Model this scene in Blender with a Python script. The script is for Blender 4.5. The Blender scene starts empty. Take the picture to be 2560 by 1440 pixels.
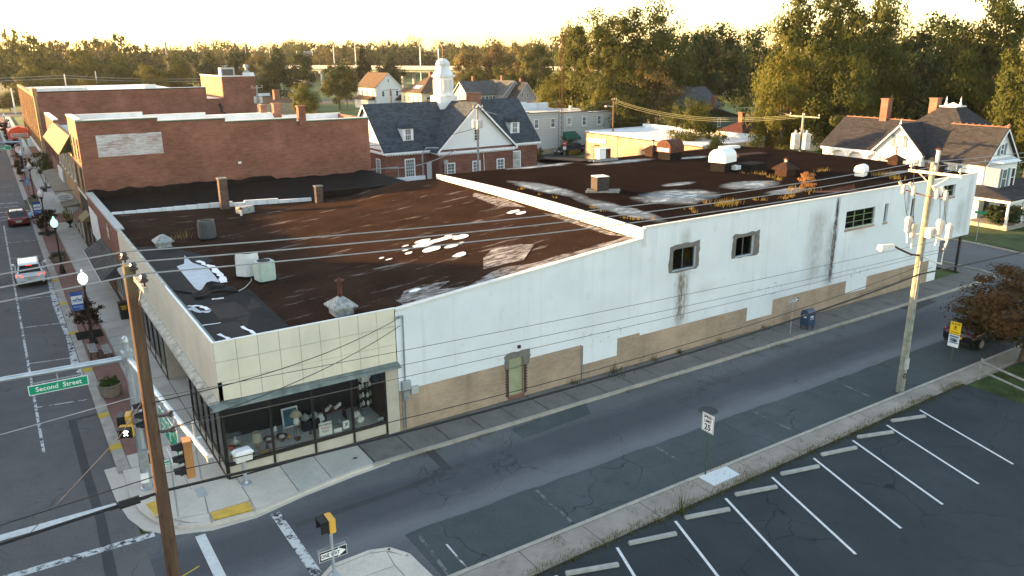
import bpy, bmesh, math, random
from mathutils import Vector, Matrix, noise
rnd = random.Random(7)
SC = bpy.context.scene
COL = SC.collection
PI = math.pi
R = math.radians
# ------------------------------------------------------------------ camera
cam = bpy.data.cameras.new('camera')
cam.sensor_width = 36.0
cam.lens = 27.626
cam.clip_start = 0.1
cam.clip_end = 4000
cam_o = bpy.data.objects.new('camera', cam)
COL.objects.link(cam_o)
_yaw, _pit, _rol = R(56.81207), R(16.63713), R(-0.395085)
_f = Vector((math.cos(_yaw)*math.cos(_pit), math.sin(_yaw)*math.cos(_pit), -math.sin(_pit)))
_r = _f.cross(Vector((0, 0, 1))).normalized()
_u = _r.cross(_f)
_x = math.cos(_rol)*_r + math.sin(_rol)*_u
_y = -math.sin(_rol)*_r + math.cos(_rol)*_u
_m = Matrix((_x, _y, -_f)).transposed().to_4x4()
_m.translation = Vector((-5.67986, -29.138233, 16.0))
cam_o.matrix_world = _m
SC.camera = cam_o
# ------------------------------------------------------------------ light
SUN_EL, SUN_AZ = R(8.8), R(-42.0)          # azimuth clockwise from +Y
world = bpy.data.worlds.new('World')
SC.world = world
world.use_nodes = True
_n = world.node_tree
_sky = _n.nodes.new('ShaderNodeTexSky')
_sky.sky_type = 'NISHITA'
_sky.sun_disc = False
_sky.sun_elevation = SUN_EL
_sky.sun_rotation = SUN_AZ
_sky.air_density = 1.0
_sky.dust_density = 0.7
_sky.ozone_density = 1.0
_tint = _n.nodes.new('ShaderNodeMix')
_tint.data_type = 'RGBA'; _tint.blend_type = 'MULTIPLY'
_tint.inputs[0].default_value = 1.0
_tint.inputs[7].default_value = (1.0, 0.87, 0.77, 1)   # camera white balance of the picture
_bg = _n.nodes['Background']
_n.links.new(_sky.outputs[0], _tint.inputs[6])
_n.links.new(_tint.outputs[2], _bg.inputs[0])
_bg.inputs[1].default_value = 0.13
sun = bpy.data.lights.new('sun', 'SUN')
sun.energy = 4.2
sun.angle = R(0.8)
sun.color = (1.0, 0.58, 0.23)
sun_o = bpy.data.objects.new('sun', sun)
COL.objects.link(sun_o)
_sd = Vector((math.sin(SUN_AZ)*math.cos(SUN_EL), math.cos(SUN_AZ)*math.cos(SUN_EL), math.sin(SUN_EL)))
sun_o.rotation_euler = _sd.to_track_quat('Z', 'Y').to_euler()
sun_o.location = (-60, 60, 40)
vs = SC.view_settings
SC.display_settings.display_device = 'sRGB'
vs.view_transform = 'Standard'
vs.look = 'None'
vs.gamma = 1.0
vs.use_curve_mapping = False
vs.exposure = 2.7
SC.cycles.use_denoising = True
SC.cycles.max_bounces = 6
SC.cycles.diffuse_bounces = 3
SC.cycles.glossy_bounces = 3
SC.cycles.transmission_bounces = 4
SC.cycles.transparent_max_bounces = 6
SC.cycles.sample_clamp_indirect = 8
# ------------------------------------------------------------------ materials
class NT:
    """small helper round one material's node tree"""
    def __init__(s, name):
        s.mat = bpy.data.materials.new(name); s.mat.use_nodes = True
        s.t = s.mat.node_tree; s.b = s.t.nodes['Principled BSDF']
        s._pos = None
    def n(s, t, **k):
        o = s.t.nodes.new(t)
        for a, v in k.items(): setattr(o, a, v)
        return o
    def l(s, a, b): s.t.links.new(a, b)
    def pos(s):
        if s._pos is None: s._pos = s.n('ShaderNodeNewGeometry')
        return s._pos.outputs['Position']
    def obj(s):
        return s.n('ShaderNodeTexCoord').outputs['Object']
    def scale(s, v, sc):
        m = s.n('ShaderNodeVectorMath', operation='MULTIPLY'); s.l(v, m.inputs[0]); m.inputs[1].default_value = sc
        return m.outputs[0]
    def noise(s, v, scale=1.0, detail=4, rough=.55, dist=0.0):
        o = s.n('ShaderNodeTexNoise'); o.inputs['Scale'].default_value = scale; o.inputs['Detail'].default_value = detail
        o.inputs['Roughness'].default_value = rough; o.inputs['Distortion'].default_value = dist
        s.l(v, o.inputs['Vector']); return o.outputs['Fac']
    def ramp(s, f, a, b, ca=0.0, cb=1.0):
        o = s.n('ShaderNodeMapRange'); o.inputs[1].default_value = a; o.inputs[2].default_value = b
        o.inputs[3].default_value = ca; o.inputs[4].default_value = cb; o.clamp = True
        s.l(f, o.inputs[0]); return o.outputs[0]
    def math(s, op, a, b=None):
        o = s.n('ShaderNodeMath', operation=op)
        for i, v in enumerate((a, b)):
            if v is None: continue
            if isinstance(v, (int, float)): o.inputs[i].default_value = v
            else: s.l(v, o.inputs[i])
        return o.outputs[0]
    def mix(s, f, a, b, mode='MIX'):
        o = s.n('ShaderNodeMix'); o.data_type = 'RGBA'; o.blend_type = mode
        for i, v in ((0, f), (6, a), (7, b)):
            if isinstance(v, (int, float)): o.inputs[i].default_value = v
            elif isinstance(v, tuple): o.inputs[i].default_value = (*v[:3], 1)
            else: s.l(v, o.inputs[i])
        return o.outputs[2]
    def xyz(s, v):
        o = s.n('ShaderNodeSeparateXYZ'); s.l(v, o.inputs[0]); return o.outputs
    def comb(s, x, y, z):
        o = s.n('ShaderNodeCombineXYZ')
        for i, v in enumerate((x, y, z)):
            if isinstance(v, (int, float)): o.inputs[i].default_value = v
            else: s.l(v, o.inputs[i])
        return o.outputs[0]
    def wall_uv(s):
        """(along the wall, height, 0) for any upright wall"""
        g = s.pos(); nrm = s.xyz(s._pos.outputs['True Normal']); p = s.xyz(g)
        k = s.math('GREATER_THAN', s.math('ABSOLUTE', nrm[0]), .7)
        u = s.math('ADD', s.math('MULTIPLY', p[1], k), s.math('MULTIPLY', p[0], s.math('SUBTRACT', 1.0, k)))
        return s.comb(u, p[2], 0.0)
    def bump(s, h, strength=.3, dist=.02):
        o = s.n('ShaderNodeBump'); o.inputs['Strength'].default_value = strength; o.inputs['Distance'].default_value = dist
        s.l(h, o.inputs['Height']); s.l(o.outputs[0], s.b.inputs['Normal'])
    def out(s, col=None, rough=.8, metal=0.0, spec=.3):
        if col is not None:
            if isinstance(col, tuple): s.b.inputs['Base Color'].default_value = (*col[:3], 1)
            else: s.l(col, s.b.inputs['Base Color'])
        if isinstance(rough, (int, float)): s.b.inputs['Roughness'].default_value = rough
        else: s.l(rough, s.b.inputs['Roughness'])
        s.b.inputs['Metallic'].default_value = metal
        s.b.inputs['Specular IOR Level'].default_value = spec
        return s.mat

def plain(name, c, rough=.75, metal=0.0, var=.18, sc=2.5, bump=0.0, spec=.3, dirt=.0):
    t = NT(name)
    f = t.noise(t.pos(), sc, 5)
    c2 = tuple(x*(1-var) for x in c); c3 = tuple(min(1, x*(1+var)) for x in c)
    col = t.mix(t.ramp(f, .3, .7), c2, c3)
    if dirt:
        d = t.noise(t.scale(t.pos(), (1, 1, .25)), sc*.6, 6, .65)
        col = t.mix(t.ramp(d, .5, .75, 0, dirt), col, tuple(x*.35 for x in c))
    if bump: t.bump(t.noise(t.pos(), sc*12, 3), bump, .02)
    return t.out(col, rough, metal, spec)

def brick(name, c1, c2, mortar, bw=.215, bh=.073, ms=.011, var=.35, stain=.25, bump=.5, streak=.6):
    t = NT(name); uv = t.wall_uv()
    o = t.n('ShaderNodeTexBrick'); o.inputs['Scale'].default_value = 1.0
    o.inputs['Brick Width'].default_value = bw; o.inputs['Row Height'].default_value = bh
    o.inputs['Mortar Size'].default_value = ms; o.inputs['Mortar Smooth'].default_value = .2
    o.inputs['Color1'].default_value = (*c1, 1); o.inputs['Color2'].default_value = (*c2, 1); o.inputs['Mortar'].default_value = (*mortar, 1)
    t.l(uv, o.inputs['Vector'])
    f = t.noise(t.scale(t.pos(), (1, 1, 2.2)), .55, 7, .62)
    col = t.mix(t.ramp(f, .35, .68, 0, var), o.outputs['Color'], tuple(x*.55 for x in c1))
    f3 = t.noise(t.scale(t.pos(), (1.3, 1.3, 7.5)), 1.0, 3, .7)
    col = t.mix(t.ramp(f3, .42, .60, 0, streak), col, tuple(x*.55 for x in c1))
    f4 = t.noise(t.scale(t.pos(), (.6, .6, .6)), .6, 5, .6)
    col = t.mix(t.ramp(f4, .45, .7, 0, .45), col, tuple(min(1, x*1.35+.02) for x in c2))
    f2 = t.noise(t.scale(t.pos(), (1.3, 1.3, .16)), .8, 6, .6)
    col = t.mix(t.ramp(f2, .55, .8, 0, stain), col, (.06, .05, .045))
    t.bump(o.outputs['Fac'], -bump if bump > 0 else 0, .01)
    return t.out(col, .9, spec=.15)

def siding(name, c, pitch=.15, shadow=.35, dirt=.12):
    """lapped boards: a saw tooth relief"""
    t = NT(name); z = t.xyz(t.pos())[2]
    fr = t.math('FRACT', t.math('DIVIDE', z, pitch))
    f = t.noise(t.pos(), .8, 6)
    col = t.mix(t.ramp(f, .4, .75, 0, dirt), c, tuple(x*.6 for x in c))
    line = t.math('LESS_THAN', fr, .1)
    col = t.mix(t.math('MULTIPLY', line, shadow), col, tuple(x*.5 for x in c))
    t.bump(t.math('SUBTRACT', 1.0, fr), .6, .03)
    return t.out(col, .6, spec=.3)

def shingles(name, c, w=.32, h=.16, var=.5, patch=None):
    t = NT(name); p = t.xyz(t.pos())
    g = t._pos.outputs['True Normal']; nn = t.xyz(g)
    k = t.math('GREATER_THAN', t.math('ABSOLUTE', nn[0]), t.math('ABSOLUTE', nn[1]))
    u = t.math('ADD', t.math('MULTIPLY', p[1], k), t.math('MULTIPLY', p[0], t.math('SUBTRACT', 1.0, k)))
    uv = t.comb(u, p[2], 0.0)
    o = t.n('ShaderNodeTexBrick'); o.inputs['Scale'].default_value = 1.0
    o.inputs['Brick Width'].default_value = w; o.inputs['Row Height'].default_value = h*.7
    o.inputs['Mortar Size'].default_value = .012
    a = tuple(x*(1+var) for x in c); b = tuple(x*(1-var) for x in c)
    o.inputs['Color1'].default_value = (*a, 1); o.inputs['Color2'].default_value = (*b, 1); o.inputs['Mortar'].default_value = (*tuple(x*.5 for x in c), 1)
    t.l(uv, o.inputs['Vector'])
    f = t.noise(t.pos(), .4, 6)
    col = t.mix(t.ramp(f, .35, .7, 0, .4), o.outputs['Color'], tuple(x*.6 for x in c))
    f2 = t.noise(t.scale(t.pos(), (4, 4, 8)), 1.0, 2)
    col = t.mix(t.ramp(f2, .5, .7, 0, .4), col, tuple(x*1.5 for x in c))
    t.bump(o.outputs['Fac'], -.4, .012)
    return t.out(col, .92, spec=.15)

def asphalt(name, c, crack=1.0, patch=.35, fine=.25, warm=None):
    t = NT(name); p = t.pos()
    big = t.noise(p, .12, 5, .6)
    mid = t.noise(p, .9, 6, .62)
    grit = t.noise(p, 22.0, 3, .7)
    col = t.mix(t.ramp(big, .35, .65), tuple(x*(1-patch) for x in c), tuple(x*(1+patch) for x in c))
    col = t.mix(t.ramp(mid, .35, .7, 0, .45), col, tuple(x*.62 for x in c))
    col = t.mix(t.ramp(grit, .35, .7, 0, fine), col, tuple(min(1, x*2.2) for x in c))
    blot = t.noise(p, .35, 2)
    col = t.mix(t.ramp(blot, .68, .72, 0, .35), col, tuple(x*.5 for x in c))
    if crack:
        wv = t.n('ShaderNodeVectorMath', operation='ADD'); t.l(p, wv.inputs[0])
        nz = t.n('ShaderNodeTexNoise'); nz.inputs['Scale'].default_value = .7; t.l(p, nz.inputs['Vector'])
        sc = t.n('ShaderNodeVectorMath', operation='SCALE'); sc.inputs[3].default_value = 1.6; t.l(nz.outputs['Color'], sc.inputs[0]); t.l(sc.outputs[0], wv.inputs[1])
        v = t.n('ShaderNodeTexVoronoi'); v.feature = 'DISTANCE_TO_EDGE'; v.inputs['Scale'].default_value = .23; t.l(wv.outputs[0], v.inputs['Vector'])
        m = t.ramp(v.outputs['Distance'], .0, .007, 1, 0)
        gate = t.ramp(t.noise(p, .25, 2), .42, .55)
        col = t.mix(t.math('MULTIPLY', t.math('MULTIPLY', m, gate), .75*crack), col, tuple(x*.22 for x in c))
        v2 = t.n('ShaderNodeTexVoronoi'); v2.feature = 'DISTANCE_TO_EDGE'; v2.inputs['Scale'].default_value = 1.7; t.l(wv.outputs[0], v2.inputs['Vector'])
        m2 = t.ramp(v2.outputs['Distance'], .0, .03, 1, 0)
        gate2 = t.ramp(t.noise(p, .13, 3), .6, .68)
        col = t.mix(t.math('MULTIPLY', t.math('MULTIPLY', m2, gate2), .6*crack), col, tuple(x*.3 for x in c))
    t.bump(grit, .25, .01)
    return t.out(col, .9, spec=.12)

def concrete(name, c, dark=.5, sc=.8, moss=0.0):
    t = NT(name); p = t.pos()
    a = t.noise(p, sc, 7, .65); b = t.noise(p, sc*9, 4, .7)
    oi = t.n('ShaderNodeObjectInfo').outputs['Random']
    col = t.mix(t.ramp(a, .32, .7), tuple(x*dark for x in c), c)
    col = t.mix(t.ramp(b, .4, .75, 0, .3), col, tuple(min(1, x*1.35) for x in c))
    col = t.mix(t.ramp(oi, 0, 1, 0, .30), col, tuple(x*.7 for x in c))
    if moss:
        col = t.mix(t.ramp(t.noise(p, 1.6, 5), .58, .7, 0, moss), col, (.04, .05, .015))
    t.bump(b, .2, .01)
    return t.out(col, .9, spec=.2)

def glass(name, c=(.02, .025, .03), rough=.06, streak=0):
    t = NT(name)
    f = t.noise(t.pos(), .7, 3)
    col = t.mix(t.ramp(f, .35, .65), c, tuple(x*1.9 for x in c))
    m = t.out(col, rough, spec=.5); return m

def emit(name, c, s):
    t = NT(name); t.b.inputs['Emission Color'].default_value = (*c, 1); t.b.inputs['Emission Strength'].default_value = s
    return t.out(c, .4)

def see_through(name, tint=(.8, .9, .88), gloss=.10):
    m = bpy.data.materials.new(name); m.use_nodes = True; nt = m.node_tree
    for n in list(nt.nodes):
        if n.type != 'OUTPUT_MATERIAL': nt.nodes.remove(n)
    o = [n for n in nt.nodes][0]
    tr = nt.nodes.new('ShaderNodeBsdfTransparent'); tr.inputs[0].default_value = (*tint, 1)
    gl = nt.nodes.new('ShaderNodeBsdfGlossy'); gl.inputs['Roughness'].default_value = .03
    fr = nt.nodes.new('ShaderNodeFresnel'); fr.inputs[0].default_value = 1.5
    mx = nt.nodes.new('ShaderNodeMixShader')
    nt.links.new(fr.outputs[0], mx.inputs[0]); nt.links.new(tr.outputs[0], mx.inputs[1]); nt.links.new(gl.outputs[0], mx.inputs[2])
    nt.links.new(mx.outputs[0], o.inputs[0]); return m

# ------------------------------------------------------------------ mesh helpers
SPLIT = {'coping', 'parapet_lining', 'entrance_side', 'gable', 'far_parapet', 'side_wall', 'drip_flashing', 'cornice', 'side_gable', 'porch_beam', 'dock_wall', 'flat_roof', 'front_parapet', 'ridge_crest', 'fascia_coping', 'wall'}
class MB:
    def __init__(s): s.v = []; s.f = []; s.m = []
    def face(s, pts, mi=0):
        k = len(s.v); s.v += [tuple(p) for p in pts]; s.f.append(tuple(range(k, k+len(pts)))); s.m.append(mi); return s
    def hexa(s, a, b, mi=0):
        """bottom ring a, top ring b (counter clockwise seen from above)"""
        k = len(s.v); n = len(a); s.v += [tuple(p) for p in a] + [tuple(p) for p in b]
        for i in range(n):
            j = (i+1) % n; s.f.append((k+i, k+j, k+n+j, k+n+i)); s.m.append(mi)
        s.f.append(tuple(k+n-1-i for i in range(n))); s.m.append(mi)
        s.f.append(tuple(k+n+i for i in range(n))); s.m.append(mi); return s
    def box(s, x0, y0, z0, x1, y1, z1, mi=0):
        if x0 > x1: x0, x1 = x1, x0
        if y0 > y1: y0, y1 = y1, y0
        if z0 > z1: z0, z1 = z1, z0
        return s.hexa([(x0, y0, z0), (x1, y0, z0), (x1, y1, z0), (x0, y1, z0)], [(x0, y0, z1), (x1, y0, z1), (x1, y1, z1), (x0, y1, z1)], mi)
    def rbox(s, cx, cy, z0, z1, w, d, a, mi=0, top=1.0):
        c, n = math.cos(a), math.sin(a)
        def ring(k, z): return [(cx+(x*c-y*n)*k, cy+(x*n+y*c)*k, z) for x, y in ((-w/2, -d/2), (w/2, -d/2), (w/2, d/2), (-w/2, d/2))]
        return s.hexa(ring(1, z0), ring(top, z1), mi)
    def prism(s, poly, z0, z1, mi=0):
        return s.hexa([(x, y, z0) for x, y in poly], [(x, y, z1) for x, y in poly], mi)
    def ext(s, poly, d, mi=0):
        d = Vector(d); a = [Vector(p) for p in poly]
        nrm = (a[1]-a[0]).cross(a[2]-a[0])
        if nrm.dot(d) < 0: a = a[::-1]
        return s.hexa(a, [p+d for p in a], mi)
    def tube(s, pts, r, n=8, mi=0, r2=None, cap=True):
        pts = [Vector(p) for p in pts]; k0 = len(s.v); m = len(pts)
        up = Vector((0, 0, 1))
        for i, p in enumerate(pts):
            t = (pts[min(i+1, m-1)]-pts[max(i-1, 0)]).normalized()
            a = t.cross(up if abs(t.z) < .95 else Vector((1, 0, 0))).normalized(); b = t.cross(a)
            rr = r if r2 is None else r+(r2-r)*i/(m-1)
            for q in range(n):
                w = 2*PI*q/n; s.v.append(tuple(p+a*(rr*math.cos(w))+b*(rr*math.sin(w))))
        for i in range(m-1):
            for q in range(n):
                q2 = (q+1) % n; s.f.append((k0+i*n+q, k0+i*n+q2, k0+(i+1)*n+q2, k0+(i+1)*n+q)); s.m.append(mi)
        if cap:
            s.f.append(tuple(k0+q for q in range(n))[::-1]); s.m.append(mi)
            s.f.append(tuple(k0+(m-1)*n+q for q in range(n))); s.m.append(mi)
        return s
    def lathe(s, cx, cy, prof, n=12, mi=0, sx=1, sy=1):
        k0 = len(s.v)
        for r, z in prof:
            for q in range(n):
                w = 2*PI*q/n; s.v.append((cx+r*sx*math.cos(w), cy+r*sy*math.sin(w), z))
        for i in range(len(prof)-1):
            for q in range(n):
                q2 = (q+1) % n; s.f.append((k0+i*n+q, k0+i*n+q2, k0+(i+1)*n+q2, k0+(i+1)*n+q)); s.m.append(mi)
        if prof[0][0] > 1e-4: s.f.append(tuple(k0+q for q in range(n))[::-1]); s.m.append(mi)
        if prof[-1][0] > 1e-4: s.f.append(tuple(k0+(len(prof)-1)*n+q for q in range(n))); s.m.append(mi)
        return s
    def fbox(s, face, u0, u1, d0, d1, z0, z1, mi=0):
        """box on a wall face ('S',y) looks to -Y, ('W',x) to -X, ('N',y), ('E',x); u along the wall, d outwards"""
        k, c = face
        if k == 'S': return s.box(u0, c-d1, z0, u1, c-d0, z1, mi)
        if k == 'N': return s.box(u0, c+d0, z0, u1, c+d1, z1, mi)
        if k == 'W': return s.box(c-d1, u0, z0, c-d0, u1, z1, mi)
        return s.box(c+d0, u0, z0, c+d1, u1, z1, mi)
    def obj(s, name, mats, parent=None, smooth=False, rel=True):
        if name in SPLIT:
            isl = s.islands()
            if len(isl) > 1:
                first = None
                for q in isl:
                    q.done = True; o = q._obj(name, mats, parent, smooth, rel); first = first or o
                return first
        return s._obj(name, mats, parent, smooth, rel)
    def islands(s):
        par = list(range(len(s.v)))
        def fd(a):
            while par[a] != a: par[a] = par[par[a]]; a = par[a]
            return a
        key = {}
        for i, p in enumerate(s.v):
            k = tuple(round(c, 4) for c in p)
            if k in key: par[fd(i)] = fd(key[k])
            else: key[k] = i
        for f in s.f:
            for a in f[1:]: par[fd(a)] = fd(f[0])
        out = {}
        for f, m in zip(s.f, s.m):
            q = out.setdefault(fd(f[0]), MB()); k = len(q.v); q.v += [s.v[a] for a in f]; q.f.append(tuple(range(k, k+len(f)))); q.m.append(m)
        return list(out.values())
    def _obj(s, name, mats, parent=None, smooth=False, rel=True):
        me = bpy.data.meshes.new(name)
        if parent is not None and rel:
            off = Vector((0, 0, 0)); q = parent
            while q is not None: off += q.location; q = q.parent
            vv = [(a-off.x, b-off.y, c-off.z) for a, b, c in s.v]
        else: vv = s.v
        me.from_pydata(vv, [], s.f)
        if not isinstance(mats, (list, tuple)): mats = [mats]
        for m in mats: me.materials.append(m)
        if any(s.m): me.polygons.foreach_set('material_index', s.m)
        if smooth: me.polygons.foreach_set('use_smooth', [True]*len(s.f))
        me.update()
        if getattr(s, 'nrm', None): me.polygons.foreach_set('use_smooth', [True]*len(s.f)); me.normals_split_custom_set_from_vertices(s.nrm)
        o = bpy.data.objects.new(name, me); COL.objects.link(o)
        if parent is not None: o.parent = parent
        return o

def tag(o, label, cat, group=None):
    o['label'] = label; o['category'] = cat
    if group: o['group'] = group
    return o
def thing(name, label, cat, loc=(0, 0, 0), group=None, rz=0.0):
    o = bpy.data.objects.new(name, None); COL.objects.link(o); o.empty_display_size = .2
    o.location = loc; o.rotation_euler = (0, 0, rz); return tag(o, label, cat, group)
def struct(o): o['kind'] = 'structure'; return o
def stuff(o): o['kind'] = 'stuff'; return o
def dup(root, loc=None, rz=None, label=None, scale=None, parent=None):
    r = root.copy(); COL.objects.link(r)
    if loc is not None: r.location = loc
    if rz is not None: r.rotation_euler = (0, 0, rz)
    if label: r['label'] = label
    if scale is not None: r.scale = scale if isinstance(scale, tuple) else (scale,)*3
    if parent is not None: r.parent = parent
    for ch in list(root.children): dup(ch, parent=r)
    return r
def text(parent, s, size, origin, udir, vdir, m, name='lettering', align='CENTER', bold=0.0, sx=1.0):
    """flat raised lettering; origin is the anchor on the base line, udir the reading direction, vdir the letters' up"""
    cu = bpy.data.curves.new(name, 'FONT'); cu.body = s; cu.size = size; cu.align_x = align; cu.align_y = 'CENTER'
    cu.extrude = .003; cu.offset = bold*size; cu.resolution_u = 2
    to = bpy.data.objects.new(name, cu); COL.objects.link(to)
    dg = bpy.context.evaluated_depsgraph_get(); me = bpy.data.meshes.new_from_object(to.evaluated_get(dg))
    bpy.data.objects.remove(to); bpy.data.curves.remove(cu)
    u = Vector(udir).normalized(); v = Vector(vdir).normalized(); w = u.cross(v)
    off = Vector((0, 0, 0)); q = parent
    while q is not None: off += q.location; q = q.parent
    M4 = Matrix(((u.x*sx, v.x, w.x, origin[0]-off.x), (u.y*sx, v.y, w.y, origin[1]-off.y), (u.z*sx, v.z, w.z, origin[2]-off.z), (0, 0, 0, 1)))
    me.transform(M4); me.materials.clear(); me.materials.append(m); me.name = name
    o = bpy.data.objects.new(name, me); COL.objects.link(o); o.parent = parent; return o

def window(parent, face, u, z, w, h, fm, pm, nx=1, nz=2, fw=.09, d=.06, sill=True, shut=None, name='window'):
    """a framed window standing on a wall: frame (with its bars) > pane"""
    b = MB()
    b.fbox(face, u-w/2, u-w/2+fw, 0, d, z, z+h).fbox(face, u+w/2-fw, u+w/2, 0, d, z, z+h)
    b.fbox(face, u-w/2+fw, u+w/2-fw, 0, d, z+h-fw, z+h).fbox(face, u-w/2+fw, u+w/2-fw, 0, d, z, z+fw)
    iw, ih = w-2*fw, h-2*fw
    for i in range(1, nx): x = u-iw/2+iw*i/nx; b.fbox(face, x-.018, x+.018, .004, d*.7, z+fw, z+h-fw)
    for i in range(1, nz):
        zz = z+fw+ih*i/nz; t = .03 if nz == 2 or i == nz//2 else .016
        b.fbox(face, u-iw/2, u+iw/2, .005, d*.75, zz-t, zz+t)
    if sill: b.fbox(face, u-w/2-.05, u+w/2+.05, 0, d+.06, z-.08, z-.002)
    o = b.obj(name, fm, parent)
    MB().fbox(face, u-iw/2+.001, u+iw/2-.001, .002, d*.35, z+fw+.001, z+h-fw-.001).obj('pane', pm, o)
    if shut:
        for sgn in (-1, 1):
            c = u+sgn*(w/2+.24)
            q = MB().fbox(face, c-.2, c+.2, 0, .05, z, z+h)
            for i in range(8): q.fbox(face, c-.16, c+.16, .05, .058, z+.08+i*(h-.16)/8, z+.08+(i+.6)*(h-.16)/8)
            q.obj('shutter', shut, parent)
    return o
# ------------------------------------------------------------------ material library
M = {}
def D(k, m): M[k] = m; return m
D('street', asphalt('street_asphalt', (.118, .113, .112), .8, .18, .28))
def side_street():
    m = asphalt('side_street_asphalt', (.112, .114, .119), .9, .16, .34); t = NT.__new__(NT); t.mat = m; t.t = m.node_tree; t.b = t.t.nodes['Principled BSDF']; t._pos = None
    src = t.b.inputs['Base Color'].links[0].from_socket; P = t.pos(); y = t.xyz(P)[1]
    w = t.math('ADD', y, t.math('MULTIPLY', t.math('SUBTRACT', t.noise(t.scale(P, (.25, 1, 1)), .8, 5, .6), .5), 1.1))
    lane = t.math('MULTIPLY', t.ramp(w, -6.3, -5.3), t.ramp(w, -3.9, -3.1, 1, 0))
    col = t.mix(t.math('MULTIPLY', lane, .55), src, (.052, .056, .064))
    pale = t.math('MULTIPLY', t.ramp(w, -7.4, -6.9), t.ramp(w, -6.6, -6.0, 1, 0))
    col = t.mix(t.math('MULTIPLY', pale, .5), col, (.19, .195, .205)); t.l(col, t.b.inputs['Base Color']); return m
D('side_street', side_street())
D('lane', asphalt('worn_lane_asphalt', (.052, .058, .072), .5, .18, .3))
D('parking_lane', asphalt('parking_lane_asphalt', (.068, .079, .080), 1.0, .25, .3))
D('lot', asphalt('parking_lot_asphalt', (.036, .043, .047), .9, .32, .26))
D('patch', asphalt('patch_asphalt', (.062, .063, .066), 0, .25, .25))
D('conc_light', concrete('pale_concrete', (.66, .60, .52), .74))
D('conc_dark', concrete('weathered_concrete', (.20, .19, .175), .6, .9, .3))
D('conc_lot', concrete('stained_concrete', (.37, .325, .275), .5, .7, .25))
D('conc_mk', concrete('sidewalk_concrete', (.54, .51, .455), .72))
D('kerb', concrete('kerb_concrete', (.46, .42, .36), .6, 1.5, .3))
D('new_conc', concrete('new_concrete', (.62, .64, .64), .9))
D('stop_conc', concrete('wheel_stop_concrete', (.40, .395, .38), .6, 3))
D('grass', plain('lawn_grass', (.035, .06, .014), .95, 0, .5, .8, .6))
D('field', plain('field_grass', (.085, .12, .03), .95, 0, .4, .15, .4))
D('paint', plain('road_paint', (.62, .63, .62), .7, 0, .12, 6))
def worn(name, c, under, th, soft=.04, st=(3.2, 3.2, 3.2)):
    t = NT(name); f = t.noise(t.scale(t.pos(), st), 1.0, 7, .74)
    return t.out(t.mix(t.ramp(f, th-soft, th+soft), c, under), .85, spec=.05)
D('paint_worn', worn('worn_road_paint', (.58, .59, .58), (.06, .062, .065), .53))
D('paint_faint', worn('faint_road_paint', (.19, .19, .18), (.085, .095, .097), .48))
D('yellow_paint', worn('yellow_kerb_paint', (.55, .38, .05), (.33, .30, .25), .58))
D('blue_paint', plain('blue_kerb_paint', (.18, .33, .55)))
D('tactile', plain('tactile_yellow', (.62, .40, .07), .7))
def pavers():
    t = NT('brick_pavers'); p = t.pos()
    o = t.n('ShaderNodeTexBrick'); o.inputs['Scale'].default_value = 1
    o.inputs['Brick Width'].default_value = .21; o.inputs['Row Height'].default_value = .105; o.inputs['Mortar Size'].default_value = .006
    o.inputs['Color1'].default_value = (.20, .085, .065, 1); o.inputs['Color2'].default_value = (.26, .125, .10, 1); o.inputs['Mortar'].default_value = (.11, .075, .06, 1)
    t.l(p, o.inputs['Vector']); f = t.noise(p, .8, 6)
    col = t.mix(t.ramp(f, .35, .7, 0, .5), o.outputs['Color'], (.22, .16, .14))
    t.bump(o.outputs['Fac'], -.4, .01); return t.out(col, .88, spec=.2)
D('pavers', pavers())
D('black', plain('black_metal', (.012, .012, .013), .45, 0, .1, 4, 0, .5))
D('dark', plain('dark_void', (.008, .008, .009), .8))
D('steel', plain('galvanized_steel', (.42, .46, .50), .42, .55, .12, 3))
D('steel2', plain('weathered_steel', (.30, .32, .33), .5, .4, .2, 5))
D('white', plain('white_paint', (.80, .80, .80), .55, 0, .06, 2))
D('offwhite', plain('off_white_paint', (.66, .65, .61), .6, 0, .08, 2, 0, .3, .25))
D('glass', glass('window_glass'))
D('glass_b', glass('blinds_behind_glass', (.28, .29, .27), .15))
D('glass_w', glass('curtained_glass', (.10, .11, .115), .1))
D('shopglass', see_through('shop_window_glass', (.96, .98, .97)))
D('tan_brick', brick('tan_face_brick', (.33, .235, .16), (.42, .31, .22), (.40, .33, .27), .215, .075, .012, .35, .5, .8, .22))
D('red_brick', brick('red_common_brick', (.22, .082, .055), (.275, .11, .075), (.25, .15, .11)))
D('red_brick2', brick('dark_red_brick', (.19, .075, .055), (.235, .10, .075), (.22, .14, .11)))
D('po_brick', brick('post_office_brick', (.17, .062, .045), (.22, .085, .06), (.24, .16, .13)))
D('face_brick', brick('storefront_brick', (.20, .075, .055), (.25, .095, .07), (.24, .15, .12)))
D('chimney', brick('chimney_brick', (.24, .10, .065), (.30, .13, .085), (.25, .18, .14)))
D('brown', plain('brown_trim', (.10, .065, .045), .7))
D('alu', plain('dark_bronze_frame', (.035, .032, .03), .4, .5))
D('cream', plain('cream_metal_panel', (.70, .645, .52), .5, 0, .07, .9, 0, .35, .18))
D('grime', plain('weathered_ledge', (.17, .20, .19), .75, 0, .35, 2.2, .1, .2, .5))
D('beige', plain('beige_bulkhead', (.46, .42, .35), .8, 0, .1, 2))
D('wood', plain('treated_wood_pole', (.13, .078, .042), .85, 0, .4, 5, .3))
D('wood_grey', plain('weathered_grey_wood', (.27, .26, .24), .9, 0, .3, 4, .3))
D('wood_green', plain('green_treated_pole', (.30, .31, .22), .85, 0, .3, 3, .2, .2, .5))
D('rust', plain('rusted_metal', (.085, .032, .02), .85, 0, .5, 6, .3))
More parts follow.
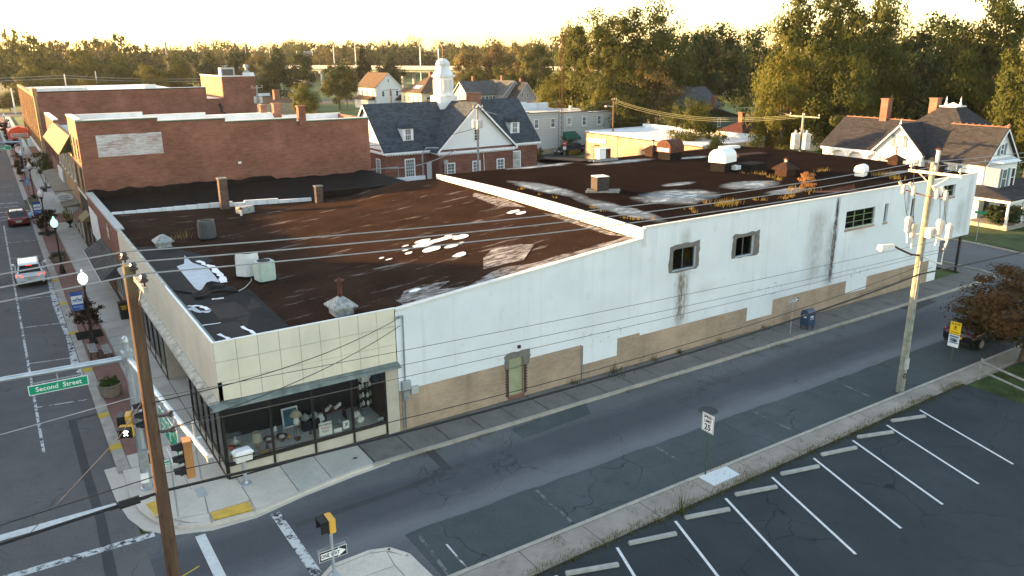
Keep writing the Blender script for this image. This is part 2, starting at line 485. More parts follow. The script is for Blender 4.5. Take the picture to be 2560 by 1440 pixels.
D('tar', plain('roofing_tar', (.010, .010, .0105), .9, 0, .4, 2, .2, .08)); D('rust_dk', plain('dark_rusty_sheet', (.034, .018, .014), .85, 0, .5, 6, .3, .1))
D('wire', plain('aluminium_wire', (.30, .30, .31), .8, 0))
D('cable', plain('black_cable', (.012, .012, .013), .6))
D('porcelain', plain('brown_porcelain', (.05, .028, .02), .3, 0, .1, 4, 0, .6))
D('grey_porc', plain('grey_porcelain', (.50, .48, .46), .4))
D('sign_green', plain('sign_green', (.0, .28, .15), .45, 0, .05))
D('sign_white', plain('sign_white', (.80, .80, .80), .5, 0, .03))
D('sign_black', plain('sign_black', (.012, .012, .014), .5))
D('sign_yellow', plain('sign_yellow', (.80, .52, .01), .5, 0, .05))
D('sig_yellow', plain('signal_yellow', (.66, .36, .05), .45, 0, .08))
D('blue', plain('mailbox_blue', (.030, .060, .115), .4, 0, .1, 3, 0, .5))
D('red', plain('sign_red', (.50, .03, .02), .5))
D('grey_box', plain('grey_equipment', (.40, .41, .40), .6, 0, .1, 3))

def painted_wall():
    t = NT('white_painted_block_wall'); P = t.pos(); p = t.xyz(P)
    base = (.735, .775, .815)
    f = t.noise(P, .35, 6, .6)
    col = t.mix(t.ramp(f, .35, .75), base, tuple(x*.86 for x in base))
    fl = t.noise(t.scale(P, (1.4, 1, .9)), 1.1, 7, .72)
    col = t.mix(t.ramp(fl, .57, .70, 0, .42), col, (.42, .42, .40))
    rain = t.noise(t.scale(P, (2.6, 1, .10)), 1.0, 5, .6)
    col = t.mix(t.ramp(rain, .55, .80, 0, .3), col, (.38, .37, .34))
    x, z = p[0], p[2]
    def band(v, a, b, s): return t.math('MULTIPLY', t.ramp(v, a-s, a+s), t.ramp(v, b-s, b+s, 1, 0))
    edge = t.noise(t.scale(P, (5.0, 1, .7)), 1.0, 6, .7)
    drip = t.noise(t.scale(P, (7.0, 1, 2.2)), 1.0, 5, .7)
    for (xc, w, z0, z1, k, c) in ((37.55, .22, 2.0, 7.3, 1.8, (.015, .015, .013)), (37.3, .6, 1.8, 5.6, .7, (.12, .11, .10)), (35.8, 1.1, 2.2, 6.6, .6, (.25, .23, .21)),
            (24.4, .6, 1.7, 4.7, .95, (.20, .17, .12)), (24.3, .22, 1.7, 4.6, .7, (.10, .085, .06)), (24.5, .5, 6.0, 7.0, .6, (.25, .24, .2)), (26.4, 1.0, 3.2, 3.6, .35, (.3, .29, .26)),
            (50.2, .35, 3.4, 6.0, .7, (.06, .06, .055)), (52.3, .7, 3.3, 5.6, .5, (.2, .2, .19)), (45.3, .25, 5.4, 7.3, .7, (.08, .08, .07)),
            (48.3, .3, 5.4, 7.2, .5, (.12, .12, .11)), (40.2, .9, 4.6, 5.15, .4, (.33, .27, .2)), (31.0, 1.0, 1.95, 2.75, .0, (.1, .1, .1)), (53.2, .4, 3.0, 7.3, .35, (.2, .2, .19)),
            (46.6, .8, 3.0, 4.6, .3, (.3, .3, .29))):
        if k == 0: continue
        wob = t.math('ADD', x, t.math('MULTIPLY', t.math('SUBTRACT', edge, .5), w*1.2))
        m = t.math('MULTIPLY', t.ramp(t.math('ABSOLUTE', t.math('SUBTRACT', wob, xc)), w*.25, w*1.15, 1, 0), band(z, z0, z1, .35))
        m = t.math('MULTIPLY', m, t.ramp(drip, .38, .62, .25, k))
        col = t.mix(t.math('MINIMUM', m, .95), col, c)
    spk = t.noise(t.scale(P, (3.5, 1, 5)), 1.0, 3, .6)
    for xa, xb, za, zb in ((18.0, 20.2, 1.75, 2.5), (29.9, 32.3, 1.95, 2.85), (39.4, 41.6, 1.75, 2.35)):
        m = t.math('MULTIPLY', t.math('MULTIPLY', band(x, xa, xb, .1), band(z, za, zb, .1)), t.ramp(spk, .60, .63))
        col = t.mix(t.math('MULTIPLY', m, .8), col, (.22, .23, .23))
    cr = t.math('FRACT', t.math('DIVIDE', z, .203)); j = t.math('LESS_THAN', cr, .08)
    t.bump(t.math('ADD', t.math('MULTIPLY', j, -.6), t.math('MULTIPLY', edge, .5)), .35, .015)
    return t.out(col, .82, spec=.2)
D('painted', painted_wall())

def roof_mat(name, c, lite, rough=.9, th=.62, stretch=(.55, 2.2, 1), wet=None):
    t = NT(name); P = t.pos()
    f = t.noise(P, .5, 6); g = t.noise(P, 9, 4, .7)
    col = t.mix(t.ramp(f, .3, .7), tuple(x*.7 for x in c), tuple(x*1.3 for x in c))
    col = t.mix(t.ramp(g, .4, .75, 0, .5), col, tuple(x*1.9 for x in c))
    s = t.noise(t.scale(P, stretch), .9, 8, .74)
    col = t.mix(t.ramp(s, th, th+.08, 0, .75), col, lite)
    rf = rough
    if wet:
        px = t.xyz(P); tot = None
        nz = t.noise(P, .55, 5, .6)
        for cx, cy, rx, ry, mode in wet:
            dx = t.math('DIVIDE', t.math('SUBTRACT', px[0], cx), rx); dy = t.math('DIVIDE', t.math('SUBTRACT', px[1], cy), ry)
            d = t.math('ADD', t.math('ADD', t.math('MULTIPLY', dx, dx), t.math('MULTIPLY', dy, dy)), t.math('MULTIPLY', t.math('SUBTRACT', nz, .5), 1.6))
            m = t.ramp(d, .35, 1.1, 1, 0); tot = m if tot is None else t.math('MAXIMUM', tot, m)
        blotch = t.noise(t.scale(P, (1, 1.6, 1)), .8, 6, .7)
        col = t.mix(t.math('MULTIPLY', tot, .85), col, (.10, .115, .13))
        col = t.mix(t.math('MULTIPLY', tot, t.ramp(blotch, .52, .62, 0, .9)), col, (.42, .46, .5))  # wet spots go grey-blue, with paler blotches that are also smoother
        rf = t.math('SUBTRACT', rough, t.math('MULTIPLY', tot, t.ramp(blotch, .42, .6, .35, .62)))
    t.bump(g, .35, .02); t.out(col, rf, spec=.0)
    if wet: t.l(t.math('MULTIPLY', tot, .3), t.b.inputs['Specular IOR Level'])
    return t.mat
D('roof_low', roof_mat('mineral_felt_roof', (.031, .0188, .0138), (.24, .215, .20), .95, .585, (.30, 1.7, 1)))
D('roof_high', roof_mat('tarred_gravel_roof', (.0125, .0088, .0078), (.09, .09, .09), .9, .70, (1, 1, 1),
   [(30.6, 22.3, 3.4, 1.1, 0), (37.2, 19.9, 3.8, .9, 0), (29.0, 5.4, 3.2, 2.0, 0), (36.3, 5.8, 2.6, 1.3, 0), (36.6, 3.0, 2.0, .7, 0), (24.0, 12.2, 1.0, 4.2, 0), (23.6, 4.5, .9, 4.0, 0), (43.6, 18.2, 1.8, .7, 0), (32.5, 8.6, 1.6, .5, 0), (49.5, 3.6, 2.0, .4, 0)]))
D('white_roof', plain('white_roof_coating', (.66, .68, .70), .7, 0, .1, 1.2, 0, .3, .3))

# ------------------------------------------------------------------ ground, streets, pavements
g = MB().face([(-1500, -1200, -.2), (3200, -1200, -.2), (3200, 3500, -.2), (-1500, 3500, -.2)]).obj('ground', M['field']); struct(g)
def sheet(name, poly, z, m, parent=None, top=True):
    o = MB().prism(poly, z-.05, z).obj(name, m, parent)
    if parent is None: struct(o)
    return o
RZ_ = -.12
mk = sheet('main_street', [(-15.6, -70), (-3.5, -70), (-3.5, 238), (-15.6, 238)], RZ_, M['street'])
ss = sheet('side_street', [(-3.5, -10.6), (55.6, -10.6), (55.6, -1.9), (-3.5, -1.9)], RZ_, M['side_street'])
cs = sheet('cross_street', [(55.6, -60), (64.2, -60), (64.2, 130), (55.6, 130)], RZ_, M['side_street'])
sheet('far_street', [(-160, 238), (160, 238), (160, 256), (-160, 256)], RZ_, M['street'])
lot = sheet('parking_lot', [(-1, -11.0), (33.1, -10.9), (33.1, -45), (-1, -45)], -.04, M['lot'])
sheet('alley', [(24.3, 28.2), (64, 28.2), (64, 53.5), (24.3, 53.5)], -.14, M['lot'])
sheet('rear_court', [(55.0, 62), (73.4, 62), (73.4, 77.9), (55, 77.9)], -.13, M['lot'])
sheet('rear_lane', [(64.2, 79), (73.4, 62), (73.4, 40), (64.2, 20)], -.13, M['lot'])
sheet('lawn', [(64.5, -40), (110, -40), (110, 30), (64.5, 12)], -.02, M['grass'])
sheet('lawn', [(33.1, -11.3), (55.0, -11.3), (55.0, -45), (33.1, -45)], -.03, M['grass'])
# worn wheel lanes and patches are sheets lying on the roadway
def lay(name, poly, m, dz=.004, parent=None, base=RZ_):
    z = base+dz
    return MB().face([(x, y, z) for x, y in poly]).obj(name, m, parent)
def wavy(x0, x1, y0, y1, n, amp, seed):
    r = random.Random(seed); a = [(x0+(x1-x0)*i/n, y0+r.uniform(-amp, amp)) for i in range(n+1)]
    b = [(x0+(x1-x0)*i/n, y1+r.uniform(-amp, amp)) for i in range(n+1)]
    return a+b[::-1]
def lay_strip(name, x0, x1, ya, yb, m, n=60, amp=.05, seed=1, parent=None, dz=.004):
    p = wavy(x0, x1, ya, yb, n, amp, seed); k = len(p)//2; b = MB()
    for i in range(k-1): b.face([(*p[i], RZ_+dz), (*p[i+1], RZ_+dz), (*p[2*k-2-i], RZ_+dz), (*p[2*k-1-i], RZ_+dz)])
    return b.obj(name, m, parent)
lay_strip('parking_lane', 4.2, 55, -10.45, -7.05, M['parking_lane'], seed=3, parent=ss, amp=.06)
lay('cut_patch', [(7.55, -2.1), (7.45, -3.95), (7.82, -4.05), (7.95, -2.1)], M['patch'], .010, ss)
lay('seam_patch', [(1.2, -4.2), (4.7, -4.2), (7.4, -4.0), (7.4, -4.3), (4.6, -4.5), (1.2, -4.55)], M['patch'], .011, ss)
lay('asphalt_patch', [(11.7, -2.4), (16.2, -2.1), (15.6, -3.2), (11.6, -3.5)], M['parking_lane'], .010, ss)
lay('asphalt_patch', [(42.1, -2.1), (45.6, -2.0), (45.4, -2.8), (42.4, -3.1)], M['patch'], .010, ss)
lay('seam_patch', [(-4.77, 9.8), (-4.78, 4.1), (-4.72, 0), (-4.87, -3.7), (-4.9, -20), (-4.6, -20), (-4.52, -3.9), (-4.40, -.2), (-4.45, 3.9), (-4.46, 9.75)], M['patch'], .006, mk)
lay('seam_patch', [(-3.6, 9.9), (-4.46, 9.8), (-4.46, 9.55), (-3.6, 9.65)], M['patch'], .0065, mk)
mh = MB().lathe(20.4, -6.0, [(.0, RZ_+.004), (.46, RZ_+.004), (.46, RZ_+.012), (0, RZ_+.012)], 20).obj('manhole_cover', M['patch'], ss)
# painted markings
def line(p, q, w, m, parent, dz=.008, base=RZ_, name='road_marking'):
    p, q = Vector((*p, 0)), Vector((*q, 0)); t = (q-p).normalized(); s = Vector((-t.y, t.x, 0))*(w/2)
    return MB().face([(*(v.xy), base+dz) for v in (p-s, q-s, q+s, p+s)]).obj(name, m, parent)
line((-5.93, 6.9), (-5.93, 63), .12, M['paint_worn'], mk, name='parking_line')
for y in (12.2, 18.9, 26, 33, 40, 46.8, 53.8, 60.7, 84, 91): line((-5.87, y), (-3.7, y-.35), .10, M['paint_worn'], mk, name='parking_line')
line((-12.9, 26), (-12.9, 63), .12, M['paint_worn'], mk, name='parking_line')
for y in (66.5, 68.3, 71.5, 74.8, 77.6): line((-9.5, y), (-4.2, y-.5), .3, M['paint_worn'], mk, dz=.009)
line((-15.3, .62), (-3.95, .66), .42, M['paint'], mk)
line((-15.3, -1.9), (-3.5, -2.12), .34, M['paint_worn'], mk)
line((-3.5, -2.12), (-3.1, -2.13), .34, M['paint_worn'], ss, dz=.012)
line((-1.78, -3.1), (-1.74, -9.5), .34, M['paint'], ss, dz=.012)
line((.83, -3.2), (.88, -7.7), .34, M['paint_worn'], ss, dz=.012)
line((-2.9, -5.2), (-2.2, -4.9), .06, M['yellow_paint'], ss, dz=.012)
for (a, b) in (((4.59, -7.36), (4.41, -9.9)), ((9.68, -7.24), (9.52, -9.7)), ((15.92, -7.2), (15.85, -8.6)), ((22.05, -7.19), (21.98, -9.4)), ((28.31, -7.1), (28.05, -9.3))):
    line(a, b, .13, M['paint_faint'], ss, dz=.013, name='parking_line')
line((5.14, -8.38), (5.07, -9.9), .07, M['paint_worn'], ss, dz=.014, name='parking_line')
for i, x in enumerate((9.8, 12.55, 15.18, 17.86, 20.5, 23.2, 25.75, 28.45)):
    line((x, -11.85+.28*(i/7)), (x-1.72, -16.6+.12*(i/7)), .105, M['paint'], lot, dz=.004, base=-.04, name='parking_line')
line((7.2, -11.9), (5.5, -16.7), .105, M['paint'], lot, dz=.004, base=-.04, name='parking_line')

# pavements: every slab is a piece of its own, tops at z = 0
def slab_mesh(w, d, t=.12, gap=.012, bev=.012):
    b = MB(); x0, x1, y0, y1 = gap, w-gap, gap, d-gap
    return b.hexa([(x0, y0, -t), (x1, y0, -t), (x1, y1, -t), (x0, y1, -t)], [(x0+bev, y0+bev, 0), (x1-bev, y0+bev, 0), (x1-bev, y1-bev, 0), (x0+bev, y1-bev, 0)])
def slab_run(parent, x0, y0, n, w, d, m, step, rz=0.0, jit=.006, seed=1):
    r = random.Random(seed); me = None
    for i in range(n):
        if me is None: o = slab_mesh(w, d).obj('slab', m, parent, rel=False); me = o.data
        else: o = bpy.data.objects.new('slab', me); COL.objects.link(o); o.parent = parent
        o.location = (x0+step[0]*i, y0+step[1]*i, r.uniform(-jit, jit)*.5); o.rotation_euler = (r.uniform(-.003, .003), r.uniform(-.003, .003), rz)
def walk(name, poly, m=None):
    return sheet(name, poly, -.07, m or M['conc_dark'])
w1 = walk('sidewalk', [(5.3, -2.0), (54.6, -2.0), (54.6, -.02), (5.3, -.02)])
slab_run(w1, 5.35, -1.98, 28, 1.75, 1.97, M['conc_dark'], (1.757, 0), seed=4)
w2 = walk('sidewalk', [(-3.2, 3.1), (-.02, 3.1), (-.02, 236), (-3.2, 236)], M['conc_mk'])
slab_run(w2, -1.76, 4.4, 38, 1.75, 1.62, M['conc_mk'], (0, 1.625), seed=5)
o = MB().prism([(-1.76, 66.2), (-.03, 66.2), (-.03, 235), (-1.76, 235)], -.1, 0).obj('slab', M['conc_mk'], w2)
for ya, yb in ((4.42, 12.2), (12.2, 26), (26, 40), (40, 66), (78, 235)):
    MB().prism([(-3.06, ya+.01), (-1.80, ya+.01), (-1.80, yb-.01), (-3.06, yb-.01)], -.1, 0.0).obj('paver_strip', M['pavers'], w2)
MB().prism([(-3.06, 66.3), (-1.8, 66.3), (-1.8, 77.8), (-3.06, 77.8)], -.1, .004).obj('slab', M['conc_mk'], w2)
for ya, yb in ((60.5, 66.1),): MB().prism([(-1.76, ya), (-.03, ya), (-.03, yb), (-1.76, yb)], .001, .006).obj('paver_strip', M['pavers'], w2)
MB().prism([(-1.76, 3.16), (-.03, 3.16), (-.03, 4.38), (-1.76, 4.38)], -.1, 0).obj('slab', M['conc_light'], w2)
MB().prism([(-3.06, 3.16), (-1.8, 3.16), (-1.8, 4.38), (-3.06, 4.38)], -.1, .0).obj('slab', M['conc_light'], w2)
# corner bulb
w3 = walk('sidewalk', [(-3.2, 3.1), (-3.25, .8), (-3.1, -.4), (-2.9, -1.2), (-2.2, -2.1), (-1.2, -2.6), (.2, -2.75), (2.1, -2.35), (4.2, -2.0), (5.3, -1.9), (5.3, -.02), (-.02, -.02), (-.02, 3.1)], M['conc_light'])
def piece(poly, m, parent, z0=-.1, z1=0.0, name='slab'):
    c = Vector((sum(p[0] for p in poly)/len(poly), sum(p[1] for p in poly)/len(poly)))
    q = [tuple(Vector(p)+(c-Vector(p)).normalized()*.012) for p in poly]
    return MB().prism(q, z0, z1).obj(name, m, parent)
L_ = M['conc_light']
piece([(-3.25, 3.1), (-3.32, 1.0), (-1.4, 1.0), (-1.4, 3.1)], L_, w3); piece([(-1.4, 3.1), (-1.4, 1.0), (-.02, 1.0), (-.02, 3.1)], L_, w3)
piece([(-3.32, 1.0), (-3.25, .1), (-1.4, .1), (-1.4, 1.0)], L_, w3); piece([(-1.4, 1.0), (-1.4, .1), (-.02, .1), (-.02, 1.0)], L_, w3)
piece([(-3.25, .1), (-3.0, -1.0), (-2.3, -1.75), (-1.25, -2.0), (-1.0, -.1), (-1.0, .1)], L_, w3)
piece([(-2.3, -1.78), (-1.9, -2.3), (-1.3, -2.62), (-1.22, -2.02)], L_, w3)
piece([(-1.0, .1), (-1.0, -.1), (-1.22, -2.0), (-.02, -2.0), (.28, -1.9), (.28, -.02), (-.02, .1)], L_, w3)
piece([(.3, -.02), (.3, -2.75), (2.0, -2.4), (2.0, -.02)], L_, w3); piece([(2.02, -.02), (2.02, -2.4), (3.4, -2.13), (3.4, -.02)], M['conc_mk'], w3); piece([(3.42, -.02), (3.42, -2.13), (5.3, -1.93), (5.3, -.02)], M['conc_mk'], w3)
for poly in ([(-1.18, -2.03), (.2, -2.03), (.2, -2.66), (-1.18, -2.58)], [(-3.05, -.05), (-2.5, -.05), (-2.55, -1.38), (-2.9, -1.0)]):
    tp = piece(poly, M['tactile'], w3, -.09, .006, 'tactile_paving')
    xs = [p[0] for p in poly]; ys = [p[1] for p in poly]; b = MB(); x = min(xs)+.06
    while x < max(xs)-.04:
        y = min(ys)+.06
        while y < max(ys)-.04:
            if poly[0][0] > -2 or x < -2.55: b.lathe(x, y, [(.022, .005), (.012, .014), (0, .014)], 5)
            y += .075
        x += .075
    b.obj('tactile_dome', M['tactile'], tp)['kind'] = 'stuff'
MB().box(-1.3, -.75, -.02, -.95, .0, .004).obj('utility_lid', M['grey_box'], w3)
# lot side pavement
w4 = walk('sidewalk', [(3.9, -11.4), (3.9, -10.2), (33.5, -10.2), (60, -10.2), (60, -11.2), (33.5, -11.2)], M['conc_lot'])
r = random.Random(9); x = 4.2
while x < 54:
    wdt = 2.68; y1 = -11.62+.017*x if x < 30 else -11.1
    piece([(x, -10.22), (x, y1), (x+wdt, y1+.04), (x+wdt, -10.22)], M['conc_lot'] if x < 45 else M['conc_dark'], w4, -.1, r.uniform(-.005, .005)); x += wdt+.01
piece([(15.4, -10.16), (15.4, -10.98), (16.9, -10.95), (16.95, -10.2)], M['new_conc'], w4, -.05, .03, 'new_concrete_patch')
w5 = walk('sidewalk', [(-30, -11.6), (-5, -11.6), (-3.6, -10.9), (-.8, -9.4), (.6, -8.2), (1.5, -7.55), (2.7, -7.5), (3.3, -7.7), (3.75, -8.3), (3.88, -10.2), (3.88, -16), (-.98, -40), (-30, -40)], M['conc_light'])
piece([(1.45, -7.6), (2.65, -7.55), (3.2, -7.75), (3.1, -8.6), (1.2, -8.5), (1.0, -7.95)], L_, w5); piece([(1.2, -8.52), (3.1, -8.62), (3.25, -11.4), (.9, -11.4)], L_, w5)
piece([(3.2, -7.78), (3.66, -8.35), (3.8, -11.4), (3.27, -11.4), (3.12, -8.6)], L_, w5); piece([(-3.5, -11.4), (-3.4, -10.9), (-.8, -9.4), (.5, -8.3), (.9, -8.1), (.86, -11.4)], L_, w5)
piece([(-3.5, -11.42), (3.78, -11.42), (3.78, -15.5), (-3.5, -15.5)], L_, w5)
# kerbs: stones of about three metres
def kerb(name, pts, m, w=.17, h=.0, seg=3.0, closed=False):
    k = struct(MB().box(pts[0][0], pts[0][1], -.2, pts[0][0]+.01, pts[0][1]+.01, -.19).obj(name, m))
    P = [Vector((*p, 0)) for p in pts]; run = []
    for a, b in zip(P[:-1], P[1:]):
        n = max(1, round((b-a).length/seg)) if (b-a).length > seg else 1
        for i in range(n): run.append((a.lerp(b, i/n), a.lerp(b, (i+1)/n)))
    for a, b in run:
        t = (b-a).normalized(); s = Vector((-t.y, t.x, 0)); g_ = t*.006
        q = [a+g_, b-g_, b-g_+s*w, a+g_+s*w]
        MB().hexa([(v.x, v.y, -.16) for v in q], [(v.x, v.y, h+.004) for v in q]).obj('kerb_stone', m, k)
    return k
kerb('kerb', [(54.6, -2.17), (9, -2.17), (5.2, -2.13)][::-1], M['kerb'], .17)
kerb('kerb', [(-3.38, 3.1), (-3.45, .9), (-3.28, -.5), (-3.0, -1.4), (-2.35, -2.3), (-1.3, -2.82), (.2, -2.97), (2.12, -2.55), (4.2, -2.2), (5.2, -2.13)], M['conc_light'], .17, seg=5)
kerb('kerb', [(-3.55, 66), (-3.55, 3.1)], M['kerb'], .45)
kerb('kerb', [(-3.55, 235), (-3.55, 78)], M['kerb'], .45, seg=12)
kerb('kerb', [(-3.1, 78), (-3.0, 70), (-3.55, 66)], M['conc_light'], .4)
kerb('kerb', [(3.95, -10.02), (33.4, -10.02), (60, -10.02)][::-1], M['kerb'], .17)
kerb('kerb', [(3.92, -10.2), (3.8, -8.3), (3.4, -7.6), (2.75, -7.35), (1.4, -7.4), (.5, -8.1), (-.9, -9.25), (-3.7, -10.8), (-5, -11.5), (-30, -11.5)], M['conc_light'], .17, seg=5)
kerb('kerb', [(54.6, -2.17), (55.3, -1.7), (55.75, -.6), (55.9, 2), (55.9, 40)], M['kerb'], .17)
kerb('kerb', [(64.2, 60), (64.2, 4), (63.4, -2.2), (70, -2.3), (110, -2.4)], M['kerb'], .17, seg=5)
walk('sidewalk', [(54.0, -2.0), (55.2, -1.5), (55.6, -.5), (55.7, 27), (54.0, 27)], M['conc_dark'])
for y in (15.5, 8.9, 5.2, 22.5, 29.5, 36.4): MB().box(-3.56, y, -.1, -3.1, y+.55, .012).obj('yellow_kerb_mark', M['yellow_paint'], w2)
MB().box(-3.57, 64.5, -.12, -3.2, 69, .014).obj('blue_kerb_mark', M['blue_paint'], w2)
MB().face([(-3.58, 14.6, -.1155), (-3.57, 40, -.1155), (-3.72, 41, -.1155), (-3.95, 30, -.1155), (-3.8, 22, -.1155), (-4.0, 17, -.1155)]).obj('bleached_gutter', M['paint_worn'], mk)
# ------------------------------------------------------------------ the corner store
def smooth(a, b, x):
    t = min(1, max(0, (x-a)/(b-a))); return t*t*(3-2*t)
def zlow(x, y):
    z = 5.22+max(0, x-3)*.085+.016*y*min(1, x/21)+.10*math.sin(PI*min(1, y/24))
    k = smooth(17, 27, y)*(1-smooth(13, 20, x))
    return z*(1-k)+5.66*k
def zhigh(x, y): return 7.33+.22*math.sin(PI*min(1, max(0, y)/24))*1.0
def ztop(x): return 5.57+(x-7.45)*.0906
st = thing('corner_store', 'long white painted corner store with cream panelled front and dark felt roofs', 'store', (0, 0, 0))
wall_open = [(13.17, 14.0, .18, 2.1), (23.59, 25.3, 4.77, 5.97), (28.45, 29.95, 4.82, 5.96), (38.52, 41.6, 5.17, 6.33), (42.65, 43.05, 5.15, 6.38), (45.75, 46.15, 5.17, 6.4), (49.45, 51.1, 6.05, 6.9)]
bnd = [(7.45, 17.55, 1.9), (17.55, 19.9, .8), (19.9, 21.45, 1.75), (21.45, 29.88, 1.6), (29.88, 32.13, .76), (32.13, 39.35, 1.68), (39.35, 41.6, .77), (41.6, 49.0, 1.62), (49.0, 50.1, .0)]
xb = sorted({v for o in wall_open for v in o[:2]} | {v for b_ in bnd for v in b_[:2]} | {21.4, 53.9, 50.1})
PW, BW = MB(), MB()
for xa, xc in zip(xb[:-1], xb[1:]):
    xm = (xa+xc)/2; zb = next((b_[2] for b_ in bnd if b_[0] <= xm < b_[1]), 2.9)
    if xm > 50.1: zb = 2.9
    za, zc = (ztop(xa), ztop(xc)) if xm < 21.4 else (7.38, 7.38)
    cuts = sorted({0 if xm < 50.1 else 2.9, zb, *[v for o in wall_open if o[0] <= xm <= o[1] for v in o[2:]]})
    for z0, z1 in zip(cuts, cuts[1:]+[None]):
        zm = z0+.01
        if any(o[0] <= xm <= o[1] and o[2] <= zm < o[3] for o in wall_open): continue
        if z1 is not None and z1-z0 < 1e-6: continue
        t0, t1 = (za, zc) if z1 is None else (z1, z1)
        (BW if zm < zb and xm < 50.1 else PW).face([(xa, 0, z0), (xc, 0, z0), (xc, 0, t1), (xa, 0, t0)])
for x0, x1, z0, z1 in wall_open:
    q = BW if z0 < 1 else PW; d = .22
    q.face([(x0, 0, z0), (x0, d, z0), (x0, d, z1), (x0, 0, z1)]).face([(x1, d, z0), (x1, 0, z0), (x1, 0, z1), (x1, d, z1)])
    q.face([(x0, 0, z1), (x0, d, z1), (x1, d, z1), (x1, 0, z1)]).face([(x0, d, z0), (x0, 0, z0), (x1, 0, z0), (x1, d, z0)])
PW.face([(53.9, 0, 2.9), (53.9, 22.5, 2.9), (53.9, 22.5, 7.38), (53.9, 0, 7.38)]).face([(50.1, 0, 2.9), (50.1, 22, 2.9), (53.9, 22, 2.9), (53.9, 0, 2.9)])
PW.face([(50.1, 0, 0), (50.1, 22.5, 0), (50.1, 22.5, 2.9), (50.1, 0, 2.9)])
PW.obj('painted_wall', M['painted'], st); BW.obj('brick_base', M['tan_brick'], st)
for dx in (2.6, 3.9, 6.9): pass
MB().box(53.45, .25, -.02, 53.6, .4, 2.9).obj('post', M['sign_green'] if 0 else M['black'], st)
b = MB()
b.face([(21.4, 22.5, 0), (0.0, 30, 0), (0, 30, 5.6), (14, 27, 5.6), (21.4, 22.5, 6.9)]).face([(53.9, 22.5, 0), (21.4, 22.5, 0), (21.4, 22.5, 7.4), (53.9, 22.5, 7.4)])
b.obj('rear_wall', M['red_brick2'], st)
# copings along the side wall
b = MB()
b.hexa([(7.47, -.05, ztop(7.47)-.02), (21.36, -.05, ztop(21.4)-.02), (21.36, .32, ztop(21.4)-.02), (7.47, .32, ztop(7.47)-.02)], [(7.47, -.05, ztop(7.47)+.07), (21.36, -.05, ztop(21.4)+.07), (21.36, .32, ztop(21.4)+.05), (7.47, .32, ztop(7.47)+.05)])
b.box(21.5, -.05, 7.382, 53.95, .16, 7.47)
b.obj('coping', M['offwhite'], st)
# roofs
def roof_grid(x0, x1, y0, yfun, zf, nx, ny, name, m):
    b = MB(); vs_ = []
    for i in range(nx+1):
        x = x0+(x1-x0)*i/nx; y1 = yfun(x)
        for j in range(ny+1):
            y = y0+(y1-y0)*j/ny; b.v.append((x, y, zf(x, y)))
    for i in range(nx):
        for j in range(ny):
            k = i*(ny+1)+j; b.f.append((k, k+ny+1, k+ny+2, k+1)); b.m.append(0)
    return b.obj(name, m, st, smooth=True)
ylow = lambda x: 29.9-(x/14)*2.9 if x < 14 else 27-(x-14)/7.4*4.5
rl = roof_grid(.12, 21.35, .30, ylow, zlow, 40, 40, 'low_roof', M['roof_low'])
rh = roof_grid(21.45, 53.9, .1, lambda x: 22.5, zhigh, 24, 16, 'high_roof', M['roof_high'])
# parapet that divides the two roofs
n = 12; b = MB()
for i in range(n):
    ya, yb2 = 22.3*i/n, 22.3*(i+1)/n
    za, zc = (7.40+.26*math.sin(PI*min(1, y/26)) for y in (ya, yb2))
    b.hexa([(21.37, ya-.02, 6.4), (21.6, ya-.02, 6.4), (21.6, yb2, 6.4), (21.37, yb2, 6.4)], [(21.37, ya-.02, za), (21.6, ya-.02, za-.04), (21.6, yb2, zc-.04), (21.37, yb2, zc)])
b.obj('roof_divider', M['offwhite'], st)
def lay_roof(name, poly, m, dz=.012, zf=zlow, th=0):
    return MB().face([(x, y, zf(x, y)+dz) for x, y in poly]).obj(name, m, st)
D('membrane', plain('grey_roof_membrane', (.028, .029, .033), .8, 0, .4, 1.5, 0, .06))
D('membrane2', plain('black_roof_membrane', (.0095, .010, .0115), .7, 0, .5, 1.2, 0, .10))
D('alu_coat', plain('aluminium_roof_coating', (.40, .43, .48), .5, .25, .12, 2))
D('pitch', plain('brown_felt_sheet', (.014, .010, .0095), .8, 0, .3, 2))
lay_roof('roof_patch', [(.16, 9.2), (1.3, 8.0), (3.45, 7.6), (3.37, 1.5), (.5, .5), (.16, .5)], M['membrane2'], .012)
lay_roof('roof_patch', [(.16, 20.0), (2.3, 19.2), (2.9, 14.6), (2.6, 9.7), (1.5, 8.3), (.16, 9.2)], M['membrane2'], .014)
lay_roof('roof_patch', [(2.3, 18.2), (3.2, 15.6), (3.35, 14.0), (2.5, 13.0), (1.95, 14.8)], M['membrane'], .02)
lay_roof('roof_patch', [(1.55, 18.3), (2.3, 18.1), (2.3, 14.3), (2.75, 12.8), (2.6, 9.75), (1.5, 8.35), (1.35, 9.2)], M['alu_coat'], .026)
def ragged(pts, w, seed, k=6):
    r = random.Random(seed); a, c = [], []
    for p, q in zip(pts[:-1], pts[1:]):
        p, q = Vector(p), Vector(q); t = (q-p).normalized(); s = Vector((-t.y, t.x))
        for i in range(k):
            m_ = p.lerp(q, i/k); a.append(m_+s*(w*r.uniform(.3, 1.0))); c.append(m_-s*(w*r.uniform(.3, 1.0)))
    return a, c
def ragged_strip(name, pts, w, m, seed, dz=.03, k=6, zf=zlow):
    a, c = ragged(pts, w, seed, k); b = MB()
    for i in range(len(a)-1): b.face([(p.x, p.y, zf(p.x, p.y)+dz) for p in (c[i], c[i+1], a[i+1], a[i])])
    return b.obj(name, m, st)
ragged_strip('white_sealant', [(2.65, 14.6), (2.95, 12.6), (2.9, 10.6), (2.75, 9.2)], .22, M['white'], 3)
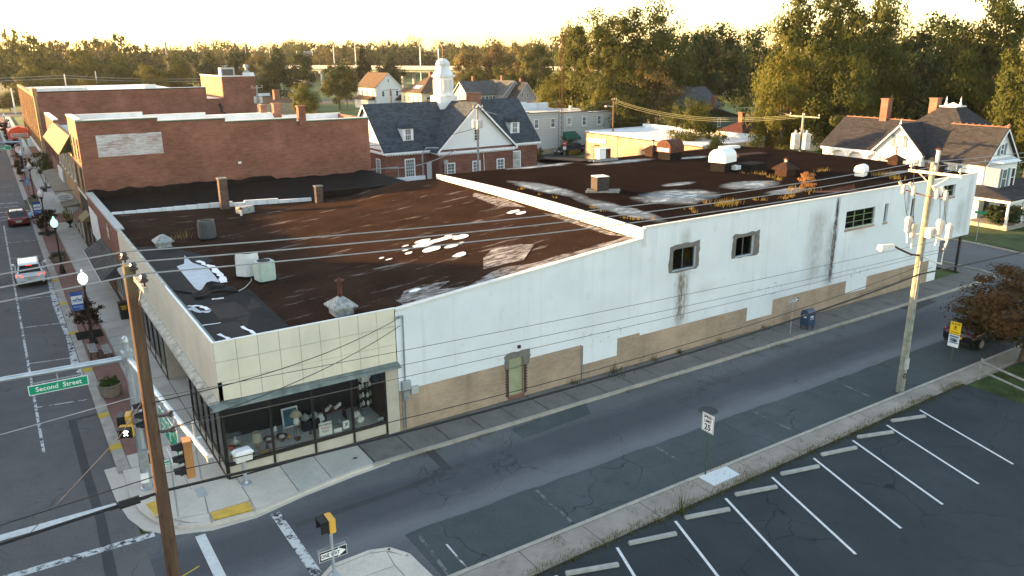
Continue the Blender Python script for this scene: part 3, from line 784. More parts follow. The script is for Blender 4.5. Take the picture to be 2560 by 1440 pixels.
ragged_strip('white_sealant', [(.45, 6.6), (.95, 6.3), (1.15, 5.4)], .14, M['white'], 4); ragged_strip('white_sealant', [(1.6, 7.0), (2.2, 6.9)], .12, M['white'], 6)
ragged_strip('white_sealant', [(.2, 4.9), (.2, 2.6), (.2, .6)], .10, M['white'], 5, k=10); ragged_strip('white_sealant', [(.3, 3.6), (1.3, 3.5)], .08, M['white'], 7)
ragged_strip('white_sealant', [(.75, 2.2), (1.0, .9)], .12, M['white'], 8); ragged_strip('white_sealant', [(1.75, 2.6), (2.0, 1.1)], .12, M['white'], 9)
ragged_strip('white_sealant', [(.5, 6.3), (.7, 5.5), (1.2, 5.2)], .24, M['alu_coat'], 19)
for poly in ([(1.2, 6.0), (2.5, 6.1), (2.5, 3.9), (1.2, 3.9)], [(2.52, 6.1), (3.2, 6.1), (3.2, 4.6), (2.52, 4.6)], [(.4, 3.3), (1.8, 3.4), (1.8, .7), (.5, .7)], [(1.85, 3.7), (3.0, 3.8), (3.0, 1.9), (1.85, 1.9)]):
    lay_roof('felt_sheet', poly, M['pitch'], .024)
r = random.Random(12)
for cx, cy, a_, c_ in ((13.0, 8.3, .55, .2), (13.9, 7.8, .95, .24), (12.65, 6.6, .62, .3), (13.3, 4.7, .42, .26), (12.8, 7.7, .75, .3), (14.5, 8.1, .25, .15), (14.9, 7.4, .55, .3), (13.75, 6.3, .45, .22), (11.5, 6.9, .22, .15), (10.1, 7.2, .16, .1), (10.3, 6.7, .2, .08), (19.8, 9.6, .5, .22), (19.95, 9.0, .4, .2), (11.95, 8.2, .22, .1), (14.35, 6.4, .2, .14), (11.6, 7.5, .2, .1), (9.2, 1.6, .3, .15)):
    p = [(cx+a_*math.cos(2*PI*i/14)*r.uniform(.8, 1.1)+c_*.5*math.sin(2*PI*i/14), cy+c_*1.3*math.sin(2*PI*i/14)*r.uniform(.8, 1.1)) for i in range(14)]
    lay_roof('white_blister_patch', p, M['white'], .03)
# chipped edges of roof coating along the wall
D('flake', worn('flaking_white_coat', (.42, .40, .385), (.031, .0188, .0138), .47, .12, (1.3, 4.5, 1)))
b = MB()
for i in range(30):
    xa, xc = 8+i*.445, 8+(i+1)*.445; wa, wc = .5+1.1*noise.noise((xa*.4, 0, 3)), .5+1.1*noise.noise((xc*.4, 0, 3))
    b.face([(xa, .33, zlow(xa, .33)+.016), (xc, .33, zlow(xc, .33)+.016), (xc, .5+abs(wc), zlow(xc, .9)+.016), (xa, .5+abs(wa), zlow(xa, .9)+.016)])
b.obj('flaking_edge', M['flake'], st)
lay_roof('flaking_patch', [(13.0, 1.9), (15.2, 1.7), (17.0, 3.4), (16.4, 4.0), (15.0, 4.3), (13.9, 3.4)], M['flake'], .016)
lay_roof('flaking_patch', [(8.0, .8), (9.6, .7), (11.0, 1.6), (9.9, 2.0), (8.8, 1.9)], M['flake'], .016)
lay_roof('flaking_patch', [(19.9, 11.5), (20.9, 9.9), (21.2, 12.6), (20.8, 15.8), (20.2, 15.2)], M['flake'], .016)
lay_roof('flaking_patch', [(20.7, 2.0), (21.2, 1.0), (21.2, 7.0), (20.8, 8.0)], M['flake'], .016)
D('ledge_w', plain('peeling_ledge', (.46, .44, .38), .8, 0, .4, 3, 0, .3, .55))
# front: fascia of cream metal panels, ledge, shop windows
def fascia(face, u0, u1, nc, shallow=0):
    w = (u1-u0)/nc; zs = (3.30, 4.10, 4.91, 5.70)
    MB().fbox(face, u0, u1, -.18, -.022, 3.2, 5.70).obj('fascia_backing', M['grime'], st)
    me = None
    for i in range(nc):
        for j in range(3):
            g_ = .008
            q = MB().fbox(face, u0+i*w+g_, u0+(i+1)*w-g_, -.02, 0.0+.004*((i*3+j*5) % 3), zs[j]+g_, zs[j+1]-g_).obj('fascia_panel', M['cream'], st)
fascia(('S', 0), .02, 7.42, 9); fascia(('W', 0), .0, 24.4, 28)
b = MB(); b.box(-.02, -.02, 5.702, 7.45, .07, 5.735).box(-.02, .073, 5.702, .07, 9.0, 5.735); b.obj('fascia_coping', M['white'], st); MB().box(-.02, 9.003, 5.702, .11, 24.4, 5.735).obj('fascia_coping', M['ledge_w'] if 'ledge_w' in M else M['tar'], st)
b = MB().hexa([(-.34, -.34, 3.10), (7.5, -.34, 3.10), (7.5, 0, 3.10), (-.34, 0, 3.10)], [(-.30, -.30, 3.2), (7.46, -.30, 3.2), (7.46, 0, 3.29), (-.42, 0, 3.29)])
b.obj('ledge', M['grime'], st)
MB().hexa([(-.34, .003, 3.10), (0, .003, 3.10), (0, 24.4, 3.10), (-.34, 24.4, 3.10)], [(-.30, .003, 3.2), (0, .003, 3.29), (0, 24.4, 3.29), (-.30, 24.4, 3.2)]).obj('ledge', M['ledge_w'], st)
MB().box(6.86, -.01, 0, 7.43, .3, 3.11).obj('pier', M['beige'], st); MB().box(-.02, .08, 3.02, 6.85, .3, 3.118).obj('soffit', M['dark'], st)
def shopfront(face, us, z0=.62, z1=3.02, bulk=True):
    b = MB()
    for u in us: b.fbox(face, u-.045, u+.045, -.06, .035, .0, z1+.08)
    b.fbox(face, us[0]+.045, us[-1]-.045, -.06, .03, z1, z1+.08).fbox(face, us[0]+.045, us[-1]-.045, -.06, .04, z0-.08, z0+.04)
    b.fbox(face, us[0]+.045, us[-1]-.045, -.04, .04, 0, .06)
    fr = b.obj('shop_window', M['alu'], st)
    for a, c in zip(us[:-1], us[1:]):
        MB().fbox(face, a+.045, c-.045, -.012, -.004, z0+.04, z1).obj('pane', M['shopglass'], fr)
        if bulk:
            q = MB().fbox(face, a+.047, c-.047, -.05, .0, .062, z0-.082).obj('bulkhead_panel', M['beige'], st)
            MB().fbox(face, a+.14, c-.14, .001, .014, .14, z0-.16).obj('raised_field', M['beige'], q)
    return fr
shopfront(('S', 0), (.045, 1.86, 3.58, 5.28, 6.8))
shopfront(('W', 0), (.1, 1.25, 2.4, 3.55, 4.7, 5.85)); shopfront(('W', 0), (12.0, 13.6, 15.2, 16.8, 18.4)); shopfront(('W', 0), (19.2, 20.8, 22.4, 24.2))
b = MB()   # recessed entrance, floor, display platform, back wall
b.box(.02, 5.9, .0, 1.9, 5.98, 3.05).box(.02, 11.9, .0, 1.9, 11.98, 3.05)
b.obj('entrance_side', M['beige'], st)
MB().box(1.9, 5.98, 0, 1.98, 11.9, 3.05).obj('entrance_wall', M['brown'], st)
d = MB().fbox(('W', 1.88), 7.9, 9.3, 0, .06, .02, 2.3).obj('door', M['alu'], st); MB().fbox(('W', 1.82), 8.02, 9.18, 0, .01, .8, 2.2).obj('pane', M['glass'], d); MB().fbox(('W', 1.82), 8.02, 9.18, 0, .01, .12, .75).obj('kick_panel', M['brown'], d)
MB().fbox(('W', 1.88), 10.0, 11.0, 0, .03, .3, 2.6).obj('noticeboard', M['red'], st)
D('cloth', plain('white_display_cloth', (.70, .71, .70), .9, 0, .12, 3))
MB().box(.12, .1, .5, 6.8, 2.3, .60).obj('display_platform', M['cloth'], st)
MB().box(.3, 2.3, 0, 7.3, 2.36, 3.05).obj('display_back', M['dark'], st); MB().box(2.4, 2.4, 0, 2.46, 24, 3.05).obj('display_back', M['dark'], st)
MB().box(.01, .01, -.08, 7.4, 24.3, -.003).obj('floor', M['conc_mk'], st); MB().box(.1, .1, 3.04, 7.3, 5.8, 3.1).obj('ceiling', M['offwhite'], st); MB().box(.12, 2.37, .0, 2.39, 5.8, .5).obj('display_platform', M['cloth'], st); MB().box(.02, 5.99, 3.06, 1.9, 11.9, 3.1).obj('ceiling', M['offwhite'], st)
MB().box(6.88, .31, 0, 7.3, 2.3, 3.05).obj('inner_wall', M['brown'], st)
# windows of the white wall
def rough_frame(x0, x1, z0, z1, ox0, ox1, oz0, oz1, seed):
    r = random.Random(seed); b = MB(); N = 26
    def per(a0, a1, b0, b1, j):
        out = []
        for k in range(N):
            s = k/N*4; e, f = int(s), s-int(s)
            x, z = [(a0+(a1-a0)*f, b0), (a1, b0+(b1-b0)*f), (a1-(a1-a0)*f, b1), (a0, b1-(b1-b0)*f)][e]
            out.append((x+r.uniform(-j, j), z+r.uniform(-j, j)))
        return out
    i_, o_ = per(x0, x1, z0, z1, 0), per(ox0, ox1, oz0, oz1, .05)
    for k in range(N):
        q = (k+1) % N
        b.face([(o_[k][0], -.03, o_[k][1]), (o_[q][0], -.03, o_[q][1]), (i_[q][0], -.03, i_[q][1]), (i_[k][0], -.03, i_[k][1])])
        b.face([(o_[k][0], 0, o_[k][1]), (o_[q][0], 0, o_[q][1]), (o_[q][0], -.03, o_[q][1]), (o_[k][0], -.03, o_[k][1])])
    return b.obj('concrete_surround', M['conc_dark'], st)
rough_frame(23.59, 25.3, 4.77, 5.97, 23.33, 25.55, 4.68, 6.22, 1); rough_frame(28.45, 29.95, 4.82, 5.96, 28.2, 30.4, 4.76, 6.18, 2)
D('bluefr', plain('blue_grey_frame', (.10, .14, .17), .6)); D('greenfr', plain('green_steel_frame', (.22, .30, .16), .6, 0, .25, 6)); D('curtain', plain('grey_curtain', (.30, .34, .35), .9, 0, .3, 6))
def deep_window(x0, x1, z0, z1, fm, nx, nz, dep=.14, sill=True, cur=None):
    b = MB(); f = .05
    b.box(x0+.002, dep, z0, x0+f, dep+.05, z1).box(x1-f, dep, z0, x1-.002, dep+.05, z1).box(x0+f, dep, z0, x1-f, dep+.05, z0+f).box(x0+f, dep, z1-f, x1-f, dep+.05, z1)
    for i in range(1, nx): x = x0+(x1-x0)*i/nx; b.box(x-.022, dep-.004, z0+f, x+.022, dep+.04, z1-f)
    for j in range(1, nz):
        z = z0+(z1-z0)*j/nz
        b.box(x0+f, dep+.003, z-.014, x1-f, dep+.037, z+.014)
    o = b.obj('window', fm, st)
    MB().box(x0+f, dep+.012, z0+f, x1-f, dep+.022, z1-f).obj('pane', M['shopglass'], o)
    MB().box(x0, dep+.5, z0-.1, x1, dep+.55, z1).obj('room_backing', M['dark'], o)
    if cur: MB().face([(x0+cur[0], dep+.12, z0), (x0+cur[1], dep+.12, z0), (x0+cur[2], dep+.12, z1-.06), (x0+cur[3], dep+.12, z1-.06)]).obj('curtain', M['curtain'], o)
    if sill: MB().box(x0-.03, -.05, z0-.14, x1+.03, .12, z0-.004).obj('sill', M['tan_brick'], o)
deep_window(23.59, 25.3, 4.77, 5.97, M['bluefr'], 2, 1, .13, False, (.06, .85, .8, .06)); deep_window(28.45, 29.95, 4.82, 5.96, M['bluefr'], 2, 1, .13, False, (.1, .9, .4, .1))
deep_window(38.52, 41.6, 5.17, 6.33, M['greenfr'], 3, 3, .1, True, (2.2, 3.0, 3.0, 2.6)); deep_window(42.65, 43.05, 5.15, 6.38, M['curtain'], 1, 3); deep_window(45.75, 46.15, 5.17, 6.4, M['brown'], 1, 3); deep_window(49.45, 51.1, 6.05, 6.9, M['greenfr'], 2, 2)
# blocked doorway with dark toothed brick jambs
D('door_panel', plain('faded_green_panel', (.30, .32, .20), .75, 0, .12, 2, 0, .3, .2))
MB().box(13.17, .1, .18, 14.0, .16, 2.1).obj('blocked_door', M['door_panel'], st); MB().box(13.1, -.02, .03, 14.05, .09, .17).obj('threshold', M['red_brick2'], st)
rough_frame(13.17, 14.0, 1.62, 2.1, 12.94, 14.38, 1.62, 2.38, 5)
D('jamb', plain('brown_glazed_brick', (.055, .032, .03), .6, 0, .3, 8))
me = None
for i in range(20):
    for sx in (0, 1):
        x = 12.96 if sx == 0 else 14.03
        w = .19 if i % 2 else .13
        if sx == 0: x = 13.15-w
        q = MB().box(x, -.025, .17+i*.073, x+w, .02, .17+i*.073+.058).obj('jamb_brick', M['jamb'], st)
# conduit, meter boxes, vents on the wall
b = MB().tube([(7.72, -.06, .1), (7.72, -.06, 1.9), (7.74, -.06, 2.1), (7.77, -.06, 5.3)], .035, 8).tube([(7.6, -.06, .1), (7.6, -.06, 2.0)], .03, 8).tube([(7.77, -.06, 5.3), (7.65, -.2, 5.38), (7.55, -.22, 5.3)], .04, 8).box(7.4, -.09, 5.28, 7.8, -.04, 5.33)
b.obj('service_conduit', M['steel2'], st)
MB().box(7.55, -.2, 1.95, 7.95, -.02, 2.35).obj('meter_box', M['steel'], st); MB().box(7.6, -.18, 1.45, 7.9, -.02, 1.9).obj('meter_box', M['steel2'], st); MB().box(8.0, -.12, 1.65, 8.35, -.02, 2.0).obj('meter_box', M['grey_box'], st)
MB().lathe(13.75, -.01, [(.0, 2.55), (.09, 2.56), (.09, 2.7), (.0, 2.71)], 10).obj('wall_vent', M['rust'], st)
MB().tube([(17.58, -.04, .02), (17.58, -.04, 1.85)], .03, 8).obj('downpipe', M['steel2'], st)
D('old_chimney', brick('sooty_chimney_brick', (.07, .045, .038), (.10, .06, .048), (.16, .13, .11), .215, .09, .016, .2, .2))
# chimneys and stepped coping at the rear of the low roof
for x, y, w, h in ((7.35, 27.6, .55, 7.75), (13.6, 25.9, .5, 6.85)):
    c = MB().rbox(x, y, 5.3, h, w, w, 0).obj('chimney', M['old_chimney'], st); MB().rbox(x, y, h, h+.08, w+.1, w+.1, 0).obj('chimney_cap', M['conc_dark'], c)
r = random.Random(3)
for i in range(17):
    k0, k1 = i/17, (i+1)/17; xa, xc = .4+13.0*k0, .4+13.0*k1; ya, yb2 = 29.9-2.9*k0, 29.9-2.9*k1
    h = 5.80+.22*min(1, i/9) if i < 10 else (5.90 if i == 10 or i > 13 else 6.02)
    if 14 < xc: continue
    MB().hexa([(xa+.02, ya-.12, 5.45), (xc-.02, yb2-.12, 5.45), (xc-.02, yb2+.12, 5.45), (xa+.02, ya+.12, 5.45)], [(xa+.02, ya-.12, h), (xc-.02, yb2-.12, h), (xc-.02, yb2+.12, h), (xa+.02, ya+.12, h)]).obj('coping_tile', M['white_roof'], st)
MB().hexa([(14.0, 26.6, 5.8), (21.4, 22.3, 6.7), (21.4, 22.6, 6.7), (14.0, 27.0, 5.8)], [(14.0, 26.6, 6.35), (21.4, 22.3, 7.02), (21.4, 22.6, 7.02), (14.0, 27, 6.35)]).obj('rear_kerb', M['tar'], st)

# --- rooftop plant
def condenser(label, x, y, z, h, w, m, round_=False, group='air conditioner units on the store roofs', rz=0.0):
    t = thing('air_conditioner', label, 'air conditioner', (0, 0, 0), group)
    b = MB()
    if round_: b.lathe(0, 0, [(w*.5, .06), (w*.52, .1), (w*.52, h-.1), (w*.5, h)], 18)
    else:
        cw = w/2; c = .12
        P = [(-cw+c, -cw), (cw-c, -cw), (cw, -cw+c), (cw, cw-c), (cw-c, cw), (-cw+c, cw), (-cw, cw-c), (-cw, -cw+c)]
        b.prism(P, .05, h)
    b.obj('casing', m, t)
    s = MB(); nn = 13
    for i in range(nn):
        zz = .14+i*(h-.28)/nn
        if round_: s.lathe(0, 0, [(w*.535, zz), (w*.545, zz+.02), (w*.535, zz+.03)], 18)
        else: s.rbox(0, 0, zz, zz+.022, w*1.02, w*.78, 0).rbox(0, 0, zz, zz+.022, w*.78, w*1.02, 0)
    s.obj('louvre', m, t)
    MB().lathe(0, 0, [(w*.36, h), (w*.38, h+.03), (w*.30, h+.02), (0, h+.01)], 18).obj('fan_guard', M['dark'], t)
    MB().rbox(0, 0, 0, .05, w*1.15, w*1.15, 0).obj('pad', M['tar'], t)
    t.location = (x, y, z); t.rotation_euler = (0, 0, rz); return t
D('ac_dark', plain('dark_grey_ac_metal', (.075, .08, .085), .6, 0, .15, 5)); D('ac_white', plain('white_ac_metal', (.60, .61, .60), .55, 0, .08, 4)); D('ac_green', plain('pale_green_ac_metal', (.40, .48, .44), .55, 0, .08, 4))
condenser('dark grey round air conditioner standing alone near the front fascia', 4.28, 19.4, zlow(4.2, 19.4), 1.12, .95, M['ac_dark'], True)
t = condenser('white louvred air conditioner leaning beside the pale green one', 3.98, 9.65, zlow(4, 9.6), 1.15, .88, M['ac_white'], rz=.5); t.rotation_euler = (R(-4), R(5), .5)
condenser('pale green louvred air conditioner in front of the white one', 4.45, 8.35, zlow(4.4, 8.4), .98, .84, M['ac_green'], rz=.12)
t = thing('air_conditioner', 'brown sided air conditioner on two timber sleepers on the high roof', 'air conditioner', (0, 0, 0), 'air conditioner units on the store roofs')
MB().rbox(0, 0, .14, .98, .82, .82, .3).obj('casing', M['rust_dk'], t); MB().rbox(0, 0, .98, 1.03, .86, .86, .3).obj('top_cover', M['offwhite'], t)
q = MB()
for i in range(9): q.rbox(0, 0, .22+i*.08, .25+i*.08, .85, .85, .3)
q.obj('louvre', M['ac_dark'], t)
for dx in (-.33, .33): MB().rbox(.2+dx*.3, dx, 0, .13, 2.1, .16, -.15).obj('timber_sleeper', M['wood_grey'], t)
t.location = (26.1, 9.2, zhigh(26, 9.2)); t.rotation_euler = (0, 0, -.5)
t = thing('air_conditioner', 'white air conditioner on a timber stand near the rear edge of the high roof', 'air conditioner', (0, 0, 0), 'air conditioner units on the store roofs')
MB().rbox(0, 0, .2, 1.0, .7, .5, 0).obj('casing', M['white'], t); MB().rbox(.75, .1, .2, .95, .45, .45, 0).obj('side_cabinet', M['rust'], t); MB().rbox(.2, 0, 1.0, 1.05, 1.2, .7, 0).obj('top_cover', M['offwhite'], t)
for dy in (-.3, .3): MB().box(-1.0, dy-.06, 0, 1.6, dy+.06, .18).obj('timber_sleeper', M['wood_grey'], t)
t.location = (36.2, 21.4, zhigh(36, 21.4))
def hood(label, x, y, s, m, base, rz, L=1.5, W=1.1, H=1.5):
    t = thing('roof_ventilator', label, 'ventilator', (0, 0, 0), 'curved ventilator hoods on the high roof')
    MB().rbox(0, 0, 0, H*.38, L*.86, W*.86, 0).obj('curb', base, t)
    b = MB(); n = 12; P = [(-W/2, H*.38), (W/2, H*.38), (W/2, H*.62)]+[(W/2*math.cos(PI*i/n), H*.62+W*.42*math.sin(PI*i/n)) for i in range(1, n)]+[(-W/2, H*.62)]
    b.ext([(-L/2, y_, z_) for y_, z_ in P], (L, 0, 0)); b.obj('hood', m, t)
    MB().box(-L/2-.02, -W*.4, H*.42, -L/2-.002, W*.4, H*.6).obj('mesh_grille', M['offwhite'], t)
    q = MB()
    for k in (-L/2, -L*.17, L*.17, L/2-.03): q.box(k, -W/2-.015, H*.38, k+.03, -W/2, H*.62).box(k, W/2, H*.38, k+.03, W/2+.015, H*.62)
    q.obj('seam_rib', m, t)
    t.location = (x, y, zhigh(x, y)); t.rotation_euler = (0, 0, rz); t.scale = (s, s, s); return t
hood('white curved ventilator hood on a black curb, largest on the high roof', 39.3, 11.1, 1.0, M['white'], M['tar'], .25, 1.7, 1.35, 1.75)
hood('rusty red curved ventilator hood near the far edge of the high roof', 41.4, 18.7, 1.0, M['rust'], M['tar'], .1, 1.7, 1.5, 1.6)
hood('small white ventilator hood by the streetside edge of the high roof', 45.9, 4.1, .55, M['white'], M['white'], .25, 1.6, 1.3, 1.5)
def pyramid_vent(label, x, y, zf, w, m, pm, ph, cap=True, pr=.1):
    t = thing('roof_vent', label, 'vent', (0, 0, 0), 'pyramid roof vents with pipe stacks')
    MB().rbox(0, 0, 0, w*.35, w*.8, w*.8, 0).obj('curb', m, t)
    MB().rbox(0, 0, w*.35, w*.42, w*1.1, w*1.1, 0).rbox(0, 0, w*.42, w*.78, w*1.1, w*1.1, 0, 0, .18).obj('hood', m, t)
    MB().lathe(0, 0, [(pr, w*.7), (pr, ph)], 10).obj('pipe', pm, t)
    if cap: MB().lathe(0, 0, [(pr*1.9, ph), (pr*2.0, ph+.03), (pr*.3, ph+.13), (0, ph+.14)], 10).obj('rain_cap', M['rust'], t)
    t.location = (x, y, zf(x, y)-.02); return t
D('lead', plain('patched_grey_flashing', (.28, .29, .29), .7, .1, .5, 7, 0, .4))
pyramid_vent('grey patched pyramid vent with rusty pipe behind the front fascia', 5.6, 1.35, zlow, 1.0, M['lead'], M['rust'], 1.45)
pyramid_vent('rusty pyramid vent with white pipe, nearest the orange roof shrub', 41.4, 7.1, zhigh, 1.25, M['rust_dk'], M['offwhite'], 1.15)
pyramid_vent('rusty pyramid vent with white pipe beside the red curved hood', 42.0, 21.4, zhigh, 1.2, M['rust_dk'], M['offwhite'], 1.3)
pyramid_vent('rusty pyramid vent with thin pipe near the far right roof end', 53.0, 5.9, zhigh, 1.0, M['rust_dk'], M['rust'], 1.3, True, .05)
pyramid_vent('rusty pyramid vent with tall white pipe and red cap at the roof corner', 52.6, 2.4, zhigh, 1.05, M['rust_dk'], M['white'], 1.6, True, .14)
t = pyramid_vent('low patched flashing mound with a cable near the front fascia', 1.75, 19.2, zlow, .95, M['lead'], M['lead'], .5, False, .06)
t = thing('roof_pipe', 'short white vent pipe with a rusty cap on the low roof', 'pipe'); MB().lathe(0, 0, [(.07, 0), (.07, .42)], 8).obj('pipe', M['offwhite'], t); MB().lathe(0, 0, [(.17, .42), (.17, .46), (.02, .56)], 8).obj('rain_cap', M['rust'], t); t.location = (7.6, 24.3, zlow(7.6, 24.3))
t = thing('roof_box', 'low rusty white louvred box lying on the low roof', 'roof box'); MB().rbox(0, 0, 0, .45, 1.0, .7, .3).obj('casing', M['lead'], t); MB().rbox(-.1, -.3, .12, .4, .6, .12, .3).obj('grille', M['rust'], t); t.location = (8.1, 25.2, zlow(8, 25.2))
t = thing('roof_curb_box', 'flat black box beside the large white ventilator hood', 'roof box'); MB().rbox(0, 0, 0, .5, 1.9, 1.3, .1).obj('casing', M['tar'], t); MB().rbox(-1.3, .3, .1, .4, .6, .5, .1).obj('duct', M['white'], t); t.location = (41.4, 10.2, zhigh(41, 10))
t = thing('roof_hatch', 'low brown roof hatch near the far edge of the high roof', 'hatch'); MB().rbox(0, 0, 0, .18, 3.2, 1.0, -.1).obj('cover', M['rust_dk'], t); t.location = (48.0, 16.0, zhigh(48, 16))
t = thing('roof_hatch', 'low white roof cover at the rear edge of the high roof', 'hatch'); MB().rbox(0, 0, 0, .22, 2.0, .7, -.1).obj('cover', M['white'], t); t.location = (51.5, 21.3, zhigh(51, 21))
t = thing('tarpaulin', 'crumpled black rubber sheet folded up on the low roof', 'tarpaulin'); b = MB(); N = 8; r = random.Random(5)
G = [[(1.0+1.9*i/N, 7.5+.9*j/4-.1*i/N, .02+.42*math.sin(PI*(i/N))**2*(.4+.6*j/4)*(1 if i > 2 else .4)+r.uniform(0, .06)) for j in range(5)] for i in range(N+1)]
for i in range(N):
    for j in range(4): b.face([(*G[a][c][:2], zlow(*G[a][c][:2])+.03+G[a][c][2]) for a, c in ((i, j), (i+1, j), (i+1, j+1), (i, j+1))])
b.obj('rubber_sheet', M['membrane2'], t)
t = thing('timber_batten', 'dark batten lying across the black roof membrane', 'batten'); MB().tube([(.3, 9.6, 5.33), (1.2, 8.3, 5.34)], .04, 5).obj('batten', M['tar'], t)
t = thing('roof_cable', 'black cable looping from the flashing mound to the round unit', 'cable'); MB().tube([(1.75, 19.2, 5.85), (2.1, 19.5, 6.1), (2.7, 19.3, 6.0), (3.2, 18.9, 5.5), (3.7, 18.9, 5.45), (4.1, 19.2, 5.6)], .022, 6).obj('cable', M['cable'], t)
t = thing('roof_cable', 'thin pale cable trailing from the white and green units', 'cable'); MB().tube([(4.0, 9.3, 5.5), (3.9, 8.8, 5.42), (3.6, 8.3, 5.40), (3.3, 7.8, 5.40), (2.9, 7.4, 5.4)], .02, 6).obj('cable', M['grey_porc'], t)
t = thing('roof_cable', 'black pipe running from the sleepers unit to the rear roof', 'cable'); MB().tube([(26.6, 9.5, 7.75), (27.5, 10.8, 7.56), (28.8, 12.6, 7.57), (30.6, 14.5, 7.58)], .05, 6).obj('pipe', M['tar'], t)
t = thing('metal_flashing', 'bent brown metal sheet standing near the roof shrub', 'flashing'); MB().face([(38.6, 1.9, 7.36), (40.6, .9, 7.36), (40.5, 1.0, 7.75), (39.8, 1.5, 7.55)]).face([(37.9, 2.2, 7.40), (40.6, .8, 7.37), (40.4, .5, 7.37), (37.5, 1.6, 7.40)]).obj('sheet', M['rust'], t)
b = MB()
for y in (19.4, 14.5, 9, 4): pass
# ------------------------------------------------------------------ buildings along the street and behind
D('sh_blue', shingles('slate_blue_shingles', (.052, .066, .082), .5, .25, .35)); D('sh_grey', shingles('grey_shingles', (.085, .09, .095), .5, .25, .3))
D('sh_brown', shingles('brown_shingles', (.11, .075, .05), .5, .25, .3)); D('sh_dark', shingles('dark_slate', (.034, .034, .039), .45, .22, .35)); D('sh_maroon', shingles('maroon_shingles', (.075, .03, .026), .5, .25, .3))
D('sh_awn', shingles('grey_awning_shingles', (.075, .075, .075), .35, .2, .3))
D('w_sid', siding('white_lapped_boards', (.72, .73, .72), .2)); D('vict', siding('victorian_white_boards', (.70, .71, .71), .14, .3)); D('v_sid', siding('vinyl_siding_grey_white', (.50, .50, .47), .42, .55, .25))
D('y_wall', plain('cream_yellow_wall', (.66, .58, .42), .8)); D('grey_sid', siding('grey_siding', (.27, .28, .28), .22)); D('mauve', siding('mauve_siding', (.34, .29, .29), .2)); D('green_sid', siding('green_siding', (.07, .11, .09), .2))
D('tan_block', brick('tan_block', (.36, .28, .19), (.44, .35, .25), (.24, .19, .13), .4, .2, .02, .3, .4)); D('green_awn', plain('green_awning_cloth', (.01, .085, .05), .7)); D('tan_awn', plain('tan_awning_cloth', (.155, .12, .05), .8, 0, .12, 1.5))
D('blue_sh', plain('blue_shutter', (.10, .16, .22), .6)); D('concrete_b', plain('bridge_concrete', (.42, .42, .40), .85, 0, .15, .3)); D('bridge_green', plain('bridge_girder_green', (.10, .16, .14), .6))
D('gold_brick', brick('sunlit_gold_brick', (.36, .22, .11), (.42, .27, .14), (.34, .25, .16))); D('green_dark', plain('dark_green_trim', (.05, .09, .05), .6)); D('roof_blue', plain('blue_grey_flat_roof', (.16, .18, .22), .7)); D('orange_sign', plain('orange_red_sign', (.65, .10, .04), .5))  # gold_brick carries the low sun's gold in its base colour
def gable(root, x0, x1, y0, y1, z0, ev, rg, ax, wm, rm, ov=.35, name='wall', ends=True):
    b = MB(); xm, ym = (x0+x1)/2, (y0+y1)/2
    if ax == 'x': P = [(x0, y0, ev), (x0, ym, rg), (x0, y1, ev)]; Q = [(x1, y0, ev), (x1, ym, rg), (x1, y1, ev)]
    else: P = [(x0, y0, ev), (xm, y0, rg), (x1, y0, ev)]; Q = [(x0, y1, ev), (xm, y1, rg), (x1, y1, ev)]
    w = MB().box(x0, y0, z0, x1, y1, ev); o = w.obj(name, wm, root)
    if ends:
        g_ = MB()
        for T in (P, Q): g_.face(T if T is Q else T[::-1])
        g_.obj('gable', wm, root)
    r_ = MB(); t = .14
    if ax == 'x':
        k = (rg-ev)/(ym-y0); e = ev-k*ov
        for ye, s in ((y0-ov, 1), (y1+ov, -1)):
            A = [(x0-ov, ye, e), (x1+ov, ye, e), (x1+ov, ym, rg), (x0-ov, ym, rg)]
            r_.ext([(p[0], p[1], p[2]+.03) for p in A], (0, 0, t))
    else:
        k = (rg-ev)/(xm-x0); e = ev-k*ov
        for xe in (x0-ov, x1+ov):
            A = [(xe, y0-ov, e), (xe, y1+ov, e), (xm, y1+ov, rg), (xm, y0-ov, rg)]
            r_.ext([(p[0], p[1], p[2]+.03) for p in A], (0, 0, t))
    ro = r_.obj('roof', rm, root)
    f = MB()
    if ax == 'y':
        for xe, s in ((x0-ov, 1), (x1+ov, -1)):
            f.ext([(xe, y0-ov-.02, e-.12), (xm, y0-ov-.02, rg-.12), (xm, y0-ov-.02, rg+.05), (xe, y0-ov-.02, e+.05)], (0, -.05, 0))
    else:
        for ye in (y0-ov, y1+ov):
            f.ext([(x0-ov-.02, ye, e-.12), (x0-ov-.02, ym, rg-.12), (x0-ov-.02, ym, rg+.05), (x0-ov-.02, ye, e+.05)], (-.05, 0, 0))
    f.obj('barge_board', M['white'], ro); return o, ro
def hip(root, x0, x1, y0, y1, ev, rg, rm, ov=.4, rx=.5, name='roof', run=None):
    xm, ym = (x0+x1)/2, (y0+y1)/2; x0 -= ov; x1 += ov; y0 -= ov; y1 += ov
    W, Dp = x1-x0, y1-y0; h = min(W, Dp)/2*rx*2 if run is None else run
    b = MB()
    if W >= Dp: a, c = (x0+Dp/2, ym, rg), (x1-Dp/2, ym, rg)
    else: a, c = (xm, y0+W/2, rg), (xm, y1-W/2, rg)
    A, B_, C_, D_ = (x0, y0, ev), (x1, y0, ev), (x1, y1, ev), (x0, y1, ev)
    if W >= Dp: b.face([A, B_, c, a]).face([C_, D_, a, c]).face([D_, A, a]).face([B_, C_, c])
    else: b.face([B_, C_, c, a]).face([D_, A, a, c]).face([A, B_, a]).face([C_, D_, c])
    b.face([D_, C_, B_, A]); return b.obj(name, rm, root)
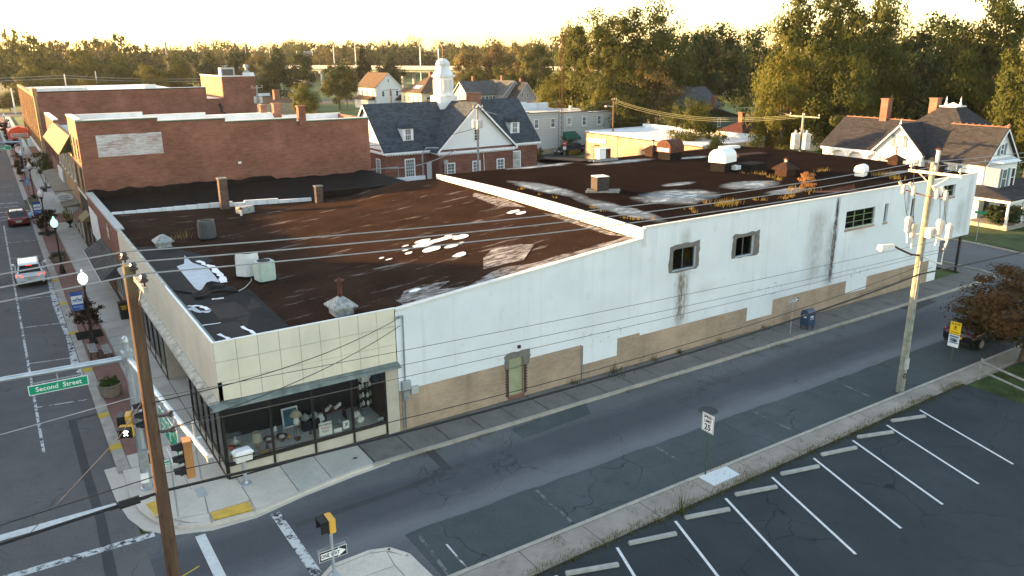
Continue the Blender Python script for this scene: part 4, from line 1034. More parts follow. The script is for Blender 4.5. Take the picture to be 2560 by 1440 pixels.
def chim(root, x, y, z0, z1, w=.6, m='chimney', d=None):
    c = MB().rbox(x, y, z0, z1, w, d or w, 0).obj('chimney', M[m], root); MB().rbox(x, y, z1, z1+.12, w+.14, (d or w)+.14, 0).obj('chimney_cap', M[m], c); return c

# brick shop next to the corner store
bs = thing('brick_shop', 'low red brick shop front with blank white sign board and star', 'shop', (0, 24.45, 0))
MB().box(0, 24.45, 2.6, .3, 40.75, 5.55).obj('front_wall', M['face_brick'], bs)
MB().box(-.06, 24.45, 5.55, .42, 40.75, 5.7).obj('coping', M['grey_box'], bs)
MB().face([(.42, 29.95, 5.0), (14, 27.1, 5.0), (24, 27.1, 5.4), (24, 40.7, 5.4), (.42, 40.7, 5.1)]).obj('flat_roof', M['tar'], bs)
MB().face([(-.05, 40.3, 4.7), (-.05, 35.1, 4.7), (-.05, 34.8, 3.1), (-.05, 37.2, 2.45), (-.05, 40.3, 2.5)][::-1]).ext([(-.06, 40.3, 4.7), (-.06, 35.1, 4.7), (-.06, 34.8, 3.1), (-.06, 37.2, 2.45), (-.06, 40.3, 2.5)], (.04, 0, 0)).obj('sign_board', M['white'], bs)
P = [(-.04, 29.3+(.62 if i % 2 == 0 else .25)*math.sin(2*PI*i/10), 4.65+(.62 if i % 2 == 0 else .25)*math.cos(2*PI*i/10)) for i in range(10)]
MB().face(P).ext([(-.02, p[1], p[2]) for p in P], (-.03, 0, 0)).obj('star', M['cream'], bs)
a = MB().face([(0, 34.4, 3.25), (0, 25.6, 3.25), (-1.25, 24.9, 2.35), (-1.25, 35.1, 2.35)]).face([(0, 25.6, 3.25), (0, 24.9, 2.35), (-1.25, 24.9, 2.35)]).face([(0, 34.4, 3.25), (-1.25, 35.1, 2.35), (0, 35.1, 2.35)]).face([(-1.25, 24.9, 2.35), (0, 24.9, 2.35), (0, 35.1, 2.35), (-1.25, 35.1, 2.35)]).obj('awning', M['sh_awn'], bs)
MB().box(-1.28, 24.86, 2.25, -1.2, 35.14, 2.34).obj('awning_fascia', M['offwhite'], bs)
for i, (ya, yb2) in enumerate(((24.6, 26.4), (26.6, 28.4), (30.2, 32.4), (33.0, 35.0), (35.6, 37.6), (38.0, 40.4))):
    o = MB().box(.02, ya, .6, .1, yb2, 2.5).obj('shop_window', M['glass'], bs); MB().box(-.03, ya-.06, .55, .0, yb2+.06, .63).box(-.03, ya-.06, .63, .0, ya, 2.55).box(-.03, yb2, .63, 0, yb2+.06, 2.55).obj('frame', M['brown'] if i > 1 else M['offwhite'], o)
MB().box(.03, 28.6, .0, .1, 30.0, 2.45).obj('door', M['brown'], bs); MB().box(.05, 24.45, 0, .28, 40.75, .58).obj('stall_riser', M['face_brick'], bs); MB().box(.12, 24.45, .6, .2, 40.7, 2.6).obj('shop_backing', M['dark'], bs)
MB().box(-.02, 40.45, 0, .3, 40.75, 2.6).obj('pier', M['brown'], bs)

# big brick building
bb = thing('brick_building', 'tall red brick building with faded white painted rectangle on its side', 'building', (0, 40.8, 0))
steps = ((0.0, 5.9, 11.2), (5.9, 11.2, 10.92), (11.2, 17.35, 10.62), (17.35, 24.15, 10.33))
b = MB()
for x0, x1, h in steps: b.box(x0, 40.8, 0, x1, 41.15, h)
b.obj('side_wall', M['red_brick'], bb)
def ghostm():
    t = NT('faded_wall_paint'); P = t.pos(); f = t.noise(t.scale(P, (1.6, 1, 9)), 1.0, 4, .75); g = t.noise(P, .9, 5)
    return t.out(t.mix(t.ramp(t.math('ADD', f, t.math('MULTIPLY', g, .5)), .62, .92, 0, .85), (.60, .60, .61), (.30, .17, .14)), .85, spec=.1)
D('ghost', ghostm()); D('tarwall', worn('tar_smear', (.012, .012, .012), (.24, .10, .07), .62))
MB().box(1.25, 40.775, 8.35, 6.05, 40.798, 10.05).obj('painted_panel', M['ghost'], bb)
b = MB(); n = 48; r = random.Random(2)
for i in range(n):
    xa, xc = .1+24*i/n, .1+24*(i+1)/n
    f = lambda x: 5.75+.28*noise.noise((x*.8, 1, 0))+.12*noise.noise((x*3.5, 5, 0))-(.35 if x > 15 else 0)
    b.face([(xa, 40.793, 4.9), (xc, 40.793, 4.9), (xc, 40.793, f(xc)), (xa, 40.793, f(xa))])
b.obj('tar_flashing', M['tar'], bb)
MB().fbox(('S', 40.8), 11.9, 12.15, 0, .1, 7.0, 7.2).obj('wall_lamp', M['white'], bb)
fb = MB().box(.0, 41.16, 5.2, .35, 48.1, 11.2); fb.obj('front_wall', M['gold_brick'], bb)
b = MB()
for x0, x1, h in steps: b.box(x0, 47.8, 9.0, x1, 48.1, h)
b.obj('far_parapet', M['red_brick'], bb)
b = MB()
for x0, x1, h in steps: b.box(x0+.36 if x0 == 0 else x0, 41.152, 9.3, x1, 41.17, h).box(x0+.36 if x0 == 0 else x0, 47.78, 9.3, x1, 47.798, h)
b.obj('parapet_lining', M['white_roof'], bb)
b = MB()
for x0, x1, h in steps: b.box(x0-.04, 40.74, h, x1, 41.2, h+.07).box(x0-.04, 47.76, h, x1, 48.14, h+.07)
b.obj('coping', M['offwhite'], bb); b = MB()
for x0, x1, h in steps: b.box(x0-.03, 40.73, h-.1, x1, 40.79, h-.002)
b.obj('drip_flashing', M['green_dark'], bb)
MB().box(-.05, 40.72, 11.272, .42, 48.16, 11.34).obj('coping', M['offwhite'], bb)
MB().box(.36, 41.18, 9.2, 24.1, 47.78, 9.3).obj('flat_roof', M['white_roof'], bb); MB().box(23.9, 41.16, 0, 24.15, 48.1, 10.3).obj('rear_wall', M['red_brick'], bb)
chim(bb, 17.85, 40.95, 10, 11.55, .62, 'red_brick'); chim(bb, 17.8, 47.9, 10, 11.45, .7)
for y in (42.0, 44.4, 46.8):
    window(bb, ('W', 0), y, 8.05, .95, 1.75, M['brown'], M['glass'], 1, 2, .1, .04)
for y in (42.6, 46.2): window(bb, ('W', 0), y, 5.6, 1.3, 1.9, M['brown'], M['glass'], 2, 2, .1, .04)
MB().box(-.02, 41.2, 5.0, .3, 48.1, 5.19).obj('cornice', M['offwhite'], bb)
MB().box(.1, 41.2, 0, .2, 48.1, 5.0).obj('shopfront', M['dark'], bb)
MB().face([(0, 43.6, 3.9), (0, 40.85, 3.9), (-.7, 40.85, 3.35), (-.7, 43.6, 3.35)]).face([(0, 40.85, 3.9), (0, 40.85, 3.35), (-.7, 40.85, 3.35)]).obj('awning', M['tan_awn'], bb)
MB().face([(0, 48, 3.4), (0, 44.2, 3.4), (-.8, 44.2, 2.8), (-.8, 48, 2.8)]).face([(0, 44.2, 3.4), (0, 44.2, 2.8), (-.8, 44.2, 2.8)]).obj('awning', M['rust'], bb)
for y in (41.3, 43.0, 44.8, 46.5, 47.9): MB().box(-.04, y-.1, 0, .06, y+.1, 3.3).obj('pilaster', M['brown'], bb)
for y in (42.1, 45.6): MB().box(.0, y-.6, .5, .08, y+.7, 2.6).obj('shop_window', M['glass_w'], bb)

D('canopy_tan', plain('grey_tan_canopy', (.15, .135, .10), .8, 0, .2, 1.5))
# shop with tan mansard
ms = thing('mansard_shop', 'two storey shop with a tan sloping mansard over its upper windows', 'shop', (0, 48.2, 0))
MB().box(.05, 48.2, 0, .4, 65.4, 9.4).obj('front_wall', M['gold_brick'], ms); MB().box(.4, 48.2, 8.4, 22, 65.4, 8.5).obj('flat_roof', M['roof_blue'], ms)
MB().box(.4, 65.0, 8, 22, 65.3, 9.2).obj('parapet', M['white_roof'], ms); MB().box(21.7, 48.2, 0, 22, 65, 8.5).obj('rear_wall', M['red_brick2'], ms)
MB().box(14, 48.4, 9.2, 22, 64.9, 9.6).obj('white_roof', M['white_roof'], ms); chim(ms, 20.0, 60, 9, 10.6, .7)
MB().face([(.0, 65.4, 9.5), (.0, 48.2, 9.5), (-1.05, 47.2, 8.15), (-1.05, 65.8, 8.15)]).obj('mansard', M['tan_awn'], ms)
MB().face([(.0, 48.2, 9.5), (.0, 48.2, 8.15), (-1.05, 47.2, 8.15)]).face([(-1.05, 47.2, 8.15), (0, 48.2, 8.15), (0, 65.4, 8.15), (-1.05, 65.8, 8.15)]).obj('mansard_end', M['green_dark'], ms)
MB().box(-1.09, 47.2, 8.07, -1.0, 65.8, 8.14).obj('eave_trim', M['gold_brick'], ms)
for y in (49.6, 52.6, 55.6, 58.6, 61.6, 64.4): window(ms, ('W', .05), y, 5.5, 1.1, 2.3, M['offwhite'], M['glass'], 1, 2, .12, .05)
MB().hexa([(-1.3, 49, 3.3), (.0, 49, 3.3), (.0, 76, 3.3), (-1.3, 76, 3.3)], [(-1.3, 49, 3.42), (.04, 49, 3.6), (.04, 76, 3.6), (-1.3, 76, 3.42)]).obj('canopy', M['canopy_tan'], ms)
MB().box(-.12, 62.5, 3.65, .03, 68, 4.9).obj('sign_board', M['white_roof'], ms)
for y in (50, 53, 56, 59, 62, 65): MB().box(-.03, y-.12, 0, .04, y+.12, 3.28).obj('pilaster', M['offwhite'], ms)
for y in (51.5, 54.5, 57.5, 60.5, 63.5): MB().box(.0, y-1.2, .5, .042, y+1.2, 2.9).obj('shop_window', M['glass_w'], ms)
os_ = thing('hanging_sign', 'white oval shop sign hanging from an iron bracket over the pavement', 'sign', (-.9, 52.0, 0))
MB().tube([(.0, 52.0, 4.35), (-1.6, 52.0, 4.35)], .03, 6).obj('bracket', M['black'], os_)
b = MB(); P = [(-.95+.75*math.cos(2*PI*i/20), 51.97, 3.72+.45*math.sin(2*PI*i/20)) for i in range(20)]; b.ext(P, (0, .06, 0)).obj('oval_board', M['white_roof'], os_)
b = MB()
for i, w in enumerate((.42, .5, .34)): b.box(-.95-w, 51.95, 3.88-i*.16, -.95+w, 51.968, 3.93-i*.16)
b.obj('faint_lettering', M['ac_dark'], os_)
# brick shop with parapet beyond
b3 = thing('brick_shop', 'narrow orange lit brick shop with a stepped parapet beyond the mansard', 'shop', (0, 65.5, 0))
MB().box(0.02, 65.5, 3.6, .4, 77.5, 9.7).obj('front_wall', M['face_brick'], b3); MB().box(.4, 65.5, 0, 22, 65.7, 8.6).box(.4, 77.2, 0, 22, 77.5, 8.6).obj('side_wall', M['red_brick2'], b3)
MB().box(.4, 65.7, 8.3, 22, 77.2, 8.4).obj('flat_roof', M['roof_blue'], b3); MB().box(0, 65.4, 9.7, .5, 77.6, 9.82).box(.38, 65.5, 8.5, .6, 77.5, 9.0).obj('coping', M['white_roof'], b3)
MB().box(.05, 65.5, 0, .3, 77.5, 3.6).obj('shopfront', M['glass_w'], b3)
for y in (67.5, 70.5, 73.5, 76): window(b3, ('W', .02), y, 5.3, 1.0, 2.2, M['brown'], M['glass'], 1, 2, .1, .05)

# theatre block
th = thing('theatre_building', 'long brick theatre block with bright orange sunlit front and tower', 'building', (0, 94, 0))
MB().box(.35, 94, 0, 21.8, 94.4, 11.55).box(21.802, 94, 0, 24.2, 94.4, 9.9).obj('side_wall', M['red_brick2'], th)
MB().box(.0, 94, 3.6, .34, 142, 11.0).obj('front_wall', M['gold_brick'], th); MB().box(.03, 94, 0, .3, 142, 3.6).obj('shopfront', M['glass_w'], th)
MB().box(.35, 94.41, 10.6, 21.8, 142, 10.7).obj('flat_roof', M['white_roof'], th); MB().box(-.05, 93.95, 11.0, .5, 100, 11.95).box(-.05, 100, 11.0, .5, 142, 11.2).obj('front_parapet', M['gold_brick'], th)
b = MB().box(.5, 93.95, 11.56, 6.5, 94.45, 11.98).box(6.5, 93.95, 11.56, 21.8, 94.45, 11.62).box(13.6, 94.6, 11.2, 15.2, 95.4, 12.1); b.obj('coping', M['white_roof'], th)
MB().box(.36, 93.96, 11.44, 21.8, 93.998, 11.55).obj('tar_band', M['tar'], th)
b = MB()
for y in range(96, 141, 3): b.box(-.12, y-.25, 3.6, -.002, y+.25, 10.9)
b.obj('pilaster', M['gold_brick'], th)
for y in (97.5, 103.5, 109.5, 115.5, 121.5, 127.5, 133.5, 139.5): window(th, ('W', 0), y, 6.2, 1.4, 3.0, M['brown'], M['glass'], 2, 3, .12, .06)
MB().box(-.3, 94, 3.5, -.01, 120, 3.75).obj('cornice', M['offwhite'], th); MB().box(-1.2, 96, 3.3, -.301, 106, 3.45).obj('canopy', M['rust'], th)
MB().box(24.2, 94.0, 0, 29.0, 107.5, 12.95).obj('tower', M['red_brick2'], th)
b = MB().box(24.15, 93.95, 12.96, 29.05, 94.3, 13.1).box(24.15, 94.3, 12.96, 24.5, 107.6, 13.1).box(27.5, 94.3, 12.96, 29.05, 94.9, 13.5); b.obj('coping', M['white_roof'], th)
MB().box(24.185, 94.4, 9.9, 24.198, 107.5, 12.94).obj('sunlit_brick', M['gold_brick'], th)  # thin gold sheet paints sunlight onto the tower's west face
MB().box(21.8, 94.41, 9.7, 24.18, 107, 9.85).obj('flat_roof', M['white_roof'], th)
b = MB().tube([(23.4, 93.9, 9.2), (23.7, 93.9, 8.6), (23.7, 93.9, 7.9), (24.3, 93.9, 7.7), (24.4, 93.9, 4)], .22, 6); b.obj('downpipe', M['black'], th)
t = thing('air_conditioner', 'grey air conditioner box on top of the theatre tower', 'air conditioner', (25.3, 96.5, 13.0)); MB().box(24.6, 95.8, 13.0, 26.6, 97.2, 14.2).obj('casing', M['grey_box'], t); MB().box(24.8, 95.76, 13.1, 26.4, 95.798, 14.0).obj('grille', M['ac_dark'], t)
t = thing('roof_vent', 'metal vent stack on the theatre tower corner', 'vent', (28.3, 95.5, 13.1)); MB().lathe(28.3, 95.5, [(.45, 13.05), (.45, 13.7), (.2, 13.8), (.2, 14.2), (.4, 14.25), (.3, 14.6), (0, 14.65)], 10).obj('stack', M['steel2'], t)
mq = thing('theatre_marquee', 'red and white theatre marquee jutting over the pavement', 'marquee', (-.05, 123, 0))
MB().box(-3.1, 122, 3.3, -.1, 131, 4.4).obj('canopy', M['orange_sign'], mq); MB().box(-2.8, 121.93, 3.55, -.4, 121.998, 4.15).obj('letter_panel', M['sign_white'], mq)
b = MB(); r = random.Random(4)
for j in range(3):
    x = -2.7
    while x < -.6: w = r.uniform(.1, .28); b.box(x, 121.9, 3.62+j*.18, x+w, 121.928, 3.72+j*.18); x += w+.07
b.obj('faint_lettering', M['rust'], mq)
P = [(-3.1, 122, 4.42), (-.1, 122, 4.42), (-.6, 122, 4.9), (-1.6, 122, 5.2), (-2.6, 122, 4.9)]; MB().ext(P, (0, 2.5, 0)).obj('crest', M['orange_sign'], mq)

# post office
po = thing('post_office', 'brick post office with slate blue roof, white gables and cupola', 'post office', (44, 56, 0))
MB().box(32.47, 56, -.2, 54.1, 66, 5.2).obj('wall', M['po_brick'], po); MB().box(38.52, 54, -.2, 48.98, 55.998, 5.0).obj('front_wing', M['po_brick'], po)
D('po_white', siding('post_office_white_boards', (.74, .75, .76), .22, .25)); zr, yr = 10.1, 61.0
MB().face([(32.47, 56, 5.2), (32.47, 61, 10), (32.47, 66, 5.2)][::-1]).face([(54.1, 56, 5.2), (54.1, 66, 5.2), (54.1, 61, 10)]).obj('side_gable', M['po_white'], po)
MB().face([(38.5, 54, 5.05), (49, 54, 5.05), (43.75, 54, 10.0)]).obj('front_gable', M['po_white'], po)
k = (zr-5.2)/5.0; b = MB()
for ye, yi in ((55.6, 61), (66.4, 61)):
    A = [(32.1, ye, 5.2-.4*k), (54.45, ye, 5.2-.4*k), (54.45, 61, zr), (32.1, 61, zr)]; b.ext([(p[0], p[1], p[2]+.05) for p in A], (0, 0, .14))
kw = (10.15-5.05)/5.25
for xe in (38.1, 49.4):
    A = [(xe, 53.6, 5.05-.4*kw), (xe, 61.0, 5.05-.4*kw), (43.75, 61.0, 10.15), (43.75, 53.6, 10.15)]; b.ext([(p[0], p[1], p[2]+.05) for p in A], (0, 0, .14))
b.obj('roof', M['sh_blue'], po)
MB().face([(38.2, 53.65, 5.0), (43.75, 53.65, 10.38), (43.75, 57, 10.38), (43.75, 53.65, 10.36)][:3]).obj('ridge_sliver', M['sh_blue'], po)
b = MB()
for xe in (38.1, 49.4): b.ext([(xe, 53.55, 4.62), (43.75, 53.55, 10.0), (43.75, 53.55, 10.25), (xe, 53.55, 4.9)], (0, -.06, 0))
for xs in (32.05, 54.4):
    for ye in (55.6, 66.4): b.ext([(xs, ye, 4.75), (xs, 61, 10.0), (xs, 61, 10.22), (xs, ye, 5.0)], (.06, 0, 0))
b.box(32.1, 55.55, 4.72, 38.48, 55.9, 4.95).box(49.02, 55.55, 4.72, 54.4, 55.9, 4.95).box(38.1, 53.6, 4.55, 49.4, 53.97, 4.8).box(38.2, 53.98, 4.55, 38.51, 55.6, 4.8).box(48.99, 53.98, 4.55, 49.3, 55.6, 4.8).box(32.2, 55.9, 4.72, 32.46, 66, 4.95)
b.obj('cornice', M['white'], po)
b = MB()
for i in range(30): x = 38.4+i*.36; b.box(x, 53.72, 4.38, x+.18, 53.95, 4.54)
for i in range(17): x = 32.5+i*.36; b.box(x, 55.7, 4.55, x+.18, 55.9, 4.71)
for i in range(13): x = 49.3+i*.36; b.box(x, 55.7, 4.55, x+.18, 55.9, 4.71)
b.obj('dentil', M['white'], po)['kind'] = 'stuff'
F1, F2 = ('S', 56), ('S', 54)
window(po, F1, 35.6, 1.43, 1.35, 2.65, M['white'], M['glass_w'], 4, 6, .14, .06); window(po, F1, 50.75, 1.6, 1.45, 2.35, M['white'], M['glass_b'], 1, 2, .14, .06)
for u in (40.05, 43.6, 47.1): window(po, F2, u, 1.7, 1.15, 1.75, M['white'], M['glass_w'], 2, 4, .13, .06)
window(po, F2, 43.75, 5.85, .8, 1.4, M['white'], M['glass'], 2, 4, .06, .05); window(po, ('W', 32.47), 58, 1.9, 1.2, 2.2, M['white'], M['glass_w'], 3, 6, .13, .06)
dr = MB().fbox(F1, 38.4-.55, 38.4+.09, 0, .06, 1.2, 3.45).obj('door', M['white'], po); 
b = MB()
for i in range(5):
    for j in range(12):
        if (i+j) % 2 == 0: pass
b = MB().tube([(39.15, 53.8, .1), (39.15, 53.8, 3.7)], .09, 8).box(39.0, 53.6, 3.4, 39.5, 53.9, 3.85); b.obj('service_mast', M['grey_box'], po)
MB().tube([(44.6, 53.9, 4.3), (44.7, 53.9, 1.5)], .06, 6).obj('downpipe', M['offwhite'], po)
def dormer(x):
    d = MB().box(x-.68, 56.75, 6.0, x+.68, 59.2, 7.55).obj('dormer', M['white'], po)
    MB().ext([(x-.8, 56.6, 7.5), (x+.8, 56.6, 7.5), (x+.45, 56.6, 8.0), (x, 56.6, 8.1), (x-.45, 56.6, 8.0)], (0, 3.0, 0)).obj('dormer_roof', M['sh_blue'], d)
    for s in (-.62, .62): MB().fbox(('S', 56.75), x+s-.06, x+s+.06, 0, .04, 6.0, 7.48).obj('jamb', M['white'], d)
    b = MB().fbox(('S', 56.75), x-.42, x-.34, 0, .05, 6.2, 7.4).fbox(('S', 56.75), x+.34, x+.42, 0, .05, 6.2, 7.4).fbox(('S', 56.75), x-.34, x+.34, 0, .05, 6.75, 6.82)
    for i in (1, 2): b.fbox(('S', 56.75), x-.34+.68*i/3-.012, x-.34+.68*i/3+.012, 0, .04, 6.2, 7.4)
    b.obj('window_bar', M['white'], d); MB().fbox(('S', 56.75), x-.34, x+.34, .0, .02, 6.2, 7.4).obj('pane', M['glass_w'], d)
dormer(35.9); dormer(51.1)
chim(po, 46.1, 58.6, 8.3, 11.2, 1.35, 'chimney'); MB().rbox(46.1, 58.6, 8.0, 9.2, 1.55, 1.55, 0).obj('chimney_base', M['white'], po)
cu = MB().box(42.05, 60.0, 9.0, 44.55, 62.5, 10.9).obj('cupola', M['white'], po); cx, cy = 43.3, 61.25
MB().lathe(cx, cy, [(1.62, 10.9), (1.62, 11.05), (1.45, 11.1), (1.45, 11.0)][:3], 4).lathe(cx, cy, [(1.28, 11.05), (1.28, 13.15), (1.55, 13.2), (1.6, 13.4), (1.45, 13.42)], 8).obj('louvre_stage', M['white'], cu)
b = MB()
for i in range(12):
    z = 11.5+i*.12
    for s in (-.42, .42): b.box(cx+s-.32, cy-1.30, z, cx+s+.32, cy-1.20, z+.05)
    b.box(cx-1.30, cy-.4, z, cx-1.2, cy+.4, z+.05)
b.obj('louvre', M['white_roof'], cu)
MB().lathe(cx, cy, [(1.5, 13.42), (1.35, 13.5), (1.0, 13.95), (.85, 14.4), (.82, 14.5)], 8).lathe(cx, cy, [(.82, 14.5), (.9, 14.75), (.75, 15.1), (.45, 15.35), (.1, 15.45), (0, 15.46)], 12).obj('bell_roof', M['white_roof'], cu)
b = MB().tube([(cx, cy, 15.4), (cx, cy, 17.6)], .045, 6).tube([(cx-.4, cy, 16.45), (cx+.4, cy, 16.45)], .03, 5).tube([(cx, cy-.4, 16.45), (cx, cy+.4, 16.45)], .03, 5).lathe(cx, cy, [(0, 15.6), (.12, 15.7), (0, 15.8)], 8)
b.obj('weather_vane', M['gold_brick'], cu); MB().ext([(cx-.25, cy, 17.1), (cx+.3, cy, 17.15), (cx+.2, cy, 17.5), (cx, cy, 17.35), (cx-.2, cy, 17.45)], (0, .04, 0)).obj('vane_figure', M['gold_brick'], cu)
t = thing('loading_dock', 'white walled loading dock with grey railings behind the brick building', 'loading dock', (30, 46, 0)); MB().box(25.0, 44, -.1, 31.5, 44.2, 3.9).box(25, 44.2, -.1, 25.2, 48, 3.9).obj('dock_wall', M['white_roof'], t)
MB().tube([(25.5, 44.1, 3.9), (25.5, 44.1, 5.0), (28.5, 44.1, 5.0), (28.5, 44.1, 3.9)], .05, 6).tube([(31.3, 44.1, 3.9), (31.3, 44.1, 6.2), (31.8, 44.1, 6.7), (33.2, 44.1, 6.6)], .07, 6).obj('railing', M['steel2'], t)

# pale sided two storey building with green awning
sb = thing('sided_building', 'long pale sided two storey building with a small green awning', 'building', (76, 78, 0))
b = MB(); hs = ((66.5, 67.9, 6.75), (67.9, 73.9, 6.6), (73.9, 80.1, 6.45), (80.1, 86.0, 6.2))
for x0, x1, h in hs: b.box(x0, 78, -.3, x1, 90, h)
b.obj('wall', M['v_sid'], sb); b = MB()
for x0, x1, h in hs: b.box(x0-.03, 77.9, h, x1+.03, 78.2, h+.1)
b.obj('drip_flashing', M['brown'], sb)
MB().box(66.5, 77.93, -.25, 86, 77.998, .7).obj('stone_base', M['tan_block'], sb)
MB().box(66.6, 88.5, 6.2, 74.6, 88.8, 7.7).box(74.6, 88.5, 6.2, 79.3, 88.8, 7.5).box(79.3, 82, 6.1, 79.8, 82.3, 7.2).obj('far_parapet', M['white_roof'], sb); MB().box(66.8, 80, 6.5, 68.4, 81, 7.3).obj('roof_box', M['offwhite'], sb)
for u in (69.38, 72.7, 76.05, 79.3, 82.55): window(sb, ('S', 78), u, 4.15, .9, 1.5, M['white'], M['glass_w'], 1, 2, .1, .05)
MB().fbox(('S', 78), 75.7, 76.3, .06, .45, 4.2, 4.6).obj('window_unit', M['offwhite'], sb)
MB().face([(74.9, 77.98, 3.3), (77.4, 77.98, 3.3), (77.9, 76.9, 2.3), (74.6, 76.9, 2.3)]).face([(74.9, 77.98, 3.3), (74.6, 76.9, 2.3), (74.6, 77.98, 2.3)]).face([(77.4, 77.98, 3.3), (77.9, 77.98, 2.3), (77.9, 76.9, 2.3)]).face([(74.6, 76.9, 2.0), (77.9, 76.9, 2.0), (77.9, 76.9, 2.3), (74.6, 76.9, 2.3)]).obj('awning', M['green_awn'], sb)
MB().fbox(('S', 78), 75.8, 76.9, 0, .05, -.1, 2.0).obj('door', M['glass_w'], sb); MB().tube([(83.8, 77.95, 1), (83.8, 77.95, 5), (84.6, 77.95, 5)], .05, 5).obj('conduit', M['steel2'], sb)
# tan block building
tb = thing('block_building', 'low tan block building with white flat roof, lit by the sun', 'building', (73.6, 60, 0))
MB().box(73.6, 62.6, -.2, 86, 70.5, 3.9).box(73.65, 45.4, -.2, 86, 62.598, 3.85).obj('wall', M['tan_block'], tb); MB().box(73.9, 45.7, 3.86, 86.2, 70.2, 4.0).box(85.8, 45.4, 3.9, 86.2, 70.5, 4.6).box(73.6, 70.2, 3.902, 85.8, 70.5, 4.15).obj('flat_roof', M['white_roof'], tb)
MB().box(73.54, 62.6, 3.8, 73.598, 70.5, 3.92).box(73.59, 45.4, 3.75, 73.648, 62.5, 3.87).obj('drip_flashing', M['rust'], tb)
b = MB(); r = random.Random(8); y = 69.9
while y > 65.3:
    w = r.uniform(.25, .5); b.fbox(('W', 73.6), y-w, y, .02, .10, 2.35+r.uniform(0, .25), 3.1); y -= w+.03
b.fbox(('W', 73.6), 65.3, 69.9, .0, .018, 2.7, 3.0); b.obj('sign_letters', M['white'], tb)
for y in (68.6, 66.4): MB().fbox(('W', 73.6), y-.4, y+.4, 0, .05, .0, 2.0).obj('door', M['bluefr'], tb)
MB().fbox(('W', 73.6), 67.0, 68.0, 0, .2, 2.0, 2.15).obj('wall_lamp', M['rust'], tb)
# white two storey gable house
wh = thing('white_house', 'white two storey house with brown gable roof and arched attic window', 'house', (100, 206, 0))
gable(wh, 95.6, 104.1, 201, 216, -.2, 6.2, 10.3, 'y', M['w_sid'], M['sh_brown'])
for u in (97.9, 100.4, 102.6): window(wh, ('S', 201), u, 3.4, .9, 1.7, M['white'], M['glass'], 1, 2)
for y in (204, 208, 212): window(wh, ('W', 95.6), y, 3.4, .9, 1.7, M['white'], M['glass'], 1, 2)
window(wh, ('S', 201), 99.8, 7.6, .6, 1.1, M['white'], M['glass'], 1, 2)
MB().ext([(93.2, 202, 2.4), (97.2, 202, 2.4), (97.2, 202, 2.5), (95.2, 202, 3.6), (93.2, 202, 2.5)], (0, 12, 0)).obj('porch_roof', M['sh_brown'], wh); MB().box(93.4, 202.3, -.2, 95.58, 213, 2.4).obj('porch', M['w_sid'], wh)
MB().ext([(101.5, 198.5, 2.2), (105.5, 198.5, 2.2), (103.5, 198.5, 3.8)], (0, 2.49, 0)).obj('entry_roof', M['sh_dark'], wh); MB().box(101.8, 199.0, -.2, 105.2, 200.98, 2.2).obj('entry', M['w_sid'], wh)
# cream hip roofed house with solar panels
yh = thing('cream_house', 'cream house with brown hipped roof, solar panels and two chimneys', 'house', (104, 181, 0))
MB().box(97.8, 175, -.2, 111, 188, 5.4).obj('wall', M['y_wall'], yh); hip(yh, 97.8, 111, 175, 188, 5.4, 9.8, M['sh_brown'], .8)
for y in (177, 180, 183, 186): window(yh, ('W', 97.8), y, 2.6, .8, 1.8, M['white'], M['glass'], 1, 2)
for u in (100, 104): window(yh, ('S', 175), u, 2.6, .9, 1.6, M['brown'], M['glass'], 1, 2)
hip(yh, 99.5, 106, 169.5, 174.2, 3.6, 4.9, M['sh_brown'], .3, name='porch_roof'); MB().box(99.8, 170, -.2, 105.8, 174.99, 3.55).obj('porch', M['y_wall'], yh)
chim(yh, 104.6, 182, 8, 10.9, .9); chim(yh, 104.6, 176.9, 6, 10.2, .8)
q = MB().face([(97.9, 178.2, 5.93), (97.9, 182.6, 5.93), (100.2, 182.6, 7.35), (100.2, 178.2, 7.35)]); q.obj('solar_panel', M['steel'], yh)
MB().face([(102.0, 175.0, 6.2), (104.2, 175.0, 6.2), (104.2, 177.2, 7.6), (102.8, 177.2, 7.6)]).obj('solar_panel', M['bluefr'], yh)
# grey house
gh = thing('grey_house', 'grey house with pale grey roof, orange chimneys and front gable', 'house', (112, 160, 0))
gable(gh, 104.2, 114.6, 160, 168, -.2, 5.3, 8.6, 'x', M['grey_sid'], M['sh_grey']); gable(gh, 113.2, 119.8, 156, 167, -.2, 5.4, 8.7, 'y', M['grey_sid'], M['sh_grey'])
window(gh, ('S', 156), 116.6, 3.1, .9, 1.6, M['white'], M['glass_w'], 1, 2)
for u in (109, 110.3, 111.4, 112.5): window(gh, ('S', 160), u, 2.9, 1.1, 1.9, M['white'], M['glass'], 2, 1, .1)
chim(gh, 108.3, 164, 8, 9.9, .6); chim(gh, 116.5, 162, 8, 10.0, .6); window(gh, ('W', 104.2), 164, 5.6, .5, 1.3, M['white'], M['glass_b'], 1, 2)
# mauve house
vh = thing('mauve_house', 'mauve house with steep dark roof partly behind the big tree', 'house', (118, 155, 0))
gable(vh, 114.4, 121.2, 152, 162, -.2, 4.2, 8.4, 'y', M['mauve'], M['sh_dark']); MB().ext([(121.1, 152, 4.3), (124.6, 152, 2.7), (124.6, 152, 2.9), (121.1, 152, 4.55)], (0, 10, 0)).obj('lean_to_roof', M['sh_dark'], vh); MB().box(121.2, 152.3, -.2, 124.2, 162, 2.7).obj('lean_to', M['mauve'], vh)
for u, z in ((116.6, 4.6), (118.3, 4.5)): window(vh, ('S', 152), u, z, .6, 1.0, M['offwhite'], M['glass'], 1, 2, .06)
chim(vh, 119.5, 157, 7, 9.2, .7, 'red_brick2')
